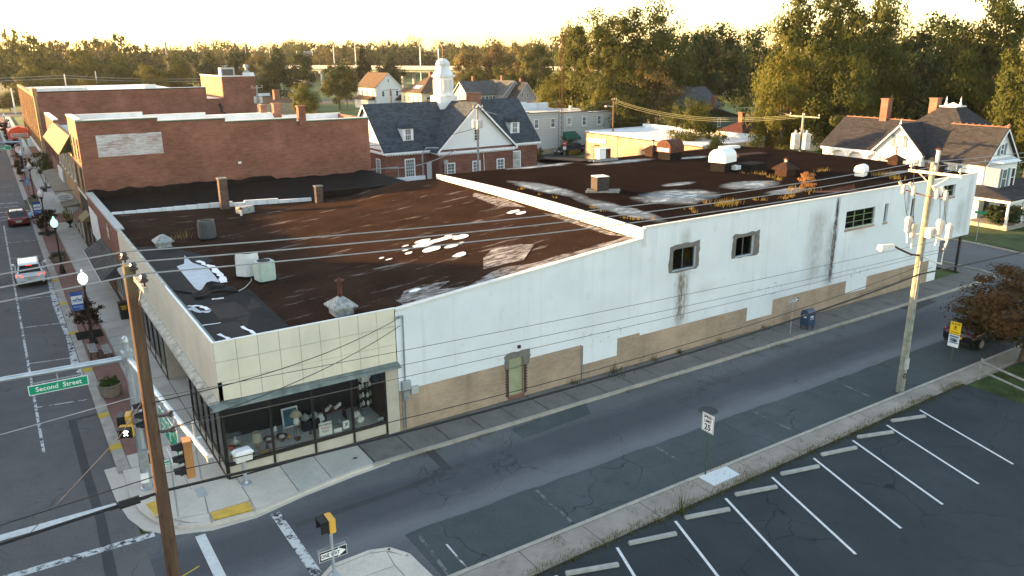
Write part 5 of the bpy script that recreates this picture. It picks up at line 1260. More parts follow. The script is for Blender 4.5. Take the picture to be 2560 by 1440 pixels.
# green house
gr = thing('green_house', 'dark green house with grey roof half hidden by a round tree', 'house', (112, 90, 0))
gable(gr, 108.5, 121, 86, 95, -.2, 5.6, 8.9, 'x', M['green_sid'], M['sh_grey']); chim(gr, 112.2, 88.5, 7, 9.5, .8, 'red_brick2'); chim(gr, 118.3, 85, 5, 7.4, .7)
MB().ext([(117, 84, 5.2), (127, 84, 2.6), (127, 84, 2.8), (117, 84, 5.5)], (0, 8, 0)).obj('lean_to_roof', M['sh_grey'], gr); MB().box(104, 84.5, -.2, 126, 86, 3.2).obj('porch', M['green_sid'], gr)
for u in (105.5, 119.5): window(gr, ('S', 84.5), u, 1.3, .9, 1.7, M['white'], M['glass_w'], 1, 2)
# maroon roofed outbuilding
mr = thing('maroon_roof_house', 'low house with a maroon hipped roof and brick chimney', 'house', (97, 58, 0))
MB().box(91, 53.5, -.2, 103, 62, 2.8).obj('wall', M['po_brick'], mr); hip(mr, 91, 103, 53.5, 62, 2.8, 5.4, M['sh_maroon'], .5); chim(mr, 95.3, 57.8, 4.6, 6.6, .8)
yr_ = thing('distant_house', 'house with white eave and tall yellow lit chimney behind the trees', 'house', (112, 60, 0)); gable(yr_, 110, 120, 55, 66, -.2, 5.2, 7.2, 'x', M['y_wall'], M['sh_dark']); chim(yr_, 110.4, 62.3, 4, 9.0, .9, 'gold_brick')
# Victorian house
vi = thing('victorian_house', 'white Victorian house with blue shutters and a hipped tower roof', 'house', (77, 15, 0))
gable(vi, 73.3, 78.9, 9.0, 20, -.1, 5.75, 8.7, 'y', M['vict'], M['sh_dark'], .35)
gable(vi, 72.5, 79, 14.8, 19.9, -.1, 6.1, 8.7, 'x', M['vict'], M['sh_dark'], .3)
gable(vi, 75.8, 84.3, 19.9, 28.6, -.1, 5.4, 8.4, 'y', M['vict'], M['sh_dark'], .4, ends=False)
b = MB(); A = [(75.0, 11.5), (84.0, 11.5), (84.0, 20.5), (75.0, 20.5)]; cxx, cyy = 79.4, 16.1
T = [(cxx-.9, cyy-.8), (cxx+.9, cyy-.8), (cxx+.9, cyy+.8), (cxx-.9, cyy+.8)]
b.hexa([(x, y, 7.0) for x, y in A], [(x, y, 10.3) for x, y in T]); b.obj('tower_roof', M['sh_dark'], vi)
MB().box(cxx-1.0, cyy-.9, 10.3, cxx+1.0, cyy+.9, 10.42).ext([(cxx-.02, cyy-.8, 10.42), (cxx-.02, cyy+.8, 10.42), (cxx-.02, cyy, 10.75)], (.05, 0, 0)).obj('ridge_crest', M['offwhite'], vi)
for y in (cyy-.75, cyy+.75): MB().lathe(cxx, y, [(.22, 10.42), (.12, 10.7), (.06, 10.9), (.09, 11.1), (.03, 11.2), (0, 11.45)], 8).obj('finial', M['offwhite'], vi)
chim(vi, 80.1, 24.0, 8, 10.7, .85, 'red_brick2'); chim(vi, 79.9, 18.3, 8.4, 11.0, .85, 'chimney')
b = MB()
for i in range(9): y = 9.0+i*.62; b.lathe(76.1, y, [(.09, 8.86), (.11, 8.98), (0, 9.06)], 6)
for i in range(9): y = 21+i*.85; b.lathe(80.05, y, [(.09, 8.56), (.11, 8.68), (0, 8.76)], 6)
b.box(76.02, 8.7, 8.84, 76.18, 14.2, 8.92).box(79.97, 20, 8.54, 80.13, 28.8, 8.62); b.lathe(76.1, 8.72, [(.16, 8.8), (.2, 9.05), (0, 9.25)], 8)
b.obj('ridge_tile', M['chimney'], vi)['kind'] = 'stuff'
MB().lathe(72.3, 17.35, [(.12, 8.8), (.05, 9.1), (0, 9.4)], 6).obj('finial', M['offwhite'], vi)
window(vi, ('W', 72.5), 17.35, 6.45, .8, 1.25, M['white'], M['glass_b'], 1, 2, .08, .05, True, M['blue_sh'])
window(vi, ('S', 9.0), 76.1, 6.2, .7, 1.1, M['white'], M['glass_w'], 1, 2, .08, .05, True, M['blue_sh'])
for y in (12.0, 14.0): window(vi, ('W', 73.3), y, 3.5, .9, 1.7, M['white'], M['glass_b'], 1, 2, .08, .05, True, M['blue_sh'])
for y in (15.9, 18.6): window(vi, ('W', 72.5), y, 3.9, .85, 1.5, M['white'], M['glass_b'], 1, 2, .08, .05, True, M['blue_sh'])
# angled bay below the street gable
bay = MB().hexa([(73.32, 9.0, 2.2), (74.1, 7.9, 2.2), (77.2, 7.9, 2.2), (78.4, 9.0, 2.2)], [(73.32, 9.0, 5.7), (74.1, 7.9, 5.7), (77.2, 7.9, 5.7), (78.4, 9.0, 5.7)]).obj('bay', M['vict'], vi)
MB().hexa([(73.1, 9.0, 5.701), (74.0, 7.6, 5.701), (77.4, 7.6, 5.701), (78.7, 9.0, 5.701)], [(73.3, 9, 5.95), (74.1, 8.2, 5.95), (77.2, 8.2, 5.95), (78.5, 9, 5.95)]).obj('bay_roof', M['white'], bay)
window(vi, ('S', 7.9), 75.0, 3.2, .95, 1.9, M['white'], M['glass_w'], 1, 2, .08, .05, True, M['blue_sh']); window(vi, ('S', 7.9), 76.6, 3.2, .8, 1.9, M['white'], M['glass'], 1, 2, .08, .05)
MB().hexa([(71.3, 5.2, 2.7), (83, 5.2, 2.7), (83, 9.0, 3.45), (73.3, 9.0, 3.45)][::1], [(71.3, 5.2, 2.82), (83, 5.2, 2.82), (83, 9.0, 3.57), (73.3, 9.0, 3.57)]).hexa([(71.3, 5.2, 2.7), (73.3, 9.0, 3.45), (73.3, 13.5, 3.45), (71.3, 13.5, 2.7)], [(71.3, 5.2, 2.82), (73.3, 9, 3.57), (73.3, 13.5, 3.57), (71.3, 13.5, 2.82)]).obj('porch_roof', M['sh_dark'], vi)
MB().box(71.4, 5.3, 2.45, 83, 5.45, 2.69).box(71.4, 5.45, 2.45, 71.55, 13.4, 2.69).obj('porch_beam', M['white'], vi); MB().box(71.3, 5.2, -.1, 83, 8.99, .35).obj('porch_floor', M['wood_grey'], vi)
for x, y in ((71.6, 5.5), (74.4, 5.5), (77.2, 5.5), (80, 5.5), (71.6, 9.2), (71.6, 12.9)): MB().lathe(x, y, [(.16, .35), (.13, .5), (.11, 2.3), (.17, 2.45)], 10).obj('porch_post', M['white'], vi)
b = MB()
for i in range(34): x = 74.6+i*.24; b.box(x-.025, 5.48, .55, x+.025, 5.52, 1.15)
b.box(74.5, 5.45, 1.15, 82.8, 5.55, 1.22).box(74.5, 5.45, .48, 82.8, 5.55, .54).obj('balustrade', M['white'], vi)['kind'] = 'stuff'
MB().box(73.2, 8.93, .4, 83, 8.985, 2.44).obj('porch_wall', M['vict'], vi)
for x in (74.2, 77.4): MB().box(x, 8.88, .6, x+.9, 8.925, 2.2).obj('window', M['glass'], vi)
for y in (20.6, 22.9, 25.2, 27.4):
    MB().box(75.35, y-.08, 2.8, 75.5, y+.08, 5.2).obj('porch_post', M['white'], vi)
    b = MB()
    for s in (-1, 1): b.ext([(75.42, y, 5.2), (75.42, y+s*.9, 5.2), (75.42, y+s*.35, 4.85), (75.42, y, 4.1)], (.05, 0, 0))
    b.obj('bracket', M['white'], vi)
MB().box(75.3, 20, 5.15, 75.55, 28.6, 5.38).obj('porch_beam', M['white'], vi); MB().box(75.81, 20, 2.8, 75.84, 28.5, 5.3).obj('porch_wall', M['y_wall'], vi)
# small far building and chimney stacks
fb_ = thing('flat_roofed_building', 'low building with black flat roof and white far parapet beyond the theatre', 'building', (60, 200, 0))
MB().box(55.8, 186, -.2, 71, 228, 3.5).obj('wall', M['tan_block'], fb_); MB().box(56.1, 186.3, 3.5, 70.7, 227.7, 3.55).obj('flat_roof', M['tar'], fb_); MB().box(55.8, 227.4, 3.5, 70.9, 228, 4.4).obj('parapet', M['white_roof'], fb_); chim(fb_, 66, 205, 3.5, 6.2, 1.6)
# raised road bridge
br = thing('road_bridge', 'long grey highway bridge on concrete piers before the woods', 'bridge', (205, 330, 0))
A, B_ = Vector((205, 270, 0)), Vector((-60, 1010, 0)); t_ = (B_-A).normalized(); s_ = Vector((-t_.y, t_.x, 0))
A = A-t_*120
def along(k, off, z): v = A+t_*k+s_*off; return (v.x, v.y, z)
Ln = 1050
MB().hexa([along(0, -6, 8.6), along(Ln, -6, 8.6), along(Ln, 6, 8.6), along(0, 6, 8.6)][::-1], [along(0, -6, 9.0), along(Ln, -6, 9.0), along(Ln, 6, 9.0), along(0, 6, 9.0)][::-1]).obj('deck', M['concrete_b'], br)
for off in (6.01, -6.3): MB().hexa([along(0, off, 8.5), along(Ln, off, 8.5), along(Ln, off+.3, 8.5), along(0, off+.3, 8.5)][::-1], [along(0, off, 10.1), along(Ln, off, 10.1), along(Ln, off+.3, 10.1), along(0, off+.3, 10.1)][::-1]).obj('parapet', M['concrete_b'], br)
for off in (-5, 0, 5): MB().hexa([along(0, off-.3, 7.3), along(Ln, off-.3, 7.3), along(Ln, off+.3, 7.3), along(0, off+.3, 7.3)][::-1], [along(0, off-.3, 8.59), along(Ln, off-.3, 8.59), along(Ln, off+.3, 8.59), along(0, off+.3, 8.59)][::-1]).obj('girder', M['bridge_green'], br)
me = None
for i in range(33):
    k = 15+i*31
    if me is None:
        b = MB(); ang = math.atan2(t_.y, t_.x)
        b.rbox(0, 0, 6.0, 7.25, 1.6, 11.5, ang)
        for o_ in (-4, 4): v = s_*o_; b.rbox(v.x, v.y, -.2, 5.99, 1.3, 1.3, ang)
        o = b.obj('pier', M['concrete_b'], br, rel=False); me = o.data
    else: o = bpy.data.objects.new('pier', me); COL.objects.link(o); o.parent = br
    v = A+t_*k; o.location = (v.x-205, v.y-330, 0)
# ------------------------------------------------------------------ buildings across the street (left of the frame; they shade it)
ac = thing('brick_row', 'row of brick shops across the main street, beyond the left edge', 'shops', (-19.5, 0, 0))
for x0, y0, y1, h in ((-30, -20, 24.0, 9.35), (-30, 24.01, 39.0, 13.6), (-30, 39.01, 110, 12.0), (-30, 110.01, 200, 9.5)):
    MB().box(x0, y0, -.1, -19.4, y1, h).obj('wall', M['red_brick2'], ac); MB().box(x0-.1, y0+.02, h, -19.2, y1-.02, h+.15).obj('coping', M['offwhite'], ac)
sheet('sidewalk', [(-19.4, -60), (-15.6, -60), (-15.6, 236), (-19.4, 236)], .0, M['conc_mk'])

# ------------------------------------------------------------------ vehicles
D('car_white', plain('white_car_paint', (.70, .71, .72), .25, 0, .03, 1, 0, .5)); D('car_red', plain('dark_red_car_paint', (.15, .012, .018), .25, .2, .05, 1, 0, .5)); D('car_black', plain('black_car_paint', (.012, .012, .015), .2, 0, .05, 1, 0, .5))
D('tyre', plain('tyre_rubber', (.02, .02, .02), .9)); D('rim', plain('alloy_rim', (.35, .36, .37), .35, .7)); D('tail', plain('tail_light_red', (.30, .01, .01), .25, 0, .05, 1, 0, .5)); D('tail_on', emit('lit_tail_light', (1.0, .10, .02), .35)); D('chrome', plain('chrome_trim', (.6, .6, .6), .25, .8)); D('plate', plain('number_plate', (.6, .6, .55), .5)); D('carglass', glass('car_glass', (.010, .012, .014), .25)); D('head', plain('headlight_glass', (.55, .56, .58), .15))
def car(label, cat, L, W, H, belt, paint, kind, lit=False, group=None, name='parked_car', plate='plate', detail=True):
    """points along +X, origin on the ground under its middle"""
    t = thing(name, label, cat, (0, 0, 0), group)
    hw = W/2; l = L/2; zb = .24
    # lower body: rings along the length
    if kind == 'suv': st_ = [(-l, .45, belt-.18, .86), (-l+.10, .30, belt-.02, .95), (-l+.5, zb, belt+.02, 1), (-l*.2, zb, belt, 1), (l*.42, zb, belt-.02, 1), (l*.72, zb, belt-.10, .98), (l-.15, .28, belt-.24, .92), (l, .40, belt-.42, .78)]
    elif kind == 'van': st_ = [(-l, .40, belt-.08, .9), (-l+.10, .28, belt, .96), (-l+.5, zb, belt, 1), (0, zb, belt, 1), (l*.5, zb, belt-.02, 1), (l*.78, zb, belt-.16, .97), (l-.12, .28, belt-.34, .92), (l, .36, belt-.48, .8)]
    else: st_ = [(-l, .42, belt-.14, .82), (-l+.10, .30, belt-.03, .92), (-l+.55, zb, belt, .98), (-l*.3, zb, belt, 1), (l*.3, zb, belt-.01, 1), (l*.65, zb, belt-.10, .98), (l-.15, .28, belt-.22, .9), (l, .38, belt-.36, .76)]
    b = MB(); n = 10
    for x, z0, z1, k in st_:
        w = hw*k; h = z1-z0
        b.v += [(x, y, z) for y, z in ((-w*.86, z0), (-w*.97, z0+h*.25), (-w, z0+h*.6), (-w*.96, z0+h*.88), (-w*.86, z1), (w*.86, z1), (w*.96, z0+h*.88), (w, z0+h*.6), (w*.97, z0+h*.25), (w*.86, z0))]
    for i in range(len(st_)-1):
        for q in range(n):
            q2 = (q+1) % n; b.f.append((i*n+q, (i+1)*n+q, (i+1)*n+q2, i*n+q2)); b.m.append(0)
    b.f.append(tuple(range(n))); b.m.append(0); b.f.append(tuple((len(st_)-1)*n+q for q in range(n))[::-1]); b.m.append(0)
    body = b.obj('body', paint, t, smooth=False)
    md = body.modifiers.new('bevel', 'BEVEL'); md.width = .04; md.segments = 2; md.limit_method = 'ANGLE'
    # cabin
    if kind == 'suv': xr0, xr1, xf1, xf0 = -l+.16, -l+.62, l*.18, l*.50
    elif kind == 'van': xr0, xr1, xf1, xf0 = -l+.08, -l+.32, l*.28, l*.66
    else: xr0, xr1, xf1, xf0 = -l+.55, -l+1.35, l*.12, l*.48
    w0, w1 = hw*.88, hw*.68; zt = H; z0 = belt-.01; c = MB()
    ring0 = [(xr0, -w0, z0), (xf0, -w0, z0), (xf0, w0, z0), (xr0, w0, z0)]; ring1 = [(xr1, -w1, zt-.05), (xf1, -w1, zt-.05), (xf1, w1, zt-.05), (xr1, w1, zt-.05)]
    c.hexa(ring0, ring1); cab = c.obj('cabin', paint, t); md = cab.modifiers.new('bevel', 'BEVEL'); md.width = .05; md.segments = 2
    rf = MB(); xm = (xr1+xf1)/2; rf.hexa([(xr1-.05, -w1*.96, zt-.048), (xf1+.05, -w1*.96, zt-.048), (xf1+.05, w1*.96, zt-.048), (xr1-.05, w1*.96, zt-.048)], [(xr1+.25, -w1*.8, zt), (xf1-.25, -w1*.8, zt), (xf1-.25, w1*.8, zt), (xr1+.25, w1*.8, zt)]).obj('roof', paint, t)
    def lerp(a, c_, k): return tuple(a[i]+(c_[i]-a[i])*k for i in range(3))
    def pane(nm, A, B_, C_, D_, nrm, u0, u1, v0, v1, m=M['carglass'], d=.012):
        P = []
        for u, v in ((u0, v0), (u1, v0), (u1, v1), (u0, v1)):
            p = lerp(lerp(A, B_, u), lerp(D_, C_, u), v); P.append(tuple(p[i]+nrm[i]*d for i in range(3)))
        return MB().face(P).obj(nm, m, t)
    pane('rear_window', ring0[3], ring0[0], ring1[0], ring1[3], (-.8, 0, .5), .07, .93, .12 if kind != 'sedan' else .06, .92)
    pane('windscreen', ring0[1], ring0[2], ring1[2], ring1[1], (.7, 0, .7), .06, .94, .06, .92)
    cuts = [.06, .30, .33, .62, .65, .93] if kind != 'sedan' else [.10, .48, .51, .92]
    for i in range(0, len(cuts), 2):
        pane('side_window', ring0[0], ring0[1], ring1[1], ring1[0], (0, -.9, .3), cuts[i], cuts[i+1], .10, .88); pane('side_window', ring0[3], ring0[2], ring1[2], ring1[3], (0, .9, .3), cuts[i], cuts[i+1], .10, .88)
    for x in (-l*.62, l*.62):
        for s in (-1, 1):
            y = s*(hw-.12)
            w_ = MB().tube([(x, y-.12, .345), (x, y+.12, .345)], .345, 18).obj('wheel', M['tyre'], t); MB().tube([(x, y+s*.121, .345), (x, y+s*.126, .345)], .22, 14).obj('rim', M['rim'], w_)
    for s in (-1, 1):
        zl = belt-.22
        MB().hexa([(-l-.015, s*hw*.50, zl), (-l+.12, s*hw*.965, zl), (-l+.2, s*hw*.965, zl), (-l+.1, s*hw*.5, zl)][::s], [(-l+.03, s*hw*.50, zl+.16), (-l+.14, s*hw*.955, zl+.2), (-l+.24, s*hw*.95, zl+.2), (-l+.1, s*hw*.5, zl+.16)][::s]).obj('tail_light', M['tail_on'] if lit else M['tail'], t)
        MB().box(l-.28, s*hw*.5-.2, belt-.42, l-.04, s*hw*.5+.2, belt-.28).obj('headlight', M['head'], t)
        MB().rbox(xf0-.35, s*(hw+.06), belt-.02, belt+.13, .16, .2, 0).obj('mirror', paint, t)
    if detail:
        MB().box(-l-.03, -hw*.72, .34, -l+.2, hw*.72, .50).obj('rear_bumper', M['tyre'] if kind != 'sedan' else paint, t)
        MB().box(-l-.035, -.26, belt-.42, -l+.05, .26, belt-.28).obj('number_plate', M[plate], t)
        MB().box(-l-.03, -hw*.45, belt-.24, -l+.08, hw*.45, belt-.20).obj('trim_strip', M['chrome'], t)
        if kind == 'suv':
            for s in (-1, 1): MB().tube([(xr1+.1, s*w1*.85, zt+.03), (xf1-.1, s*w1*.85, zt+.03)], .02, 6).obj('roof_rail', M['chrome'], t)
            MB().hexa([(xr1-.22, -w1*.9, zt-.08), (xr1+.05, -w1*.9, zt-.06), (xr1+.05, w1*.9, zt-.06), (xr1-.22, w1*.9, zt-.08)], [(xr1-.22, -w1*.9, zt-.04), (xr1+.05, -w1*.9, zt), (xr1+.05, w1*.9, zt), (xr1-.22, w1*.9, zt-.04)]).obj('spoiler', paint, t)
        if lit: MB().box(xr1-.235, -.2, zt-.11, xr1-.19, .2, zt-.085).obj('brake_light', M['tail_on'], t)
        if kind == 'sedan': MB().hexa([(-l+1.25, -.04, zt-.03), (-l+1.5, -.04, zt), (-l+1.5, .04, zt), (-l+1.25, .04, zt-.03)], [(-l+1.2, -.01, zt+.08), (-l+1.4, -.01, zt+.02), (-l+1.4, .01, zt+.02), (-l+1.2, .01, zt+.08)]).obj('antenna', paint, t)
    return t
def put(t, x, y, rz, z=-.115): t.location = (x, y, z); t.rotation_euler = (0, 0, rz); return t
put(car('white sports utility car with its brake lights lit on the main street', 'car', 4.85, 1.94, 1.68, 1.02, M['car_white'], 'suv', True), -4.78, 38.35, PI/2-.02)
put(car('dark red saloon car parked at the kerb on the main street', 'car', 4.8, 1.86, 1.45, .92, M['car_red'], 'sedan'), -4.62, 63.3, PI/2)
put(car('black sports utility car half hidden behind the red leaved tree', 'car', 4.6, 1.88, 1.68, 1.03, M['car_black'], 'suv', False, None, 'parked_car', 'sig_yellow'), 40.2, -8.15, .0)
put(car('dark minivan parked in front of the pale sided building', 'car', 4.9, 1.95, 1.75, 1.02, M['car_black'], 'van'), 74.0, 75.4, PI)
put(car('black car behind the minivan at the corner of the block building', 'car', 4.6, 1.85, 1.45, .92, M['car_black'], 'sedan', False, None, 'parked_car', 'plate', False), 79.3, 76.4, PI)
put(car('small grey car crossing the far highway bridge', 'car', 4.8, 1.85, 1.5, .92, M['steel2'], 'sedan', False, None, 'moving_car', 'plate', False), 107.5, 543, math.atan2(t_.y, t_.x), 9.02)

# ------------------------------------------------------------------ street lamps
D('globe', plain('milky_lamp_globe', (.82, .81, .78), .35, 0, .03)); D('globe_on', emit('lit_green_globe', (.45, 1.0, .65), .22)); D('globe_warm', emit('lit_white_globe', (1.0, .95, .88), .35)); D('banner_blue', plain('banner_blue', (.03, .11, .36), .7))
def lamp_post(gm, label):
    t = thing('street_lamp', label, 'street lamp', (0, 0, 0), 'globe street lamps along the main street')
    MB().lathe(0, 0, [(.24, 0), (.24, .12), (.19, .18), (.17, .45), (.12, .6), (.10, .66)], 12).obj('base', M['black'], t)
    MB().lathe(0, 0, [(.075, .64), (.06, 1.5), (.05, 3.25), (.08, 3.32), (.06, 3.4)], 10).obj('pole', M['black'], t)
    MB().lathe(0, 0, [(.07, 3.4), (.15, 3.5), (.17, 3.58), (.14, 3.6)], 12).obj('collar', M['black'], t)
    g_ = MB().lathe(0, 0, [(.13, 3.6), (.23, 3.74), (.265, 3.92), (.22, 4.1), (.13, 4.2), (.07, 4.24)], 14).obj('globe', gm, t, smooth=True)
    MB().lathe(0, 0, [(.075, 4.235), (.10, 4.29), (.05, 4.36), (.02, 4.44), (0, 4.46)], 10).obj('finial', gm, t, smooth=True)
    return t
l0 = lamp_post(M['globe_warm'], 'globe street lamp with a blue banner nearest the signal pole'); l0.location = (-2.57, 20.1, 0)
l1 = lamp_post(M['globe_on'], 'street lamp whose globe glows green beside the pavement'); l1.location = (-2.66, 38.7, 0)
l2 = None
for i, (x, y, lb) in enumerate(((-2.62, 54.5, 'globe street lamp with a blue banner beside the dark red car'), (-2.45, 76.8, 'globe street lamp by the crossing and the disabled parking sign'), (-2.6, 92.2, 'globe street lamp beside the distant clock post'),
        (-2.4, 126.6, 'globe street lamp in front of the red theatre marquee'), (-2.4, 142.5, 'globe street lamp just beyond the theatre marquee'), (-2.4, 157, 'second street lamp from the far end of the street'), (-2.4, 173.8, 'farthest street lamp at the end of the street'))):
    if l2 is None: l2 = lamp_post(M['globe'], lb); l2.location = (x, y, 0)
    else: dup(l2, (x, y, 0), 0, lb)
def banner(x, y, label):
    t = thing('street_banner', label, 'banner', (x, y, 0), 'blue street lamp banners')
    b = MB().tube([(x, y, 3.22), (x-.72, y, 3.22)], .018, 6).tube([(x, y, 2.1), (x-.72, y, 2.1)], .018, 6); b.obj('bracket', M['black'], t)
    c = MB().box(x-.70, y-.006, 2.12, x-.1, y+.006, 3.2).obj('cloth', M['banner_blue'], t)
    MB().box(x-.69, y-.012, 2.50, x-.11, y-.008, 2.98).obj('white_field', M['sign_white'], c)
    def horse(cx, s):
        q = MB(); yy = y-.016
        def ex(P): q.ext([(cx+p[0]*s, yy, 2.72+p[1]*s) for p in P], (0, .002, 0))
        ex([(-.10, -.02), (.10, -.03), (.11, .05), (.02, .06), (-.09, .06)]); ex([(.08, .02), (.13, .04), (.19, .14), (.13, .15)]); ex([(.12, .12), (.22, .08), (.21, .13), (.15, .17)])
        for lx, d in ((-.09, -.03), (-.05, .03), (.05, -.02), (.09, .04)): ex([(lx-.012, 0), (lx+.014, 0), (lx+d+.01, -.15), (lx+d-.012, -.15)])
        ex([(-.11, .05), (-.09, .06), (-.17, -.04), (-.19, -.02)]); return q
    q1 = horse(x-.53, .95); q1.obj('horse_figure', M['banner_blue'], c); horse(x-.27, .95).obj('horse_figure', M['banner_blue'], c)
    text(c, 'Pocomoke', .11, (x-.38, y-.012, 2.34), (1, 0, 0), (0, 0, 1), M['sign_white']); text(c, 'City', .09, (x-.26, y-.012, 2.22), (1, 0, 0), (0, 0, 1), M['sign_white'])
    return t
banner(-2.63, 20.05, 'blue and white banner with two horses on the nearest lamp'); banner(-2.68, 54.45, 'blue and white banner on the lamp by the dark red car'); banner(-2.46, 126.5, 'faint blue banner on the lamp before the theatre marquee')

# ------------------------------------------------------------------ plants and furniture on the pavement
def leafmat(name, c, c2, tr=.42):
    t = NT(name); oi = t.n('ShaderNodeObjectInfo').outputs['Random']
    f = t.noise(t.obj(), .9, 3); g_ = t.noise(t.obj(), 7.0, 2)
    col = t.mix(t.ramp(f, .35, .65), c, c2); col = t.mix(t.ramp(g_, .3, .7, 0, .5), col, tuple(x*.55 for x in c)); col = t.mix(t.math('MULTIPLY', oi, .25), col, tuple(min(1, x*1.5) for x in c2))
    t.out(col, .7, spec=.2)
    d = t.n('ShaderNodeBsdfTranslucent'); t.l(col, d.inputs[0]); mx = t.n('ShaderNodeMixShader'); mx.inputs[0].default_value = tr
    o = [n for n in t.t.nodes if n.type == 'OUTPUT_MATERIAL'][0]
    t.l(t.b.outputs[0], mx.inputs[1]); t.l(d.outputs[0], mx.inputs[2]); t.l(mx.outputs[0], o.inputs[0]); return t.mat
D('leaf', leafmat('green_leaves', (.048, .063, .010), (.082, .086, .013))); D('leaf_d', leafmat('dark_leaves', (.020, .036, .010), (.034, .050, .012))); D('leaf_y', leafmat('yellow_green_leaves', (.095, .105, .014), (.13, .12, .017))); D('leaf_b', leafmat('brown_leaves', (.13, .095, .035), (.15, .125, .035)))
D('leaf_r', leafmat('reddish_leaves', (.13, .055, .02), (.08, .06, .02))); D('leaf_o', leafmat('olive_leaves', (.035, .033, .012), (.05, .03, .015))); D('leaf_c', leafmat('conifer_leaves', (.018, .028, .010), (.028, .038, .012))); D('boxwood', leafmat('boxwood_leaves', (.05, .09, .015), (.07, .12, .02))); D('chart', leafmat('chartreuse_leaves', (.20, .21, .02), (.26, .25, .03))); D('bark', plain('tree_bark', (.085, .062, .045), .9, 0, .4, 4, .4))
D('dry', leafmat('dry_grass', (.22, .155, .04), (.28, .21, .05), .4)); D('weed', leafmat('weed_grass', (.11, .12, .03), (.17, .14, .04), .4)); D('dry_o', leafmat('orange_seed_heads', (.36, .16, .05), (.42, .22, .08), .4))
def leafcloud(seed, n, clumps, size, R0=1.0, lo=-.75, elong=1.0, shell=.55, csize=.30, flat=.62, shape=None):
    """unit crown: leaf quads grouped in clumps over an uneven ellipsoid"""
    r = random.Random(seed); cl = []
    for i in range(clumps):
        while True:
            p = Vector((r.uniform(-1, 1), r.uniform(-1, 1), r.uniform(lo, 1)))
            if p.length <= 1 and p.length > shell*r.uniform(.3, 1): break
        k = 1.0+.28*noise.noise(p*1.7+Vector((seed, 0, 0)))
        if shape == 'cone': s = max(.08, (1-p.z)/1.75); p = Vector((p.x*s, p.y*s, p.z))
        cl.append((p*k*(1-csize*.55), csize*r.uniform(.45, 1.4)))
    b = MB(); V, Fc = b.v, b.f; b.nrm = []
    for i in range(n):
        c, cs = cl[i % clumps]
        d = Vector((r.gauss(0, 1), r.gauss(0, 1), r.gauss(0, 1))).normalized()
        p = c+Vector((d.x, d.y, d.z*flat))*cs*(r.random()**.45)
        nn = (d+p.normalized()*.6+Vector((r.gauss(0, .5), r.gauss(0, .5), r.gauss(.25, .5)))).normalized()
        a = nn.cross(Vector((r.gauss(0, 1), r.gauss(0, 1), r.gauss(0, 1)))).normalized(); bb = nn.cross(a); s = size*r.uniform(.6, 1.3)
        k = len(V); q = r.uniform(.5, .9)
        V += [tuple(R0*(p+a*s*.5)), tuple(R0*(p+bb*s*.5*q)), tuple(R0*(p-a*s*.5)), tuple(R0*(p-bb*s*.5*q))]; Fc.append((k, k+1, k+2, k+3)); b.m.append(0); w = (d*.7+p.normalized()*.5+nn*.6+Vector((0, 0, .1))).normalized(); b.nrm += [tuple(w)]*4
    return b
def trunkmesh(seed, h, spread, r0=.06, n=6, thin=1.0):
    r = random.Random(seed); b = MB(); top = h*.5
    b.tube([(0, 0, -.02), (r.uniform(-.03, .03), r.uniform(-.03, .03), top*.5), (r.uniform(-.05, .05), r.uniform(-.05, .05), top)], r0, 8, 0, r0*.7)
    for i in range(n):
        a = 2*PI*i/n+r.uniform(-.4, .4); z0 = top*r.uniform(.55, 1.0); e = spread*r.uniform(.55, .95)
        b.tube([(0, 0, z0), (e*.4*math.cos(a), e*.4*math.sin(a), z0+h*.16), (e*math.cos(a), e*math.sin(a), z0+h*r.uniform(.25, .42))], r0*.5*thin, 5, 0, r0*.12*thin)
    return b
def street_tree(x, y, w, h, label, seed, m='leaf_o', zc=.58):
    t = thing('street_tree', label, 'tree', (0, 0, 0), 'small trees in pavement tree pits')
    b = MB(); r = random.Random(seed)
    for i in range(5):
        a = 2*PI*i/5; b.tube([(.05*math.cos(a), .05*math.sin(a), 0), (.18*w*math.cos(a), .18*w*math.sin(a), h*.4), (.35*w*math.cos(a), .35*w*math.sin(a), h*.75)], .035, 5, 0, .012)
    b.obj('trunk', M['bark'], t)
    c = leafcloud(seed, 2600, 46, .11, 1, -.8, 1, .4, .30); c.v = [(p[0]*w/2, p[1]*w/2, h*zc+p[2]*h*.42) for p in c.v]; c.obj('crown', M[m], t)
    MB().box(-.7, -.75, .004, .7, .75, .03).obj('soil_pit', M['tar'], t)
    t.location = (x, y, 0); return t
street_tree(-2.6, 21.9, 2.2, 2.4, 'small dark bushy tree beside the nearest lamp and banner', 11); street_tree(-2.6, 55.8, 2.6, 2.8, 'small dark bushy tree beside the second banner lamp', 12)
street_tree(-2.6, 95, 2.6, 3.6, 'dark tree beside the distant one way sign', 13); street_tree(-2.6, 128, 2.6, 4.5, 'dark tree beside the lamp before the marquee', 14); street_tree(-.7, 86.5, 2.8, 4.6, 'slender leafy tree in the gap before the theatre wall', 15, 'leaf', .66)
street_tree(-2.6, 150, 3, 5, 'far street tree near the end of the main street', 16)
D('pot', plain('exposed_aggregate_pot', (.27, .225, .18), .9, 0, .2, 8, .3))
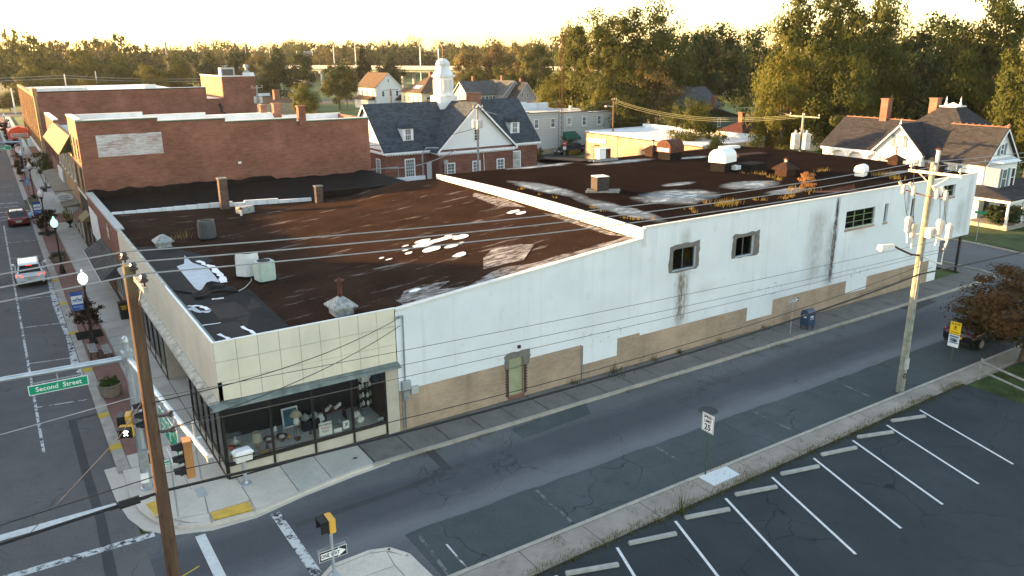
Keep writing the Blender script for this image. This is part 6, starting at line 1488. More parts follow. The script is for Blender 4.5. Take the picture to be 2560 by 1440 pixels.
def planter(x, y, r0, h, label, pm, seed, drape=False):
    t = thing('planter', label, 'planter', (x, y, 0), 'concrete planters on the pavement')
    MB().lathe(x, y, [(r0*.78, 0), (r0*.84, .05), (r0*.97, h-.08), (r0*1.04, h-.05), (r0*1.04, h), (r0*.9, h), (r0*.88, h-.08), (0, h-.08)], 8).obj('pot', M['pot'], t)
    c = leafcloud(seed, 3600, 44, .09, 1, -.2, 1, .5, .34); c.v = [(x+p[0]*r0*(1.0 if not drape else 1.15), y+p[1]*r0*(1.0 if not drape else 1.15), h-.1+max(-.3 if drape else 0, p[2])*r0*(1.0 if not drape else .75)) for p in c.v]; c.obj('shrub', M[pm], t); return t
planter(-2.72, 11.5, .56, .62, 'octagonal concrete pot with round green shrub near the corner', 'boxwood', 21); planter(-2.65, 43.2, .6, .45, 'wide pot of drooping plants before the green lit lamp', 'leaf', 22, True); planter(-2.7, 74, .55, .7, 'concrete pot with green shrub at the crossing', 'boxwood', 23)
def urn(x, y, label, seed):
    t = thing('urn_planter', label, 'planter', (x, y, 0), 'urns of yellow green plants by the shop fronts')
    MB().lathe(x, y, [(.2, 0), (.2, .05), (.08, .12), (.07, .3), (.2, .42), (.32, .65), (.34, .72), (.28, .72), (0, .68)], 12).obj('urn', M['black'], t)
    c = leafcloud(seed, 900, 22, .12, 1, -.6, 1, .4, .34); c.v = [(x+p[0]*.45, y+p[1]*.45, .98+p[2]*.4) for p in c.v]; c.obj('foliage', M['chart'], t)
urn(-.5, 57.5, 'nearer urn of yellow green plants by the shop front', 31); urn(-.5, 60.6, 'farther urn of yellow green plants by the shop front', 32)
t = thing('double_bench', 'pair of grey slatted bench seats on a black frame', 'bench', (-2.5, 18, 0))
for cx, cy, nm in ((-2.82, 17.9, 0), (-2.18, 17.3, 1)):
    for i in range(4): MB().box(cx-.2+i*.105, cy-.8, .43, cx-.2+i*.105+.092, cy+.8, .47).obj('slat', M['wood_grey'], t)
    b = MB()
    for y in (cy-.6, cy+.6): b.box(cx-.18, y-.03, .37, cx+.2, y+.03, .425).box(cx-.18, y-.03, 0, cx-.12, y+.03, .369).box(cx+.14, y-.03, 0, cx+.2, y+.03, .369)
    b.obj('frame', M['black'], t)
MB().box(-2.62, 16.9, .1, -2.38, 16.96, .16).box(-2.62, 18.2, .1, -2.38, 18.26, .16).obj('cross_bar', M['black'], t)
t = thing('bench', 'black metal bench near the far crossing', 'bench', (-.9, 84, 0)); MB().box(-1.3, 83, .42, -.85, 85, .47).obj('seat', M['black'], t); MB().box(-.85, 83, .42, -.80, 85, .95).obj('backrest', M['black'], t)
for y in (83.1, 84.9): MB().box(-1.28, y-.04, 0, -.82, y+.04, .419).obj('leg', M['black'], t)
t = thing('bench', 'small stone bench behind the pot of drooping plants', 'bench', (-2.5, 45, 0)); MB().box(-3.0, 44.6, .38, -2.0, 45.0, .48).obj('seat', M['conc_dark'], t)
for x in (-2.85, -2.2): MB().box(x, 44.65, 0, x+.2, 44.95, .379).obj('leg', M['conc_dark'], t)
t = thing('litter_bin', 'black litter bin with yellow lettered panel by the store wall', 'litter bin', (-.35, 24.0, 0)); MB().hexa([(-.58, 23.8, 0), (-.12, 23.8, 0), (-.12, 24.3, 0), (-.58, 24.3, 0)], [(-.62, 23.76, .98), (-.08, 23.76, .98), (-.08, 24.34, .98), (-.62, 24.34, .98)]).obj('body', M['black'], t); MB().box(-.64, 23.74, .98, -.06, 24.36, 1.08).obj('lid', M['black'], t)
b = MB(); 
for i, w in enumerate((.34, .3, .26)): b.box(-.35-w/2, 23.745, .86-i*.1, -.35+w/2, 23.755, .91-i*.1)
b.obj('yellow_lettering', M['sign_yellow'], t)
t = thing('hydrant_box', 'low dark bin beside the second banner lamp', 'litter bin', (-2.9, 58.8, 0)); MB().lathe(-2.9, 58.8, [(.3, 0), (.33, .7), (.36, .72), (.25, .85), (0, .9)], 10).obj('body', M['black'], t)
t = thing('street_clock', 'black post clock with a pale round face', 'clock', (-2.45, 104, 0)); MB().lathe(-2.45, 104, [(.25, 0), (.22, .5), (.1, .7), (.08, 2.7)], 10).obj('post', M['black'], t)
MB().tube([(-2.45, 103.8, 3.3), (-2.45, 104.2, 3.3)], .62, 24).obj('case', M['black'], t); f = MB().tube([(-2.45, 103.77, 3.3), (-2.45, 103.799, 3.3)], .52, 24).obj('dial', M['sign_white'], t)
MB().box(-2.47, 103.75, 3.3, -2.43, 103.768, 3.7).hexa([(-2.47, 103.75, 3.28), (-2.47, 103.768, 3.28), (-2.2, 103.768, 3.18), (-2.2, 103.75, 3.18)], [(-2.47, 103.75, 3.32), (-2.47, 103.768, 3.32), (-2.2, 103.768, 3.22), (-2.2, 103.75, 3.22)]).obj('hands', M['black'], t); MB().lathe(-2.45, 104, [(.5, 3.88), (.3, 4.05), (.05, 4.2), (0, 4.4)], 10).obj('crest', M['black'], t)

# ------------------------------------------------------------------ traffic signals and signs
def blade(parent, x, y, z, ang, w, h, s, size, name='sign_blade', both=False):
    u = Vector((math.cos(ang), math.sin(ang), 0)); o = MB().rbox(x, y, z-h/2, z+h/2, w, .02, ang).obj(name, M['sign_white'], parent)
    nrm = Vector((math.sin(ang), -math.cos(ang), 0))
    MB().rbox(x+nrm.x*.011, y+nrm.y*.011, z-h/2+.025, z+h/2-.025, w-.05, .004, ang).obj('green_face', M['sign_green'], o)
    text(o, s, size, (x+nrm.x*.015, y+nrm.y*.015, z), u, (0, 0, 1), M['sign_white'], bold=.012); return o
D('sig_orange', plain('signal_orange', (.42, .20, .07), .5, 0, .1))
def head3(parent, x, y, z, ang, name='signal_head'):
    """three light signal facing direction ang, top at z"""
    h = MB().rbox(x, y, z-1.12, z, .22, .36, ang).obj(name, M['sig_orange'], parent)
    d = Vector((math.cos(ang), math.sin(ang), 0)); s = Vector((-d.y, d.x, 0))
    MB().rbox(x+d.x*.112, y+d.y*.112, z-1.10, z-.02, .004, .33, ang).obj('black_face', M['sign_black'], h)
    for i, c in enumerate(('red', 'sig_yellow', 'sign_green')):
        cz = z-.19-i*.37; o = Vector((x, y, cz))+d*.115
        MB().tube([o, o+d*.012], .125, 14).obj('lens', M[c] if i == 0 else M['dark'], h)
        b = MB(); n = 12; A, B_ = [], []
        for k in range(n+1):
            w = -.35+(PI+.7)*k/n; p = s*(.145*math.cos(w))+Vector((0, 0, .145*math.sin(w))); A.append(o+p); B_.append(o+p*1.0+d*(.30 if .2 < w < PI-.2 else .16)+Vector((0, 0, -.03)))
        for k in range(n): b.face([A[k], A[k+1], B_[k+1], B_[k]])
        b.obj('visor', M['sign_black'], h)
    return h
def pedhead(parent, x, y, z, ang, glyph=True, sz=.46):
    d = Vector((math.cos(ang), math.sin(ang), 0)); s = Vector((-d.y, d.x, 0))
    o = MB().rbox(x, y, z, z+sz, .22, sz, ang).obj('pedestrian_signal', M['sig_yellow'], parent); md = o.modifiers.new('bevel', 'BEVEL'); md.width = .04; md.segments = 3
    c = Vector((x, y, 0))+d*.13; MB().rbox(c.x, c.y, z+.02, z+sz-.02, .05, sz-.04, ang).obj('black_face', M['sign_black'], o)
    c = Vector((x, y, 0))+d*.26
    b = MB().rbox(c.x, c.y, z+sz-.04, z+sz-.02, .24, sz-.04, ang)
    for k in (-1, 1): q = c+s*(k*(sz/2-.03)); b.rbox(q.x, q.y, z+.08, z+sz-.041, .24, .015, ang)
    b.obj('hood', M['sign_black'], o)
    if glyph:
        g_ = MB(); c = Vector((x, y, z+sz/2))+d*.158
        def P(a, e): return tuple(c+s*a+Vector((0, 0, e)))
        for poly in ([(-.03, .0), (.03, .0), (.035, .09), (-.02, .09)], [(-.03, 0), (0, 0), (-.055, -.13), (-.085, -.12)], [(0, 0), (.03, 0), (.06, -.12), (.03, -.13)], [(-.02, .09), (-.02, .06), (-.08, .0), (-.095, .02)], [(.03, .09), (.03, .06), (.085, .02), (.095, .04)], [(-.025, .10), (.025, .10), (.025, .15), (-.025, .15)]): g_.ext([P(*q) for q in poly], d*.004)
        g_.obj('walking_figure', M['glyph'], o)
    return o
D('glyph', emit('lit_walking_figure', (1, 1, .92), 1.2))
def signal_pole(x, y, label, gtext, far=False):
    t = thing('signal_pole', label, 'traffic signal', (x, y, 0))
    MB().lathe(x, y, [(.27, 0), (.27, .03), (.20, .05), (.19, .4), (.15, 3.0), (.115, 5.95), (.13, 6.0), (.10, 6.15), (0, 6.25)], 8).obj('pole', M['steel'], t); return t
sp = signal_pole(-2.76, 1.16, 'grey steel signal pole with two mast arms at the street corner', '')
MB().rbox(-2.76, 1.16, 5.1, 5.65, .40, .40, 0).obj('arm_clamp', M['sig_yellow'] if 0 else M['steel2'], sp)
MB().tube([(-2.95, 1.16, 5.38), (-9.5, 1.16, 5.5), (-13.5, 1.16, 5.62)], .105, 10, 0, .06).obj('mast_arm', M['steel'], sp)
MB().tube([(-2.74, .97, 5.38), (-2.5, -4, 5.6), (-2.22, -9.3, 5.85)], .12, 10, 0, .065).obj('mast_arm', M['steel'], sp)
MB().rbox(-2.22, -9.3, 5.78, 5.92, .14, .2, 0).obj('arm_cap', M['steel2'], sp)
MB().box(-2.95, .8, 1.0, -2.62, .98, 1.7).obj('control_box', M['steel2'], sp); MB().box(-2.98, .88, .35, -2.7, .96, .75).obj('notice_plate', M['sign_white'], sp); pb = MB().box(-2.6, .85, 1.1, -2.45, .96, 1.5).obj('push_button_sign', M['sign_black'], sp); MB().box(-2.57, .835, 1.2, -2.48, .848, 1.4).obj('red_panel', M['red'], pb)
ss_ = thing('street_name_sign', 'green Second Street sign hanging from the mast arm', 'street sign', (-5.05, 1.1, 0))
bl = blade(ss_, -5.06, 1.08, 4.87, 0, 1.86, .36, 'Second  Street', .24, 'sign_panel')
MB().tube([(-5.85, 1.12, 5.10), (-4.3, 1.12, 5.10)], .02, 6).tube([(-5.06, 1.14, 5.05), (-5.06, 1.16, 5.42)], .03, 6).tube([(-5.5, 1.12, 5.1), (-5.5, 1.09, 5.0)], .015, 5).tube([(-4.6, 1.12, 5.1), (-4.6, 1.09, 5.0)], .015, 5).obj('hanger', M['steel2'], ss_)
D('arrow_w', M['sign_white'])
gs = thing('route_sign', 'green Market Street route sign with arrow hanging on the mast arm', 'street sign', (-2.45, -6, 0))
ga = math.atan2(-10.46, .54); Gu = Vector((math.cos(ga), math.sin(ga), 0)); Gn = Vector((Gu.y, -Gu.x, 0))   # reads towards -Y and faces the main street
Gc = Vector((-2.62, -5.75, 5.28)); W2, H2 = 2.15, .86
def gpan(u0, u1, v0, v1, d0, d1, m, nm, par):
    q = [Gc+Gu*u+Gn*d0+Vector((0, 0, v)) for u, v in ((u0, v0), (u1, v0), (u1, v1), (u0, v1))]; return MB().ext(q, Gn*(d1-d0)).obj(nm, m, par)
gp = gpan(-W2/2, W2/2, -H2/2, H2/2, 0, .02, M['sign_white'], 'sign_panel', gs)
gpan(-W2/2+.03, W2/2-.03, .08, H2/2-.03, .02, .024, M['sign_green'], 'green_face', gp); gpan(-W2/2+.03, W2/2-.03, -H2/2+.03, .05, .02, .024, M['sign_green'], 'green_face', gp)
def gtext(s, sz, u, v, bold=.015): text(gp, s, sz, Gc+Gu*u+Gn*.028+Vector((0, 0, v)), Gu, (0, 0, 1), M['sign_white'], bold=bold)
gtext('Market Street', .27, 0, .24); gtext('Snow Hill', .13, -.62, -.05); gtext('BUSINESS', .09, .12, -.03); gtext('13', .24, .12, -.2)
gpan(-.12, .36, -.34, .03, .0242, .0262, M['sign_green'], 'route_shield', gp); gpan(-.1, .34, -.085, .02, .0264, .0268, M['sign_green'], 'shield_face', gp)
q = MB(); A = [(-.85, -.25), (-.72, -.13), (-.72, -.20), (-.45, -.20), (-.45, -.30), (-.72, -.30), (-.72, -.37)]; q.ext([Gc+Gu*u+Gn*.025+Vector((0, 0, v)) for u, v in A], Gn*.004).obj('arrow', M['sign_white'], gp)
b = MB()
for k in (-.7, 0, .7): p = Gc+Gu*k+Vector((0, 0, H2/2)); b.tube([p, p+Vector((.05, 0, .22))], .03, 6)
b.obj('hanger', M['steel2'], gs)
th_ = thing('traffic_light', 'three lens traffic light at the tip of the near mast arm', 'traffic light', (-2.42, -7.75, 0)); head3(th_, -2.5, -7.75, 5.83, PI-.05)
MB().tube([(-2.27, -7.75, 6.3), (-2.22, -7.75, 4.5)], .035, 8).box(-2.45, -7.8, 5.72, -2.1, -7.7, 5.79).obj('mounting_tube', M['steel'], th_)
th_ = thing('traffic_light', 'traffic light half hidden behind the wooden pole', 'traffic light', (-2.5, .2, 0)); head3(th_, -2.52, .25, 3.95, PI); MB().tube([(-2.3, .25, 4.1), (-2.3, .25, 2.7)], .035, 8).box(-2.7, .25, 3.3, -2.3, 1.05, 3.36).obj('mounting_tube', M['steel'], th_)
th_ = thing('walk_signal', 'black pedestrian signal with lit walking figure on the signal pole', 'walk signal', (-3.2, .3, 0)); pedhead(th_, -3.25, .12, 2.75, -PI*.62); MB().tube([(-3.2, .2, 3.22), (-2.85, 1.05, 3.45)], .03, 6).tube([(-3.2, .2, 2.74), (-2.85, 1.05, 2.72)], .03, 6).obj('bracket', M['steel'], th_)
th_ = thing('walk_signal', 'second pedestrian signal turned away on the signal pole', 'walk signal', (-3.1, .75, 0)); pedhead(th_, -3.08, .62, 2.98, PI*.93, False)
t = thing('street_name_sign', 'small green Second street sign on a thin post at the corner', 'street sign', (-2.19, -1.62, 0)); MB().tube([(-2.19, -1.62, 0), (-2.19, -1.62, 2.35)], .035, 8).obj('post', M['steel'], t)
blade(t, -2.19, -1.62, 2.2, 0, .78, .2, 'Second St', .145); blade(t, -2.19, -1.62, 2.45, PI/2, .9, .2, 'Market St', .13)
def oneway(x, y, z, w, h, label, right=True, name='one_way_sign', base=-.0, post=True, m='steel'):
    t = thing(name, label, 'road sign', (x, y, base), 'one way signs')
    if post: MB().tube([(x, y, base), (x, y, z+h)], .03, 8).obj('post', M[m], t)
    F = ('S', y-.035); o = MB().fbox(F, x-w/2, x+w/2, -.012, 0, z, z+h).obj('sign_panel', M['sign_white'], t)
    MB().fbox(F, x-w/2+.015*w, x+w/2-.015*w, 0, .003, z+.04*h, z+h*.96).obj('black_field', M['sign_black'], o)
    s = 1 if right else -1; A = [(-.44, .2), (.18, .2), (.18, .06), (.46, .5), (.18, .94), (.18, .8), (-.44, .8)]
    MB().ext([(x+s*u*w, y-.042, z+v*h) for u, v in A], (0, .003, 0)).obj('arrow', M['sign_white'], o)
    text(o, 'ONE WAY', h*.50, (x-s*.10*w, y-.0455, z+h/2), (1, 0, 0), (0, 0, 1), M['sign_black'], bold=.02, sx=w/(3.55*h)); return t
t = oneway(1.28, -8.0, .66, .92, .36, 'large one way sign on the post with the yellow signal box', True, 'one_way_sign', -.0, False)
t2 = thing('pedestrian_signal_post', 'steel post with a yellow pedestrian signal box on top', 'walk signal', (1.27, -8, 0)); MB().lathe(1.27, -8, [(.16, 0), (.15, .08), (.055, .12), (.055, 1.62), (.07, 1.63), (.07, 1.7)], 10).obj('post', M['steel'], t2); pedhead(t2, 1.27, -8, 1.68, PI, False, .50)
MB().box(.8, -7.93, .70, 1.75, -7.91, 1.06).obj('sign_back', M['steel2'], t2)
oneway(32.06, -1.49, 1.9, .9, .3, 'one way sign on a thin post by the blue mailbox', True, 'one_way_sign', 0)
oneway(-2.55, 89.3, 1.9, .95, .34, 'distant one way sign pointing left', False, 'one_way_sign', 0, False)
fs = signal_pole(-2.45, 90.0, 'distant grey signal pole with a long mast arm', '')
MB().tube([(-2.5, 90, 5.6), (-13, 90, 5.75)], .1, 8, 0, .06).obj('mast_arm', M['steel'], fs); head3(fs, -2.2, 89.6, 3.6, PI*1.1); head3(fs, -5.0, 89.8, 5.5, -PI/2)
t = thing('street_name_sign', 'green Clarke Avenue sign hanging from the distant mast arm', 'street sign', (-5.2, 89.9, 0)); blade(t, -5.3, 89.85, 4.95, 0, 3.4, .5, 'Clarke Avenue', .36, 'sign_panel')
t = thing('parking_sign', 'blue disabled parking sign on a black post', 'road sign', (-2.8, 81.2, 0)); MB().tube([(-2.8, 81.2, 0), (-2.8, 81.2, 1.9)], .03, 6).obj('post', M['black'], t); o = MB().box(-3.05, 81.15, 1.25, -2.55, 81.18, 2.0).obj('sign_panel', M['blue_paint'], t)
b = MB().tube([(-2.8, 81.14, 1.55), (-2.8, 81.14, 1.75)], .03, 6).lathe(-2.8, 81.14, [(0, 1.78), (.05, 1.82), (0, 1.87)], 8); b.obj('wheelchair_symbol', M['sign_white'], o)
t = thing('speed_sign', 'white speed limit 25 sign on a dark green post', 'road sign', (15.77, -10.19, 0)); MB().tube([(15.77, -10.19, 0), (15.77, -10.19, 2.63)], .035, 6).obj('post', M['green_dark'], t)
o = MB().fbox(('W', 15.72), -10.49, -9.89, 0, .01, 1.88, 2.64).obj('sign_panel', M['sign_white'], t)
MB().fbox(('W', 15.71), -10.47, -9.91, 0, .002, 1.90, 1.915).fbox(('W', 15.71), -10.47, -9.91, 0, .002, 2.605, 2.62).fbox(('W', 15.71), -10.47, -10.455, 0, .002, 1.915, 2.605).fbox(('W', 15.71), -9.925, -9.91, 0, .002, 1.915, 2.605).obj('border', M['sign_black'], o)
for s, sz, zz in (('SPEED', .16, 2.5), ('LIMIT', .16, 2.33), ('25', .34, 2.08)): text(o, s, sz, (15.705, -10.19, zz), (0, -1, 0), (0, 0, 1), M['sign_black'], bold=.02)
t = thing('warning_sign', 'yellow slow children sign above a white watch sign on one post', 'road sign', (34.85, -9.48, 0)); MB().tube([(34.85, -9.48, 0), (34.85, -9.48, 2.4)], .035, 6).obj('post', M['green_dark'], t)
o = MB().fbox(('W', 34.8), -9.76, -9.2, 0, .01, 1.78, 2.44).obj('yellow_panel', M['sign_yellow'], t); text(o, 'SLOW', .17, (34.787, -9.48, 2.33), (0, -1, 0), (0, 0, 1), M['sign_black'], bold=.02); text(o, 'CHILDREN', .09, (34.787, -9.48, 1.88), (0, -1, 0), (0, 0, 1), M['sign_black'], bold=.015)
q = MB(); f = lambda P: q.ext([(34.788, -9.48-u, 2.1+v) for u, v in P], (-.003, 0, 0))
for P in ([(-.03, 0), (.03, 0), (.02, .1), (-.02, .1)], [(-.03, 0), (0, 0), (-.07, -.12), (-.1, -.11)], [(0, 0), (.03, 0), (.1, -.08), (.08, -.11)], [(-.02, .1), (.0, .07), (-.1, .03), (-.11, .05)], [(.02, .1), (.02, .07), (.1, .06), (.1, .09)], [(-.025, .11), (.025, .11), (.025, .15), (-.025, .15)]): f(P)
q.obj('running_figure', M['sign_black'], o)
o = MB().fbox(('W', 34.8), -9.76, -9.2, 0, .01, 1.08, 1.74).obj('white_panel', M['sign_white'], t); MB().fbox(('W', 34.79), -9.72, -9.24, 0, .002, 1.6, 1.7).fbox(('W', 34.79), -9.72, -9.24, 0, .002, 1.53, 1.57).fbox(('W', 34.79), -9.72, -9.24, 0, .002, 1.28, 1.34).obj('blue_band', M['sign_blue'] if 'sign_blue' in M else M['blue_sh'], o)
P = [(34.787, -9.48-.22*math.cos(2*PI*i/16), 1.44+.09*math.sin(2*PI*i/16)) for i in range(16)]; MB().ext(P, (-.002, 0, 0)).obj('eye_outline', M['blue_sh'], o); P = [(34.784, -9.54-.06*math.cos(2*PI*i/10), 1.44+.06*math.sin(2*PI*i/10)) for i in range(10)]; MB().ext(P, (-.002, 0, 0)).obj('eye_pupil', M['sign_black'], o)
t = thing('street_name_sign', 'small green street sign on the lawn at the far corner', 'street sign', (64.8, 4.6, 0)); MB().tube([(64.8, 4.6, 0), (64.8, 4.6, 2.2)], .04, 6).obj('post', M['steel2'], t); MB().rbox(64.8, 4.6, 2.2, 2.42, .9, .02, .4).obj('sign_blade', M['sign_green'], t); MB().rbox(64.8, 4.6, 2.44, 2.66, .9, .02, 2.0).obj('sign_blade', M['sign_green'], t)
t = thing('stop_sign', 'red no entry sign beside the minivan', 'road sign', (72.3, 74.2, 0)); MB().tube([(72.3, 74.2, -.1), (72.3, 74.2, 1.9)], .04, 6).obj('post', M['steel2'], t); MB().tube([(72.3, 74.12, 1.9), (72.3, 74.15, 1.9)], .4, 8).obj('sign_panel', M['red'], t); MB().box(72.05, 74.1, 1.85, 72.55, 74.118, 1.97).obj('white_bar', M['sign_white'], t); MB().box(72.0, 74.1, .9, 72.6, 74.15, 1.4).obj('lower_plate', M['sign_white'], t)
# mailbox
mb = thing('mailbox', 'dark blue street mailbox on short legs at the kerb', 'mailbox', (33.6, -1.5, 0)); n = 10
P = [(-.28, .25), (.28, .25), (.28, .95)]+[(.28*math.cos(PI*i/n), .95+.28*math.sin(PI*i/n)) for i in range(1, n)]+[(-.28, .95)]
MB().ext([(33.6+.0-.33, -1.5+a, z) for a, z in P], (.66, 0, 0)).obj('body', M['blue'], mb)
for dx in (-.27, .27):
    for dy in (-.22, .22): MB().box(33.6+dx-.03, -1.5+dy-.03, 0, 33.6+dx+.03, -1.5+dy+.03, .249).obj('leg', M['blue'], mb)
MB().box(33.255, -1.72, .92, 33.268, -1.28, 1.1).obj('pull_door', M['blue'], mb)
lg = MB(); lg.ext([(33.262, -1.36, .74), (33.262, -1.66, .74), (33.262, -1.60, .82), (33.262, -1.38, .86)], (-.003, 0, 0)).ext([(33.262, -1.40, .88), (33.262, -1.62, .83), (33.262, -1.66, .85), (33.262, -1.44, .92)], (-.003, 0, 0)).obj('eagle_emblem', M['sign_white'], mb)
text(mb, 'U.S. MAIL', .085, (33.6, -1.785, .66), (1, 0, 0), (0, 0, 1), M['sign_white'], bold=.02); lg = MB(); lg.ext([(33.45, -1.782, .76), (33.75, -1.782, .76), (33.72, -1.782, .84), (33.47, -1.782, .86)], (0, -.003, 0)).obj('eagle_emblem', M['sign_white'], mb)
t = thing('drop_box', 'white lidded box on a grey post by the shop window', 'drop box', (.47, -.72, 0)); MB().lathe(.47, -.72, [(.25, 0), (.25, .03), (.22, .05), (.10, .07), (.075, .12), (.075, .98), (.05, .99), (.05, 1.05)], 12).obj('post', M['steel'], t)
o = MB().rbox(.47, -.72, 1.05, 1.36, .62, .36, .12, 0, 1.06).obj('box', M['offwhite'], t); MB().rbox(.47, -.72, 1.361, 1.42, .72, .46, .12).rbox(.47, -.72, 1.42, 1.50, .68, .42, .12, 0, .8).obj('lid', M['white'], t)

# ------------------------------------------------------------------ goods in the shop window
G_ = 'goods in the shop window'
D('brass', plain('brass', (.35, .25, .10), .35, .7)); D('shade', plain('lamp_shade_cloth', (.50, .46, .36), .8)); D('china', plain('white_china', (.82, .82, .80), .3)); D('bowlr', plain('dark_red_bowl', (.12, .03, .03), .35)); D('pic_blue', plain('blue_picture', (.03, .13, .22), .5, 0, .5, 3)); D('flower_y', plain('yellow_petals', (.6, .35, .03), .7)); D('flower_r', plain('red_petals', (.45, .06, .03), .7)); D('flower_v', plain('violet_petals', (.10, .05, .22), .7)); D('dkwood', plain('dark_wood', (.06, .03, .018), .6))
def good(name, label, cat, parts):
    t = thing(name, label, cat, (0, 0, 0), G_)
    for nm, mb_, m in parts: mb_.obj(nm, M[m], t)
    return t
def lt(x, y, prof, n=12): return MB().lathe(x, y, [(r, z+.601) for r, z in prof], n)
good('table_lamp', 'beige drum shade table lamp on a brass base', 'lamp', [('base', lt(1.42, .75, [(.09, 0), (.10, .04), (.04, .1), (.07, .2), (.03, .3), (.015, .42)]), 'brass'), ('shade', lt(1.42, .75, [(.2, .34), (.18, .72)], 18), 'shade')])
good('table_lamp', 'white small lamp with a flared white shade', 'lamp', [('base', lt(4.3, 1.3, [(.08, 0), (.05, .1), (.03, .28)]), 'china'), ('shade', lt(4.3, 1.3, [(.19, .28), (.10, .55)], 14), 'white')])
good('table_lamp', 'fringed cream lamp on a tall wire stand', 'lamp', [('stand', MB().tube([(3.0, .95, .6), (3.05, 1.0, 1.15)], .012, 5).tube([(3.3, .95, .6), (3.25, 1.0, 1.15)], .012, 5).tube([(3.15, 1.15, .6), (3.15, 1.05, 1.15)], .012, 5), 'black'), ('base', lt(3.15, 1.0, [(.12, .55), (.14, .68), (.05, .8), (.04, .9)]), 'china'), ('shade', lt(3.15, 1.0, [(.27, .9), (.2, 1.03), (.1, 1.14)], 10), 'shade')])
good('flower_vase', 'vase of orange and violet flowers by the corner post', 'vase', [('vase', lt(.36, .7, [(.05, 0), (.07, .15), (.03, .28)]), 'china'), ('bloom', MB().lathe(.36, .7, [(0, .85), (.13, .95), (.1, 1.05), (0, 1.1)], 8), 'flower_r'), ('bloom', MB().lathe(.42, .62, [(0, .74), (.1, .82), (0, .9)], 8), 'flower_v')])
good('sunflower', 'yellow sunflower head on the display cloth', 'flower', [('petals', MB().lathe(.36, .38, [(.17, .70), (.12, .74), (.07, .73)], 11), 'flower_y'), ('centre', MB().lathe(.36, .38, [(.07, .73), (0, .76)], 8), 'dkwood')])
good('swan_figurine', 'white china swan on a round plate', 'figurine', [('plate', lt(.72, 1.45, [(.06, .12), (.22, .17), (.23, .18), (.05, .14)], 16), 'china'), ('swan', lt(.72, 1.45, [(.1, .17), (.12, .24), (.04, .32), (.03, .4), (.06, .42), (0, .46)], 8), 'china'), ('stand', lt(.72, 1.45, [(.15, 0), (.12, .12)], 10), 'dkwood')])
good('angel_figurine', 'white draped figurine at the front of the cloth', 'figurine', [('robe', lt(.95, .45, [(.15, 0), (.12, .12), (.06, .24), (.05, .28)], 9), 'china'), ('head', lt(.95, .45, [(0, .27), (.045, .31), (0, .36)], 8), 'china'), ('red_bowl', lt(1.1, .33, [(.05, 0), (.1, .06), (.09, .07), (0, .03)], 10), 'bowlr')])
for i, (x, y, s) in enumerate(((1.95, .95, 1.1), (2.45, .85, 1.2), (3.0, .5, .7))):
    good('bowl', ('dark red wooden bowl left of the mullion', 'dark red bowl just right of the mullion', 'small dark red dish near the wire stand')[i], 'bowl', [('bowl', lt(x, y, [(.08*s, 0), (.19*s, .12*s), (.22*s, .2*s), (.2*s, .2*s), (.06*s, .05*s)], 14), 'bowlr'), ('contents', lt(x, y, [(.12*s, .1*s), (.1*s, .2*s), (0, .24*s)], 7), 'china' if i < 2 else 'bowlr')])
good('glass_jar', 'clear glass decanter among the bowls', 'jar', [('jar', lt(2.72, 1.25, [(.08, 0), (.09, .2), (.03, .3), (.03, .38), (.05, .42), (0, .46)], 10), 'curtain')])
good('yellow_rose', 'small pot of yellow flowers beside the red dish', 'flower', [('pot', lt(2.72, .85, [(.05, 0), (.07, .1)], 8), 'green_dark'), ('bloom', lt(2.72, .85, [(.1, .1), (.12, .16), (0, .22)], 8), 'flower_y')])
good('framed_picture', 'blue framed picture leaning behind the fringed lamp', 'picture', [('frame', MB().hexa([(2.75, 1.55, .75), (3.45, 1.55, .75), (3.45, 1.58, .75), (2.75, 1.58, .75)], [(2.75, 1.68, 1.62), (3.45, 1.68, 1.62), (3.45, 1.71, 1.62), (2.75, 1.71, 1.62)]), 'white'), ('print', MB().face([(2.81, 1.548, .83), (3.39, 1.548, .83), (3.39, 1.66, 1.56), (2.81, 1.66, 1.56)]), 'pic_blue')])
good('framed_picture', 'dark blue framed picture hanging on the side wall', 'picture', [('frame', MB().box(6.84, .7, 2.0, 6.875, 1.5, 2.85), 'dkwood'), ('print', MB().box(6.83, .76, 2.06, 6.839, 1.44, 2.79), 'pic_blue')])
for i, x in enumerate((3.62, 4.02)): good('tureen', ('grey china tureen left of the centre mullion', 'grey china tureen right of the centre mullion')[i], 'tureen', [('bowl', lt(x, 1.25, [(.07, .42), (.17, .52), (.2, .6), (.17, .62)], 14), 'curtain'), ('lid', lt(x, 1.25, [(.17, .62), (.1, .7), (.03, .72), (.04, .77), (0, .8)], 12), 'curtain'), ('stand', MB().box(x-.18, 1.1, .602, x+.18, 1.4, 1.02), 'dark')])
good('china_set', 'stack of white china crowded on a small table', 'china', [('table', MB().box(4.5, 1.2, 1.1, 5.5, 1.8, 1.16).box(4.52, 1.3, .602, 4.58, 1.7, 1.099).box(5.42, 1.3, .602, 5.48, 1.7, 1.099), 'dkwood')]+[('cup', MB().lathe(4.6+.14*i, 1.35+.12*(i % 3), [(.05, 1.162), (.075, 1.24+.05*(i % 2)), (.06, 1.3), (0, 1.31)], 8), 'china') for i in range(6)]+[('red_jug', MB().lathe(4.85, 1.3, [(.07, 1.162), (.09, 1.25), (.05, 1.33), (0, 1.34)], 8), 'bowlr')])
good('white_plant_pot', 'white footed planter with wavy rim and round plate', 'pot', [('bowl', lt(5.75, .8, [(.08, 0), (.05, .12), (.2, .26), (.22, .34), (.17, .33)], 10), 'china'), ('plate', MB().tube([(5.8, .45, .8), (5.8, .48, .81)], .16, 14), 'china'), ('leaves', lt(5.75, .8, [(.1, .3), (.18, .4), (.05, .5), (0, .5)], 7), 'china')])
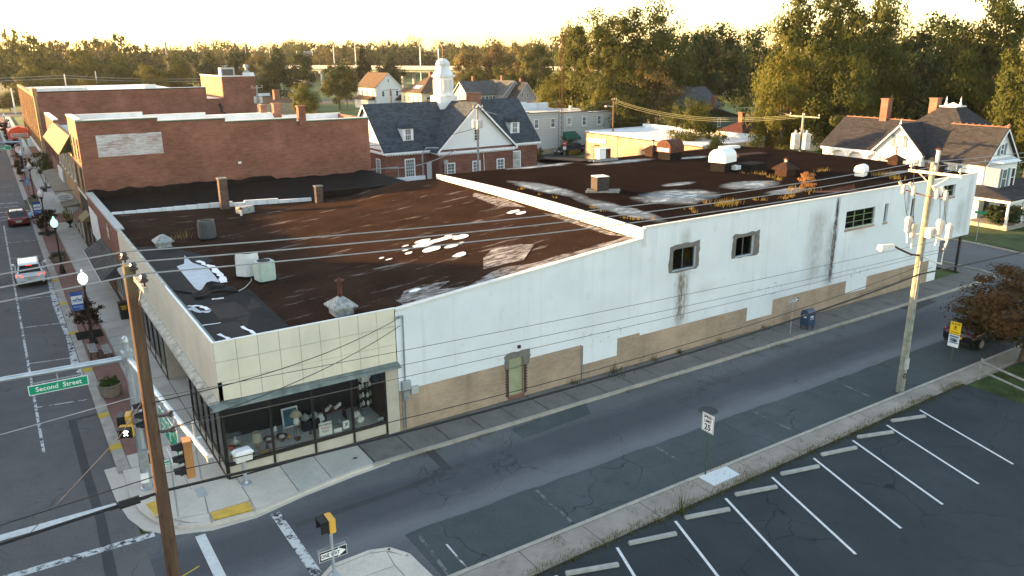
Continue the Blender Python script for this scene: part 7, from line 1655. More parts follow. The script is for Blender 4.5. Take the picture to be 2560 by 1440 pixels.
good('etagere', 'dark display stand crowded with white ornaments', 'display stand', [('shelf', MB().box(6.1, 1.3, z, 6.8, 1.8, z+.03), 'dkwood') for z in (.9, 1.3, 1.75, 2.15)]+[('post', MB().box(x, y, .602, x+.03, y+.03, 2.3), 'dkwood') for x, y in ((6.1, 1.3), (6.77, 1.3), (6.1, 1.77), (6.77, 1.77))]+[('ornament', MB().lathe(6.22+.17*(i % 4), 1.42+.1*(i % 2), [(.05, .93+(.4, .85, 1.25, 0)[i//4]), (.07, 1.02+(.4, .85, 1.25, 0)[i//4]), (.03, 1.14+(.4, .85, 1.25, 0)[i//4]), (0, 1.17+(.4, .85, 1.25, 0)[i//4])], 7), 'china' if i % 3 else 'curtain') for i in range(16)])
good('white_birdhouse', 'white painted house shaped box high on the display stand', 'ornament', [('box', MB().box(6.2, 1.1, 2.2, 6.55, 1.35, 2.55), 'white')])
r = random.Random(33)
for i in range(18):
    x, y, k = r.uniform(.5, 6.6), r.uniform(.2, 1.9), r.uniform(.5, 1.1)
    t = good('ornament', 'small china or glass ornament standing among the shop window goods', 'ornament', [('body', lt(x, y, [(.05*k, 0), (.09*k, .1*k), (.04*k, .2*k), (.06*k, .26*k), (0, .3*k)], 8), r.choice(('china', 'china', 'curtain', 'bowlr', 'brass', 'dkwood', 'offwhite')))]); t['group'] = 'small ornaments in the shop window'
t = good('poster', 'white hand lettered trading post poster in the window', 'poster', [('card', MB().box(3.78, .03, .74, 4.34, .04, 1.34), 'sign_white')])
for s, sz, z, m in (('POCOMOKE', .125, 1.23, 'sign_black'), ('TRADING', .125, 1.08, 'red'), ('POST', .15, .93, 'sign_black')): text(t, s, sz, (4.06, .026, z), (1, 0, 0), (0, 0, 1), M[m], bold=.012, sx=.8)
good('card', 'blank white card lying beside the poster', 'card', [('card', MB().box(4.42, .03, .74, 4.76, .04, .92), 'sign_white')])
t = good('print', 'white card with a sketched bird in the window', 'picture', [('card', MB().box(4.82, .03, .8, 5.1, .04, 1.16), 'sign_white'), ('sketch', MB().ext([(4.87, .026, .86), (5.0, .026, .95), (5.06, .026, 1.1), (4.98, .026, 1.02), (4.9, .026, 1.08), (4.95, .026, .97)], (0, .003, 0)), 'ac_dark')])
t = good('closed_sign', 'small black sign reading closed in orange letters', 'sign', [('board', MB().box(1.26, .025, .69, 1.72, .035, .86), 'sign_black')]); text(t, 'CLOSED', .12, (1.49, .021, .775), (1, 0, 0), (0, 0, 1), M['sig_yellow'], bold=.015, sx=.9)
good('note', 'pale blue notice at the right end of the window', 'notice', [('card', MB().box(6.4, .03, .76, 6.66, .04, .88), 'curtain')])

# wheel stops, fence
ws = [(7.51, -12.08, 9.17, -12.63), (10.24, -11.98, 11.99, -12.43), (12.95, -11.92, 14.68, -12.43), (15.62, -11.89, 17.37, -12.35), (18.26, -11.83, 20.07, -12.29), (20.9, -11.75, 22.72, -12.18), (23.56, -11.67, 25.29, -12.2), (26.22, -11.56, 27.94, -12.13)]
lbl = ['wheel stop at the bottom edge of the picture, nearest the viewer', 'second wheel stop from the bottom edge of the picture', 'third wheel stop from the bottom, right of the thin weed', 'fourth wheel stop, the first one right of the speed sign', 'wheel stop in the fifth bay, right of the new concrete patch', 'sixth wheel stop, two before the last row end', 'darkest wheel stop, next to last before the utility pole', 'palest wheel stop, last one before the utility pole']
w0 = None
for i, (xa, ya, xb_, yb_) in enumerate(ws):
    cx, cy = (xa+xb_)/2, (ya+yb_)/2+.02; an = math.atan2(yb_-ya, xb_-xa)
    if w0 is None:
        w0 = MB().hexa([(-.92, -.09, 0), (.92, -.09, 0), (.92, .09, 0), (-.92, .09, 0)], [(-.90, -.065, .12), (.90, -.065, .12), (.90, .065, .12), (-.90, .065, .12)]).obj('wheel_stop', M['stop_conc']); w0.data.transform(Matrix.Identity(4)); o = w0
        md = w0.modifiers.new('bevel', 'BEVEL'); md.width = .025; md.segments = 2
    else: o = w0.copy(); COL.objects.link(o)
    o.location = (cx, cy, -.04); o.rotation_euler = (0, 0, an+rnd.uniform(-.02, .02)); tag(o, lbl[i], 'wheel stop', 'concrete wheel stops in the parking lot')
fe = thing('rail_fence', 'weathered two rail timber fence at the edge of the lawn', 'fence', (34.2, -11.4, 0)); pts = [(34.3, -11.25), (33.55, -13.8), (32.8, -16.4), (32.05, -19.0)]
for x, y in pts: MB().rbox(x, y, -.05, 1.1, .11, .11, .3).obj('post', M['wood_grey'], fe)
for p, q in zip(pts[:-1], pts[1:]):
    for z in (.45, .92): MB().tube([(p[0], p[1], z+.02), (q[0], q[1], z-.02)], .055, 6).obj('rail', M['wood_grey'], fe)
# ------------------------------------------------------------------ utility poles and wires
def xarm(parent, x, y, z, w, m, ang=PI/2, ins='porcelain', n=3, brace=True, sz=.1):
    c, s = math.cos(ang), math.sin(ang); a = MB().rbox(x, y, z-.06, z+.06, w, .1, ang).obj('crossarm', M[m], parent)
    for i in range(n):
        k = (i/(n-1)-.5)*(w-.2); MB().lathe(x+c*k, y+s*k, [(.02, z+.06), (.02, z+.16), (sz*.7, z+.16), (sz, z+.20), (sz*.5, z+.25), (sz*.75, z+.27), (sz*.4, z+.34), (0, z+.35)], 10).obj('insulator', M[ins], a)
    if brace:
        b = MB()
        for k in (-1, 1): b.tube([(x+c*k*w*.3, y+s*k*w*.3, z-.06), (x, y, z-.62)], .022, 5)
        b.obj('brace', M[m], parent)
    return a
def sag(p, q, d=.4, n=14): p, q = Vector(p), Vector(q); return [p.lerp(q, i/n)-Vector((0, 0, 4*d*(i/n)*(1-i/n))) for i in range(n+1)]
def wire(label, pts, r, m, group=None, name='power_line'):
    return tag(MB().tube(pts, r, 5).obj(name, M[m]), label, 'cable', group)
wp = thing('utility_pole', 'tall brown wooden pole in the left foreground with three insulators', 'utility pole', (-3.62, -10.5, 0))
def pole_mat():
    t = NT('weathered_wood_pole'); P = t.pos(); f = t.noise(t.scale(P, (9, 9, .7)), 1.0, 6, .65); g = t.noise(P, 1.2, 4)
    col = t.mix(t.ramp(f, .35, .68), (.05, .027, .017), (.12, .075, .05)); col = t.mix(t.ramp(g, .4, .7, 0, .5), col, (.12, .075, .05))
    z = t.xyz(P)[2]; col = t.mix(t.math('MULTIPLY', t.ramp(z, 10.8, 11.6), .5), col, (.20, .20, .11)); t.bump(f, .5, .02); return t.out(col, .85, spec=.2)
D('poleM', pole_mat())
MB().tube([(-3.62, -10.5, -.1), (-3.6, -10.5, 6), (-3.58, -10.5, 11.58)], .175, 14, 0, .13).obj('shaft', M['poleM'], wp)
xarm(wp, -3.50, -10.62, 11.32, 2.5, 'wood_grey', PI/2+.02, 'porcelain', 3, True, .105)
b = MB()
r = random.Random(2)
for i in range(7): a = r.uniform(2.6, 6.0); z = r.uniform(2, 10.5); MB().lathe(-3.6+.15*math.cos(a), -10.5+.15*math.sin(a), [(.03, z), (.03, z+.04), (0, z+.04)], 6).obj('knot', M['dkwood'], wp)
for z in (7.95, 7.55): MB().tube([(-3.45, -10.62, z), (-3.3, -10.66, z), (-3.2, -10.66, z)], .045, 6).lathe(-3.18, -10.66, [(.03, z-.08), (.07, z-.05), (.04, z), (.07, z+.05), (.03, z+.08)], 8).obj('side_insulator', M['porcelain'], wp)
bp = thing('utility_pole', 'tall pale green pole on the right with crossarm, switchgear and street lamp', 'utility pole', (29.73, -9.8, 0))
D('poleG', plain('green_grey_pole', (.27, .275, .22), .85, 0, .35, 3.5, .3, .2, .45))
MB().tube([(29.73, -9.8, -.1), (29.75, -9.8, 6), (29.8, -9.8, 11.15)], .19, 14, 0, .125).obj('shaft', M['poleG'], bp); MB().tube([(29.95, -9.85, 10.6), (29.98, -9.85, 11.5)], .075, 8).obj('pole_top_pin', M['grey_porc'], bp)
xarm(bp, 29.72, -9.95, 10.68, 2.45, 'cream', PI/2, 'grey_porc', 3, True, .11)
b = MB().tube([(29.68, -8.75, 9.75), (29.68, -9.8, 9.6), (29.68, -10.75, 9.75)], .03, 6); b.obj('bracket', M['rust'], bp)
for i, dy in enumerate((-1.25, -.75, .35, .75)):
    y = -9.9-dy; q = MB().lathe(29.62, y, [(.05, 9.55), (.10, 9.6), (.10, 9.9), (.06, 9.95), (.06, 10.02), (0, 10.03)], 10).tube([(29.6, y+.1, 9.95), (29.5, y+.18, 10.15)], .07, 8); q.obj('fuse_cutout', M['grey_porc'], bp)
for i, (dx, dy, z) in enumerate(((-.25, .62, 8.2), (-.1, .45, 7.95), (.12, -.65, 8.25), (.05, -1.15, 8.15))):
    MB().lathe(29.75+dx, -9.8+dy, [(.09, z-.35), (.14, z-.3), (.14, z+.1), (.17, z+.12), (.16, z+.3), (.10, z+.38), (0, z+.42)], 12).obj('switch_cylinder', M['grey_porc'], bp)
    MB().tube([(29.75+dx, -9.8+dy, z-.35), (29.75+dx*.9, -9.8+dy*.9, z-.85)], .05, 6).obj('switch_rod', M['offwhite'], bp)
MB().box(29.55, -10.25, 7.75, 29.95, -9.98, 8.2).obj('switch_box', M['offwhite'], bp)
MB().tube([(29.6, -9.2, 7.72), (29.7, -9.8, 7.85), (29.75, -11.0, 7.75)], .04, 6).obj('bracket', M['sig_yellow'] if 0 else M['steel2'], bp)
b = MB()
for p, q, d in (((29.6, -8.7, 9.9), (29.5, -9.2, 8.5), .35), ((29.6, -9.2, 9.9), (29.6, -9.4, 8.3), .3), ((29.6, -10.6, 9.9), (29.7, -10.9, 8.5), .4), ((29.6, -10.3, 9.9), (29.7, -10.5, 8.6), -.3), ((29.7, -9.0, 10.9), (29.6, -9.1, 10.1), .1)): b.tube(sag(p, q, d, 8), .014, 5)
b.tube([(29.75, -10.75+.12*math.cos(k*.6), 7.35+.14*math.sin(k*.6)) for k in range(22)], .02, 5); b.obj('jumper_wire', M['cable'], bp)
la = MB().tube([(29.6, -9.85, 6.85), (29.1, -9.75, 6.95), (28.4, -9.6, 7.25), (27.9, -9.5, 7.5)], .045, 8).obj('lamp_arm', M['rust'], bp)
MB().hexa([(27.95, -9.6, 7.42), (27.95, -9.4, 7.42), (27.1, -9.22, 7.38), (27.1, -9.5, 7.38)][::-1], [(27.95, -9.57, 7.56), (27.95, -9.43, 7.56), (27.15, -9.26, 7.6), (27.15, -9.46, 7.6)][::-1]).obj('lamp_head', M['offwhite'], la); MB().lathe(27.35, -9.35, [(.0, 7.22), (.13, 7.28), (.16, 7.38)], 12).obj('lamp_lens', M['globe'], la)
MB().tube([(29.8, -9.9, 6.8), (30.3, -10.3, 6.5), (30.5, -10.45, 6.45)], .045, 6).tube([(30.5, -10.45, 6.4), (30.55, -10.45, 7.4)], .03, 6).obj('antenna_bracket', M['offwhite'], bp)
MB().box(29.5, -10.06, 1.2, 29.75, -9.96, 1.75).obj('meter_box', M['grey_box'], bp); MB().tube([(29.6+.13*math.cos(k*.6), -10.02, .85+.13*math.sin(k*.6)) for k in range(12)], .02, 5).obj('cable_loop', M['cable'], bp)
MB().tube([(29.56, -9.95, .05), (29.6, -9.95, 6.6)], .025, 6).obj('riser', M['steel2'], bp)
PG = 'power lines between the wooden pole and the right pole'
E1, E2, E3 = (29.7, -8.85, 11.0), (29.7, -9.95, 11.0), (29.7, -11.05, 11.0)
for (p, q, l_, lb) in (((-3.5, -9.45, 11.66), E1, (-30, -9.9, 11.0), 'upper aluminium power line to the far crossarm end'), ((-3.5, -10.6, 11.66), E2, (-30, -11.2, 11.0), 'middle aluminium power line crossing the roofs'), ((-3.52, -11.75, 11.66), E3, (-30, -12.4, 11.0), 'lower aluminium power line nearest the viewer')):
    wire(lb, sag(l_, p, .25, 8)+sag(p, q, .38, 20)[1:]+sag(q, (75, q[1]+1.0, 11.2), .5, 8)[1:], .017, 'wire', PG)
D('thin_cable', plain('thin_grey_cable', (.09, .09, .09), .8))
TG = 'telephone cables along the side street'
P0 = (-3.5, -10.5)
wire('thick black cable with a splice case by the wooden pole', sag((-30, -11, 5.7), (*P0, 5.95), .25, 8)+sag((*P0, 5.95), (29.7, -9.95, 5.95), .5, 22)[1:]+sag((29.7, -9.95, 5.95), (70, -9.0, 5.4), .4, 8)[1:], .04, 'cable', TG, 'telephone_cable')
MB_ = MB().tube([(-4.55, -10.55, 5.92), (-4.1, -10.53, 5.93)], .10, 10)
t = thing('splice_case', 'black cylindrical splice case hanging on the thick cable', 'splice case', (-4.3, -10.54, 5.9), None); MB_.obj('case', M['cable'], t); MB().tube([(-4.75, -10.56, 5.90), (-3.9, -10.52, 5.93)], .045, 8).obj('end_seal', M['tyre'], t)
wire('thin black cable just above the thick cable', sag((-30, -11, 5.9), (*P0, 6.4), .2, 8)+sag((*P0, 6.4), (29.7, -9.95, 6.35), .55, 22)[1:], .013, 'cable', TG, 'telephone_cable')
for i, (za, zb, yy, lb) in enumerate(((8.35, 7.4, -10.45, 'top thin cable crossing the white wall'), (7.95, 6.95, -10.5, 'second thin cable crossing the white wall'), (7.55, 6.8, -10.55, 'third thin cable crossing the white wall'))):
    wire(lb, sag((-3.5, yy, za), (29.7, -9.9, zb), .12, 20)+sag((29.7, -9.9, zb), (70, -9, zb-.3), .4, 8)[1:], .009, 'thin_cable', TG, 'telephone_cable')
wire('white guy wire slanting down left from the wooden pole', [(-3.75, -10.5, 8.3), (-3.95, -10.5, 8.05), (-4.3, -10.5, 7.6), (-7.5, -10.6, 4.9), (-12, -11.2, .9)], .009, 'thin_cable', None, 'guy_wire')
wire('pale drop wire from the wooden pole to the left', sag((-3.75, -10.5, 8.5), (-25, -11, 8.2), .3, 8), .011, 'wire', None, 'drop_wire')
for lb, q, z0 in (('twisted service cable from the pole to the wall mast', (7.55, -.2, 5.32), 8.3), ('second service cable from the pole to the wall mast', (7.6, -.15, 4.95), 7.55)):
    wire(lb, sag((-3.45, -10.6, z0), q, .35, 14), .014, 'cable', 'service cables to the store wall', 'service_cable')
wire('black cable running along the far brick base of the white wall', [(41, -.05, .5), (44, -.05, .62), (44.8, -.06, .5), (46.5, -.05, .85), (49.5, -.05, 1.05)], .015, 'cable', None, 'wall_cable')
# poles behind the buildings
def bgpole(x, y, h, label, r=.13, m='wood_grey', arm=None, az=0, low=None, name='utility_pole', cans=0):
    t = thing(name, label, 'utility pole', (x, y, 0), 'utility poles behind the buildings'); MB().tube([(x, y, -.2), (x, y, h)], r, 8, 0, r*.75).obj('shaft', M[m], t)
    if arm: xarm(t, x, y-.12, h-.35, arm, m, az, 'grey_porc', 3, False, .09)
    if low: xarm(t, x, y-.12, h-low, arm*.8, m, az, 'grey_porc', 2, False, .08)
    for i in range(cans): a = i*2.2; MB().lathe(x+.42*math.cos(a), y+.42*math.sin(a), [(.24, h-2.6), (.26, h-2.5), (.26, h-1.75), (.2, h-1.65), (0, h-1.62)], 10).obj('transformer', M['grey_porc'], t)
    return t
A_ = bgpole(41.5, 50, 10.35, 'pole with transformers before the white post office gable', .15, 'wood_grey', 1.6, .2, None, 'utility_pole', 3)
MB().tube([(41.5, 49.9, 9.9), (43.5, 49.6, 9.3), (43.9, 49.5, 9.2)], .03, 5).obj('drop_arm', M['wire'], A_)
B2 = bgpole(77.2, 68.0, 9.15, 'dark wooden pole standing at the block building', .16, 'wood', 1.4, .3)
MB().tube([(77.1, 67.9, 7.9), (75.5, 67.6, 8.0)], .05, 6).lathe(75.3, 67.6, [(.0, 7.8), (.2, 7.9), (.15, 8.1), (0, 8.15)], 8).obj('lamp_arm', M['offwhite'], B2)
C2 = bgpole(108.1, 99.2, 7.6, 'pale pole with lamp arm left of the brown tree', .17, 'wood_grey'); MB().tube([(108, 99, 6.0), (106, 99, 6.3), (105, 99.4, 6.2)], .07, 6).obj('lamp_arm', M['offwhite'], C2)
C3 = bgpole(118.3, 74.1, 8.5, 'orange lit pole with lamp and transformer by the maroon roof', .2, 'wood', None, 0, None, 'utility_pole', 1); MB().tube([(118, 74, 4.5), (116, 74.5, 5.8), (115, 75, 5.7)], .06, 6).obj('lamp_arm', M['offwhite'], C3)
C4 = bgpole(63.6, 22.6, 10.0, 'pole with white transformer cans just behind the high roof', .16, 'poleG', 3.6, PI/2)
for i in range(3): a = 2*PI*i/3+.5; MB().lathe(63.6+.62*math.cos(a), 22.6+.62*math.sin(a), [(.36, 6.4), (.42, 6.5), (.42, 7.9), (.34, 8.0), (.12, 8.05), (.1, 8.3), (0, 8.32)], 12).obj('transformer', M['grey_porc'], C4)
bgpole(90.0, 267.7, 9.6, 'far pole with two crossarms left of the yellow bush', .3, 'wood_grey', 3.2, .3, 3.0); bgpole(81.2, 223.1, 8.3, 'far thin brown pole in front of the yellow bush', .22, 'wood', 3.0, .3)
bgpole(91.8, 215.6, 6.8, 'far thin pole right of the yellow bush', .16, 'wood'); bgpole(81.6, 160.2, 7.6, 'dark pole in front of the white house', .2, 'wood', 5, .2); bgpole(54.2, 295.1, 20.8, 'very tall bare pole leaning above the theatre roof', .45, 'wood_grey')
E2_ = bgpole(28.6, 92.0, 11.7, 'pole with yellow crossarm and transformers beside the tower', .16, 'wood_grey', 1.9, .3, None, 'utility_pole', 2); MB().tube([(28.6, 92, 6), (30, 91, 6.6), (31, 90.5, 6.8)], .05, 6).obj('lamp_arm', M['offwhite'], E2_)
for i, (x, y, z, lb) in enumerate(((26.4, 266.2, 11.3, 'pale light pole above the theatre roof'), (16.5, 253.8, 10.8, 'small light pole with lamp left on the theatre roofline'), (1.9, 249.6, 7.2, 'short light pole at the end of the main street'))): bgpole(x, y, z, lb, .22, 'offwhite')
BG = 'street lights along the far bridge'
p0 = None
for i, (x, y, z, lb) in enumerate(((105.0, 775.3, 26.8, 'leftmost tall light on the far bridge'), (128.8, 696.8, 25.2, 'second bridge light from the left'), (142.3, 650.1, 24.0, 'third bridge light from the left'), (165.8, 597.2, 23.4, 'fourth bridge light from the left'), (171.4, 556.1, 23.4, 'fifth bridge light, right of the brick tower'), (178.9, 450.7, 21.4, 'bridge light near the crossing car'), (181.7, 423.6, 20.6, 'bridge light above the dark conifer'), (177.7, 332.1, 19.1, 'bridge light left of the cupola'), (180.2, 317.8, 18.2, 'bridge light just behind the cupola'))):
    t = thing('bridge_light', lb, 'street light', (x, y, 0), BG); k = -1 if i != 5 else 1; MB().tube([(x, y, 0), (x, y, z), (x+k*.5, y+k*.5, z+.5), (x+k*2.2, y+k*2.0, z+.6)], .26, 6, 0, .14).obj('pole', M['steel'], t)
gt = thing('gantry_sign', 'overhead sign gantry on the far bridge', 'gantry', (182, 520, 0)); MB().tube([(180, 522, 9), (180, 522, 18.5)], .3, 6).tube([(193, 528, 9), (193, 528, 18.5)], .3, 6).tube([(180, 522, 18), (193, 528, 18)], .3, 6).tube([(180, 522, 16.5), (193, 528, 16.5)], .3, 6).obj('truss', M['steel'], gt); MB().box(186, 524.8, 15, 191, 525.2, 17.6).obj('sign_panel', M['steel2'], gt)
lm = thing('lattice_mast', 'rusty three legged lattice radio mast beside the sided building', 'mast', (72.6, 76.6, 0)); b = MB(); mx_, my_ = 73.2, 76.4
legs = [(mx_+.5*math.cos(2*PI*k/3), my_+.5*math.sin(2*PI*k/3)) for k in range(3)]
for x, y in legs: b.tube([(x, y, -.2), (mx_+(x-mx_)*.35, my_+(y-my_)*.35, 20)], .035, 5)
for k in range(26):
    z0, z1 = k*.76, (k+1)*.76; f0, f1 = 1-.65*z0/20, 1-.65*z1/20
    for q in range(3): a, c = legs[q], legs[(q+1) % 3]; b.tube([(mx_+(a[0]-mx_)*f0, my_+(a[1]-my_)*f0, z0), (mx_+(c[0]-mx_)*f1, my_+(c[1]-my_)*f1, z1)], .018, 4)
b.obj('lattice', M['rust'], lm); MB().tube([(mx_, my_, 19.5), (mx_, my_, 22)], .03, 5).obj('aerial', M['rust'], lm)
QG = 'distant wires between the rear poles'
D('wire_y', plain('sunlit_cable', (.15, .16, .09), .7))
for i, dz in enumerate((0, .22, .5)): wire(('upper', 'middle', 'lower')[i]+' sunlit wire from the post office to the dark pole', sag((47, 60, 9.2-dz*.3), (77.2, 68, 9.0-dz), .9+.2*i, 12), .022, 'wire_y', QG); wire(('upper', 'middle', 'lower')[i]+' sunlit wire from the dark pole to the roof edge pole', sag((77.2, 68, 9.0-dz), (63.6, 22.6+1-i, 9.75), 1.3+.1*i, 14), .022, 'wire_y', QG)
wire('black cable from the transformer pole down to the brick building', sag((41.5, 50, 7.8), (24.2, 46, 7.2), .5, 10), .03, 'cable', QG); wire('white service cable sagging before the post office', sag((40.5, 53.5, 5.0), (27, 44, 5.0), .6, 12), .045, 'wire', QG)
for i in range(2): wire(('upper', 'lower')[i]+' far wire left of the theatre roof', sag((-120, 240, 9.6-i*.8), (16.5, 253.8, 10.4-i*.8), .8, 8)+sag((16.5, 253.8, 10.4-i*.8), (90, 267.7, 9.4-i*.8), 1.5, 12)[1:], .06, 'wire', QG); wire(('upper', 'lower')[i]+' far wire over the green field', sag((90, 267.7, 9.4-i*2.2), (81.2, 223, 8.0-i*.3), .8, 8)+sag((81.2, 223.1, 8.0-i*.3), (91.8, 215.6, 6.6-i*.3), .8, 8)[1:], .05, 'wire', QG)
wire('wire from the roof edge pole across the green house', sag((63.6, 21, 9.7), (118.3, 74.1, 7.6), 1.0, 10), .03, 'wire', QG)

# ------------------------------------------------------------------ trees
big = [leafcloud(100+i, 22000, 105, .046, 1, -.9, 1, .5, .27).obj('crown_source', M['leaf'], None) for i in range(3)]
mid = [leafcloud(200+i, 10000, 64, .07, 1, -.9, 1, .55, .30).obj('crown_source', M['leaf'], None) for i in range(3)]
con = leafcloud(300, 6000, 90, .07, 1, -.95, 1, .3, .24, .5, 'cone').obj('crown_source', M['leaf_c'], None)
spa = leafcloud(310, 3800, 70, .05, 1, -.7, 1, .5, .26).obj('crown_source', M['leaf_b'], None)
trk = [trunkmesh(400+i, 1.0, .62, .035, 7).obj('trunk_source', M['bark'], None) for i in range(3)]
meshes = {}
def variant(src, leaf):
    k = (src.data.name, leaf)
    if k not in meshes:
        me = src.data.copy(); me.name = 'crown'; me.materials.clear(); me.materials.append(M[leaf]); meshes[k] = me
    return meshes[k]
SRC = {'b0': big[0], 'b1': big[1], 'b2': big[2], 'm0': mid[0], 'm1': mid[1], 'm2': mid[2], 'c': con, 's': spa}
tr_ = random.Random(77)
def tree(label, x, y, h, rad, src, leaf, base=.05, name='tree', group='trees behind the buildings', thin=1.0):
    t = thing(name, label, 'tree', (x, y, -.1), group)
    c = bpy.data.objects.new('crown', variant(SRC[src], leaf)); COL.objects.link(c); c.parent = t
    sz = h*(1-base)/2; c.location = (0, 0, h*base+sz); c.scale = (rad, rad, sz*1.02); c.rotation_euler = (0, 0, tr_.uniform(0, 6.28))
    k = bpy.data.objects.new('trunk', trk[tr_.randrange(3)].data); COL.objects.link(k); k.parent = t; k.scale = (rad, rad, h*.95); k.rotation_euler = (0, 0, tr_.uniform(0, 6.28)); return t
T = [
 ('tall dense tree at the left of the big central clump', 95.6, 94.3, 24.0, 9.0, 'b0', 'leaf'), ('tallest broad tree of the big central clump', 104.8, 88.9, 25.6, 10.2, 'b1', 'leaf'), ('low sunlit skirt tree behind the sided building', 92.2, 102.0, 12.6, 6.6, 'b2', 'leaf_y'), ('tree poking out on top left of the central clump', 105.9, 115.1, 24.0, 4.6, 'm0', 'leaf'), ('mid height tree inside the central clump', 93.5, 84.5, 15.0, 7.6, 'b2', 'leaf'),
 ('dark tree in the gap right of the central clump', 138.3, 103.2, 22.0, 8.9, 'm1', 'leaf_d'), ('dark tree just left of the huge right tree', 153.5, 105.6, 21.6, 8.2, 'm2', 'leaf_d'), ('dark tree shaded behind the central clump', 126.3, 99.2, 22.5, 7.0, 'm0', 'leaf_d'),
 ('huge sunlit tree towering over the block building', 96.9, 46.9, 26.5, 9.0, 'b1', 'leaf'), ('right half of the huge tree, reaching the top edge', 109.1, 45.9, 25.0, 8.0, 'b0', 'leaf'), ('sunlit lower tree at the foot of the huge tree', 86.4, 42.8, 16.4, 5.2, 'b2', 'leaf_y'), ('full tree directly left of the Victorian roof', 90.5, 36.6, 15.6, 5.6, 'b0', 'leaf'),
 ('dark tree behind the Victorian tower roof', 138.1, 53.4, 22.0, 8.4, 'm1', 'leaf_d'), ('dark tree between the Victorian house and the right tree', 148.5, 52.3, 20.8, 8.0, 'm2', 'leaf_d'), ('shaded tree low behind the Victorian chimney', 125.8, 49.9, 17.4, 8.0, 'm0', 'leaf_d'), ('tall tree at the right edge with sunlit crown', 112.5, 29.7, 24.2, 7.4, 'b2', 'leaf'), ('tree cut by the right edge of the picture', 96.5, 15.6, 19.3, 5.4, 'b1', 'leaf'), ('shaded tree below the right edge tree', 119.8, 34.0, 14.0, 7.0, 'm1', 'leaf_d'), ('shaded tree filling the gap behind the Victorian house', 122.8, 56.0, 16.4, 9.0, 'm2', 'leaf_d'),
 ('brown thin leaved tree before the dark clump', 95.8, 78.6, 15.0, 5.4, 's', 'leaf_b'), ('round olive tree hiding the green house', 79.1, 52.8, 10.0, 4.2, 'b0', 'leaf'), ('small yellow green tree right of the round tree', 70.6, 39.8, 6.6, 1.9, 'm1', 'leaf_y'), ('low green tree behind the dark pole', 85.5, 81.5, 10.0, 4.0, 'm2', 'leaf_y'), ('low bushy tree under the brown tree', 86.5, 74.8, 9.8, 4.0, 'm0', 'leaf'), ('low tree at the rear of the high roof', 67.7, 31.8, 6.6, 2.3, 'm2', 'leaf'),
 ('russet tree right of the cupola', 132.6, 205.4, 18.3, 7.4, 'm0', 'leaf_b'), ('tall russet tree behind the grey house', 142.9, 205.5, 20.1, 8.0, 'm1', 'leaf_b'), ('russet tree nearer the central clump', 141.2, 187.5, 19.0, 7.4, 'm2', 'leaf_b'), ('green brown tree touching the central clump', 136.2, 172.7, 20.5, 6.6, 'm0', 'leaf'), ('dark green tree directly right of the cupola', 120.3, 184.1, 12.2, 5.2, 'm1', 'leaf'), ('olive tree behind the grey house roof', 122.5, 172, 13.0, 6.2, 'm2', 'leaf'),
 ('dark conifer left of the white house', 108.1, 240.1, 19.0, 6.6, 'c', 'leaf_c'), ('broad green tree left of the white house', 85.5, 206.0, 14.6, 6.8, 'm0', 'leaf'), ('dark tree behind the white house roof', 127.1, 257.9, 15.5, 6.6, 'm2', 'leaf_d'), ('small round yellow green tree on the field', 62.5, 170.0, 9.2, 4.3, 'm1', 'leaf_y'), ('broad dark tree right of the brick tower', 79.9, 246.1, 18.5, 8.0, 'm2', 'leaf_d'), ('slim dark tree right of the brick tower', 91.3, 257.3, 18.3, 5.6, 'm0', 'leaf_d'), ('reddish dark tree behind the brick tower', 84.5, 286.1, 16.5, 6.6, 'm1', 'leaf_b'),
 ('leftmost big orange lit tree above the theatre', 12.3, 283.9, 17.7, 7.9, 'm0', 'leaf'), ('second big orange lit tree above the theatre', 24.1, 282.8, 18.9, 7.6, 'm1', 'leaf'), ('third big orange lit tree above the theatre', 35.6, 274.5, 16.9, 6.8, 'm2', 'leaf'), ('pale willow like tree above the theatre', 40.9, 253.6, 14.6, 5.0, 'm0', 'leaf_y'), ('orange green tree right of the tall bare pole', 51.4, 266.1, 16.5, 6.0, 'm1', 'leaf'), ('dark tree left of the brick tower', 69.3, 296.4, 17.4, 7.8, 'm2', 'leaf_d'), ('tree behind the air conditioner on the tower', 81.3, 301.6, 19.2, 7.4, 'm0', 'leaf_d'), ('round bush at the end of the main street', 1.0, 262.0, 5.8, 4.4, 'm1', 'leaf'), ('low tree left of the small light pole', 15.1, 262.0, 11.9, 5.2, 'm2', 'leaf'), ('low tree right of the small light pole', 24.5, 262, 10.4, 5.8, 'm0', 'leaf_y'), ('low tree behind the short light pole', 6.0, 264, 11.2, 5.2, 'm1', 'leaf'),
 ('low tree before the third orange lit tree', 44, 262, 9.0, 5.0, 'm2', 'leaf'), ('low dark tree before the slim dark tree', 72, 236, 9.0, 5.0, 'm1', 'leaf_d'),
]
for a in T: tree(*a)
tree('wide low tree with rust red leaves at the right edge', 38.6, -11.2, 5.2, 4.0, 'b1', 'leaf_r', .10, 'red_leaved_tree', None)
for k in big+mid+[con, spa]+trk: bpy.data.objects.remove(k)
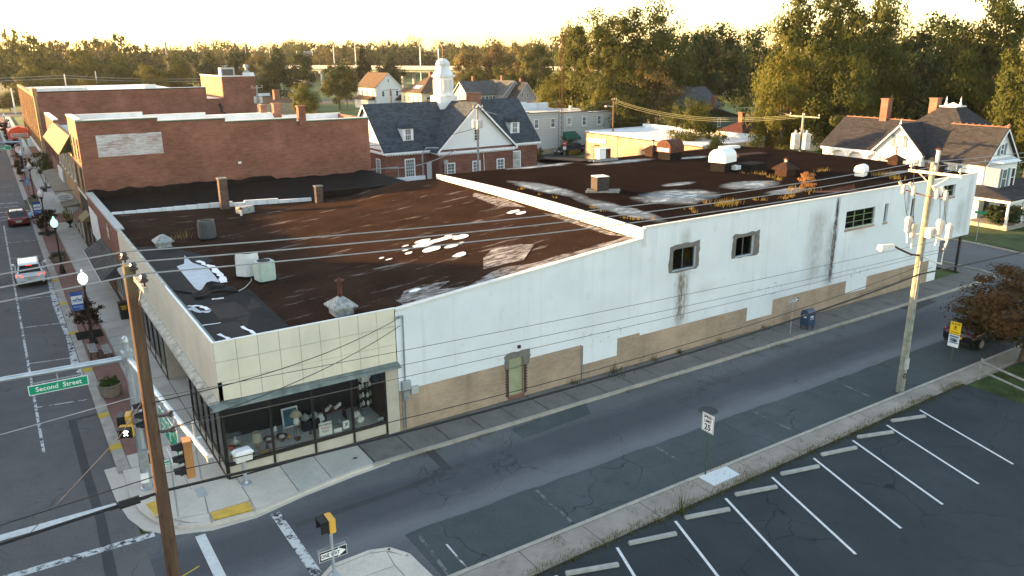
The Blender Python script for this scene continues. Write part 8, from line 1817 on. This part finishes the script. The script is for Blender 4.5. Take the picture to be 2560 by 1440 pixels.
# far woods read as one mass
ridge = [(-60, 420, 29), (6, 416, 29), (18, 434, 29), (31, 425, 29.5), (50, 438, 30), (68, 462, 25), (87, 487, 24), (99, 504, 23), (180, 664, 26), (224, 697, 27), (207, 584, 27), (215, 529, 27), (256, 552, 27), (329, 629, 27), (343, 619, 25), (276, 438, 24), (270, 391, 23), (258, 325, 24), (276, 313, 23), (250, 240, 21), (260, 180, 22), (260, 120, 22), (250, 60, 22), (230, 10, 22)]
b = MB(); b.nrm = []; r = random.Random(50); Cc = Vector((-5.7, -29.1))
unit = [leafcloud(500+i, 900, 24, .15, 1, -.6, 1, .5, .42) for i in range(4)]
for i in range(len(ridge)-1):
    p, q = Vector(ridge[i][:2]), Vector(ridge[i+1][:2]); n = max(2, int((q-p).length/11))
    for k in range(n):
        c = p.lerp(q, k/n); h0 = ridge[i][2]+(ridge[i+1][2]-ridge[i][2])*k/n
        for row, f in ((0, 1.0), (1, .93), (2, .86), (3, 1.08)):
            if row == 3 and r.random() < .4: continue
            d = Cc+(c-Cc)*(f+r.uniform(-.02, .02)); h = h0*((1.0, .80, .62, 1.0)[row]+r.uniform(-.10, .05))+(16*(1-f) if row else 0)
            R_ = r.uniform(6.0, 9.5); u = unit[r.randrange(4)]; m_ = r.choice((0, 0, 1, 1, 2)); a = r.uniform(0, 6.28); ca, sa = math.cos(a), math.sin(a); k0 = len(b.v)
            hz = h*.5
            b.v += [(d.x+(v[0]*ca-v[1]*sa)*R_, d.y+(v[0]*sa+v[1]*ca)*R_, hz+v[2]*hz*1.05) for v in u.v]
            b.nrm += [(v[0]*ca-v[1]*sa, v[0]*sa+v[1]*ca, v[2]) for v in u.nrm]; b.f += [tuple(x+k0 for x in f_) for f_ in u.f]; b.m += [m_]*len(u.f)
o = b.obj('far_woods', [M['leaf'], M['leaf_d'], M['leaf_b']]); stuff(o)
# hedge, shrubs
def shrub(label, x, y, rx, ry, h, leaf, seed, n=2200, name='shrub', size=.12, group=None):
    t = thing(name, label, 'shrub', (x, y, 0), group); c = leafcloud(seed, n, 50, size, 1, -.7, 1, .5, .3); c.v = [(x+p[0]*rx, y+p[1]*ry, h*.5+p[2]*h*.52) for p in c.v]; c.obj('foliage', M[leaf], t); MB().tube([(x, y, -.05), (x, y, h*.5)], .05, 5).obj('stem', M['bark'], t); return t
shrub('dark clipped bush on the lawn before the porch', 73.0, 6.4, 2.4, 1.7, 2.2, 'leaf_d', 61, 5000, 'shrub', .13); shrub('loose shrub beside the white porch post', 76.5, 4.4, 1.3, 1.0, 1.9, 'leaf', 62); shrub('reddish bare shrub before the porch railing', 79.5, 3.8, 1.8, 1.2, 2.6, 'leaf_b', 63, 900)
shrub('small cone shaped evergreen behind the high roof', 64.0, 69.7, .9, .9, 2.6, 'leaf_d', 64); shrub('low bush beside the block building', 72.4, 71.5, 1.2, .9, 1.2, 'leaf', 65); shrub('far dark bushes along the end street', -6, 259, 6, 2, 4, 'leaf_d', 66, 2500, 'shrub', .3)
t = thing('roof_shrub', 'tall orange pink weed shrub growing on the high roof', 'shrub', (37.3, 2.2, 7.38)); c = leafcloud(71, 1500, 40, .10, 1, -.8, 1, .3, .32); c.v = [(37.3+p[0]*.62, 2.2+p[1]*.62, 8.15+p[2]*.75) for p in c.v]; c.obj('seed_heads', M['dry_o'], t)
b = MB(); r = random.Random(6)
for i in range(30): a = r.uniform(0, 6.28); e = r.uniform(.1, .5); b.tube([(37.3, 2.2, 7.4), (37.3+e*math.cos(a), 2.2+e*math.sin(a), r.uniform(7.9, 8.7))], .012, 3)
b.obj('stems', M['bark'], t)
# grasses
def blades(spots, h, w, m, name, seed, z=0.0, zf=None, spread=.12, per=14, structure=None):
    b = MB(); r = random.Random(seed)
    for (x, y, s) in spots:
        for i in range(int(per*s)):
            bx, by = x+r.gauss(0, spread*s), y+r.gauss(0, spread*s); zz = (zf(bx, by) if zf else z)-.01; a = r.uniform(0, 6.28); hh = h*s**.5*r.uniform(.4, 1.2); l_ = hh*r.uniform(.1, .7); ww = w*r.uniform(.6, 1.3)
            ca, sa = math.cos(a), math.sin(a); b.face([(bx-sa*ww, by+ca*ww, zz), (bx+sa*ww, by-ca*ww, zz), (bx+ca*l_, by+sa*l_, zz+hh)])
    return stuff(b.obj(name, M[m]))
r = random.Random(15)
blades([(x, -11.62+.017*x+(.05 if x < 30 else 0)+r.gauss(0, .06), r.uniform(.5, 1.5)) for x in [4+i*.10 for i in range(292)] if noise.noise((x*.6, 0, 0)) > -.35], .16, .012, 'weed', 'weed_strip', 1, -.05, None, .10, 24)
blades([(x, -11.72+.017*x+r.gauss(0, .05), r.uniform(.5, 1.2)) for x in [4+i*.14 for i in range(208)]], .10, .012, 'leaf', 'weed_strip', 12, -.05, None, .10, 12)
blades([(x, -2.24+r.gauss(0, .03), r.uniform(.3, 1.2)) for x in [5+i*.16 for i in range(300)] if noise.noise((x*.45, 3, 0)) > .12]+[(29.5, -2.3, 3.5), (22.2, -2.3, 2.6), (35.5, -2.3, 2.5), (13.2, -2.3, 2.0), (7.4, -2.3, 1.6)], .13, .012, 'weed', 'kerb_weeds', 2, -.12, None, .10, 14)
blades([(19.6, -.12, 4), (17.0, -.15, 1.5), (22.5, -.15, 1.8), (24.3, -.15, 1.4), (27.6, -.2, 1.6), (31.5, -.2, 1.6)], .28, .02, 'leaf', 'wall_weeds', 3, 0, None, .09, 16)
blades([(14.7, -10.4, 2.0), (16.6, -10.2, 2.5), (17.2, -10.9, 2.0), (11.7, -10.5, 1.3), (8.4, -10.4, 1.2), (21.2, -10.5, 1.2), (18.5, -10.6, 1.1), (13.7, -10.3, 1.6), (25.0, -10.4, 1.0)]+[(8.37+r.gauss(0, .03), -10.3-1.3*k, .7) for k in (0, .3, .6, .9)]+[(13.75, -10.3-1.1*k, .8) for k in (.2, .5, .8)], .07, .012, 'weed', 'slab_weeds', 4, 0, None, .11, 22)
blades([(13.05, -11.6, 1.3)], .85, .02, 'leaf_y', 'tall_weed', 5, -.04, None, .05, 14)
roof_spots = [(29.4, 2.2, 2.6), (29.9, 2.0, 3), (30.4, 1.95, 2.2), (29.1, 3.0, 1.2), (27.1, 2.3, 1), (26.6, 1.5, .9), (40.3, 8.2, 1.5), (40.2, 8.7, 1.4), (39.6, 9.4, 1), (39.7, 7.0, 1.5), (39.4, 6.1, 1.5), (37.5, 5.4, .8), (32.3, 2.05, 1.1), (32.7, 1.8, 1), (34.25, 1.5, 1.4), (35.2, 1.7, 1.3), (46.9, 3.4, 2.2), (47.2, 2.95, 3), (47.2, 2.5, 2.8), (47, 1.95, 2), (45.5, 6.85, 1.3), (44.8, 6.85, 1.2), (22.6, 12.8, 1), (22.3, 10.5, .6), (22.5, 9, .6), (22.5, 5.4, .9), (22.4, 4.5, .8), (22.3, 2.5, .9), (22.5, 2.1, .9), (22.8, 1.8, 1), (23.4, 1.5, .9), (41, 10.1, 1), (37.1, 2.8, 3), (37.6, 2.3, 3)]
blades([(x, y, s) for x, y, s in roof_spots], .26, .018, 'dry', 'roof_grass', 6, 7.3, zhigh, .10, 16)
blades([(x+r.gauss(0, .3), y+r.gauss(0, .2), s*.5) for x, y, s in roof_spots[::2]], .16, .02, 'weed', 'roof_weeds', 7, 7.3, zhigh, .12, 14)
blades([(3.0, 20.6, 2.2)], .3, .015, 'dry', 'roof_grass', 8, 5.6, zlow, .12, 18)
blades([(33.2+r.uniform(0, 14)+0, -11.5-r.uniform(0, 9), 1.0) for i in range(900)], .08, .02, 'leaf', 'lawn_grass', 9, -.03, None, .2, 10)
b = MB(); r = random.Random(21)
for x, y in ((4.8, -1.2), (9.9, -4.6), (10.4, -4.3), (12.9, -8.8), (10.9, -8.6), (29.5, -.9), (33.9, -1.2), (37, -1), (18.3, -8.7), (12.3, -8.3)):
    P = [(x+.14*r.uniform(.6, 1.2)*math.cos(2*PI*k/9), y+.1*r.uniform(.6, 1.2)*math.sin(2*PI*k/9), (.006 if y > -2 else RZ_+.016)) for k in range(9)]; b.face(P)
b.obj('oil_stain', M['patch'], ss)
# gutter apron at the corner
o = MB().prism([(-3.99, 3.8), (-3.92, 1.1), (-3.72, -.58), (-3.38, -1.66), (-2.6, -2.56), (-1.35, -3.04), (.18, -3.12), (2.15, -2.66), (4.2, -2.36), (5.9, -2.2), (5.9, -2.0), (3, -2.0), (.2, -2.6), (-1.2, -2.5), (-2.2, -2.0), (-3.0, -.9), (-3.3, 1.2), (-3.3, 3.8)], -.16, -.102).obj('gutter_apron', M['conc_light']); struct(o)

# ------------------------------------------------------------------ evening haze
hz = MB().box(-700, -140, -1.4, 900, 1250, 42).obj('haze', M['white']); stuff(hz)
hm = bpy.data.materials.new('evening_haze'); hm.use_nodes = True; ht = hm.node_tree
for n_ in list(ht.nodes):
    if n_.type != 'OUTPUT_MATERIAL': ht.nodes.remove(n_)
pv = ht.nodes.new('ShaderNodeVolumePrincipled'); pv.inputs['Density'].default_value = .00006; pv.inputs['Color'].default_value = (.95, .95, .95, 1); pv.inputs['Anisotropy'].default_value = .3
ht.links.new(pv.outputs[0], [n_ for n_ in ht.nodes if n_.type == 'OUTPUT_MATERIAL'][0].inputs['Volume']); hz.data.materials.clear(); hz.data.materials.append(hm)
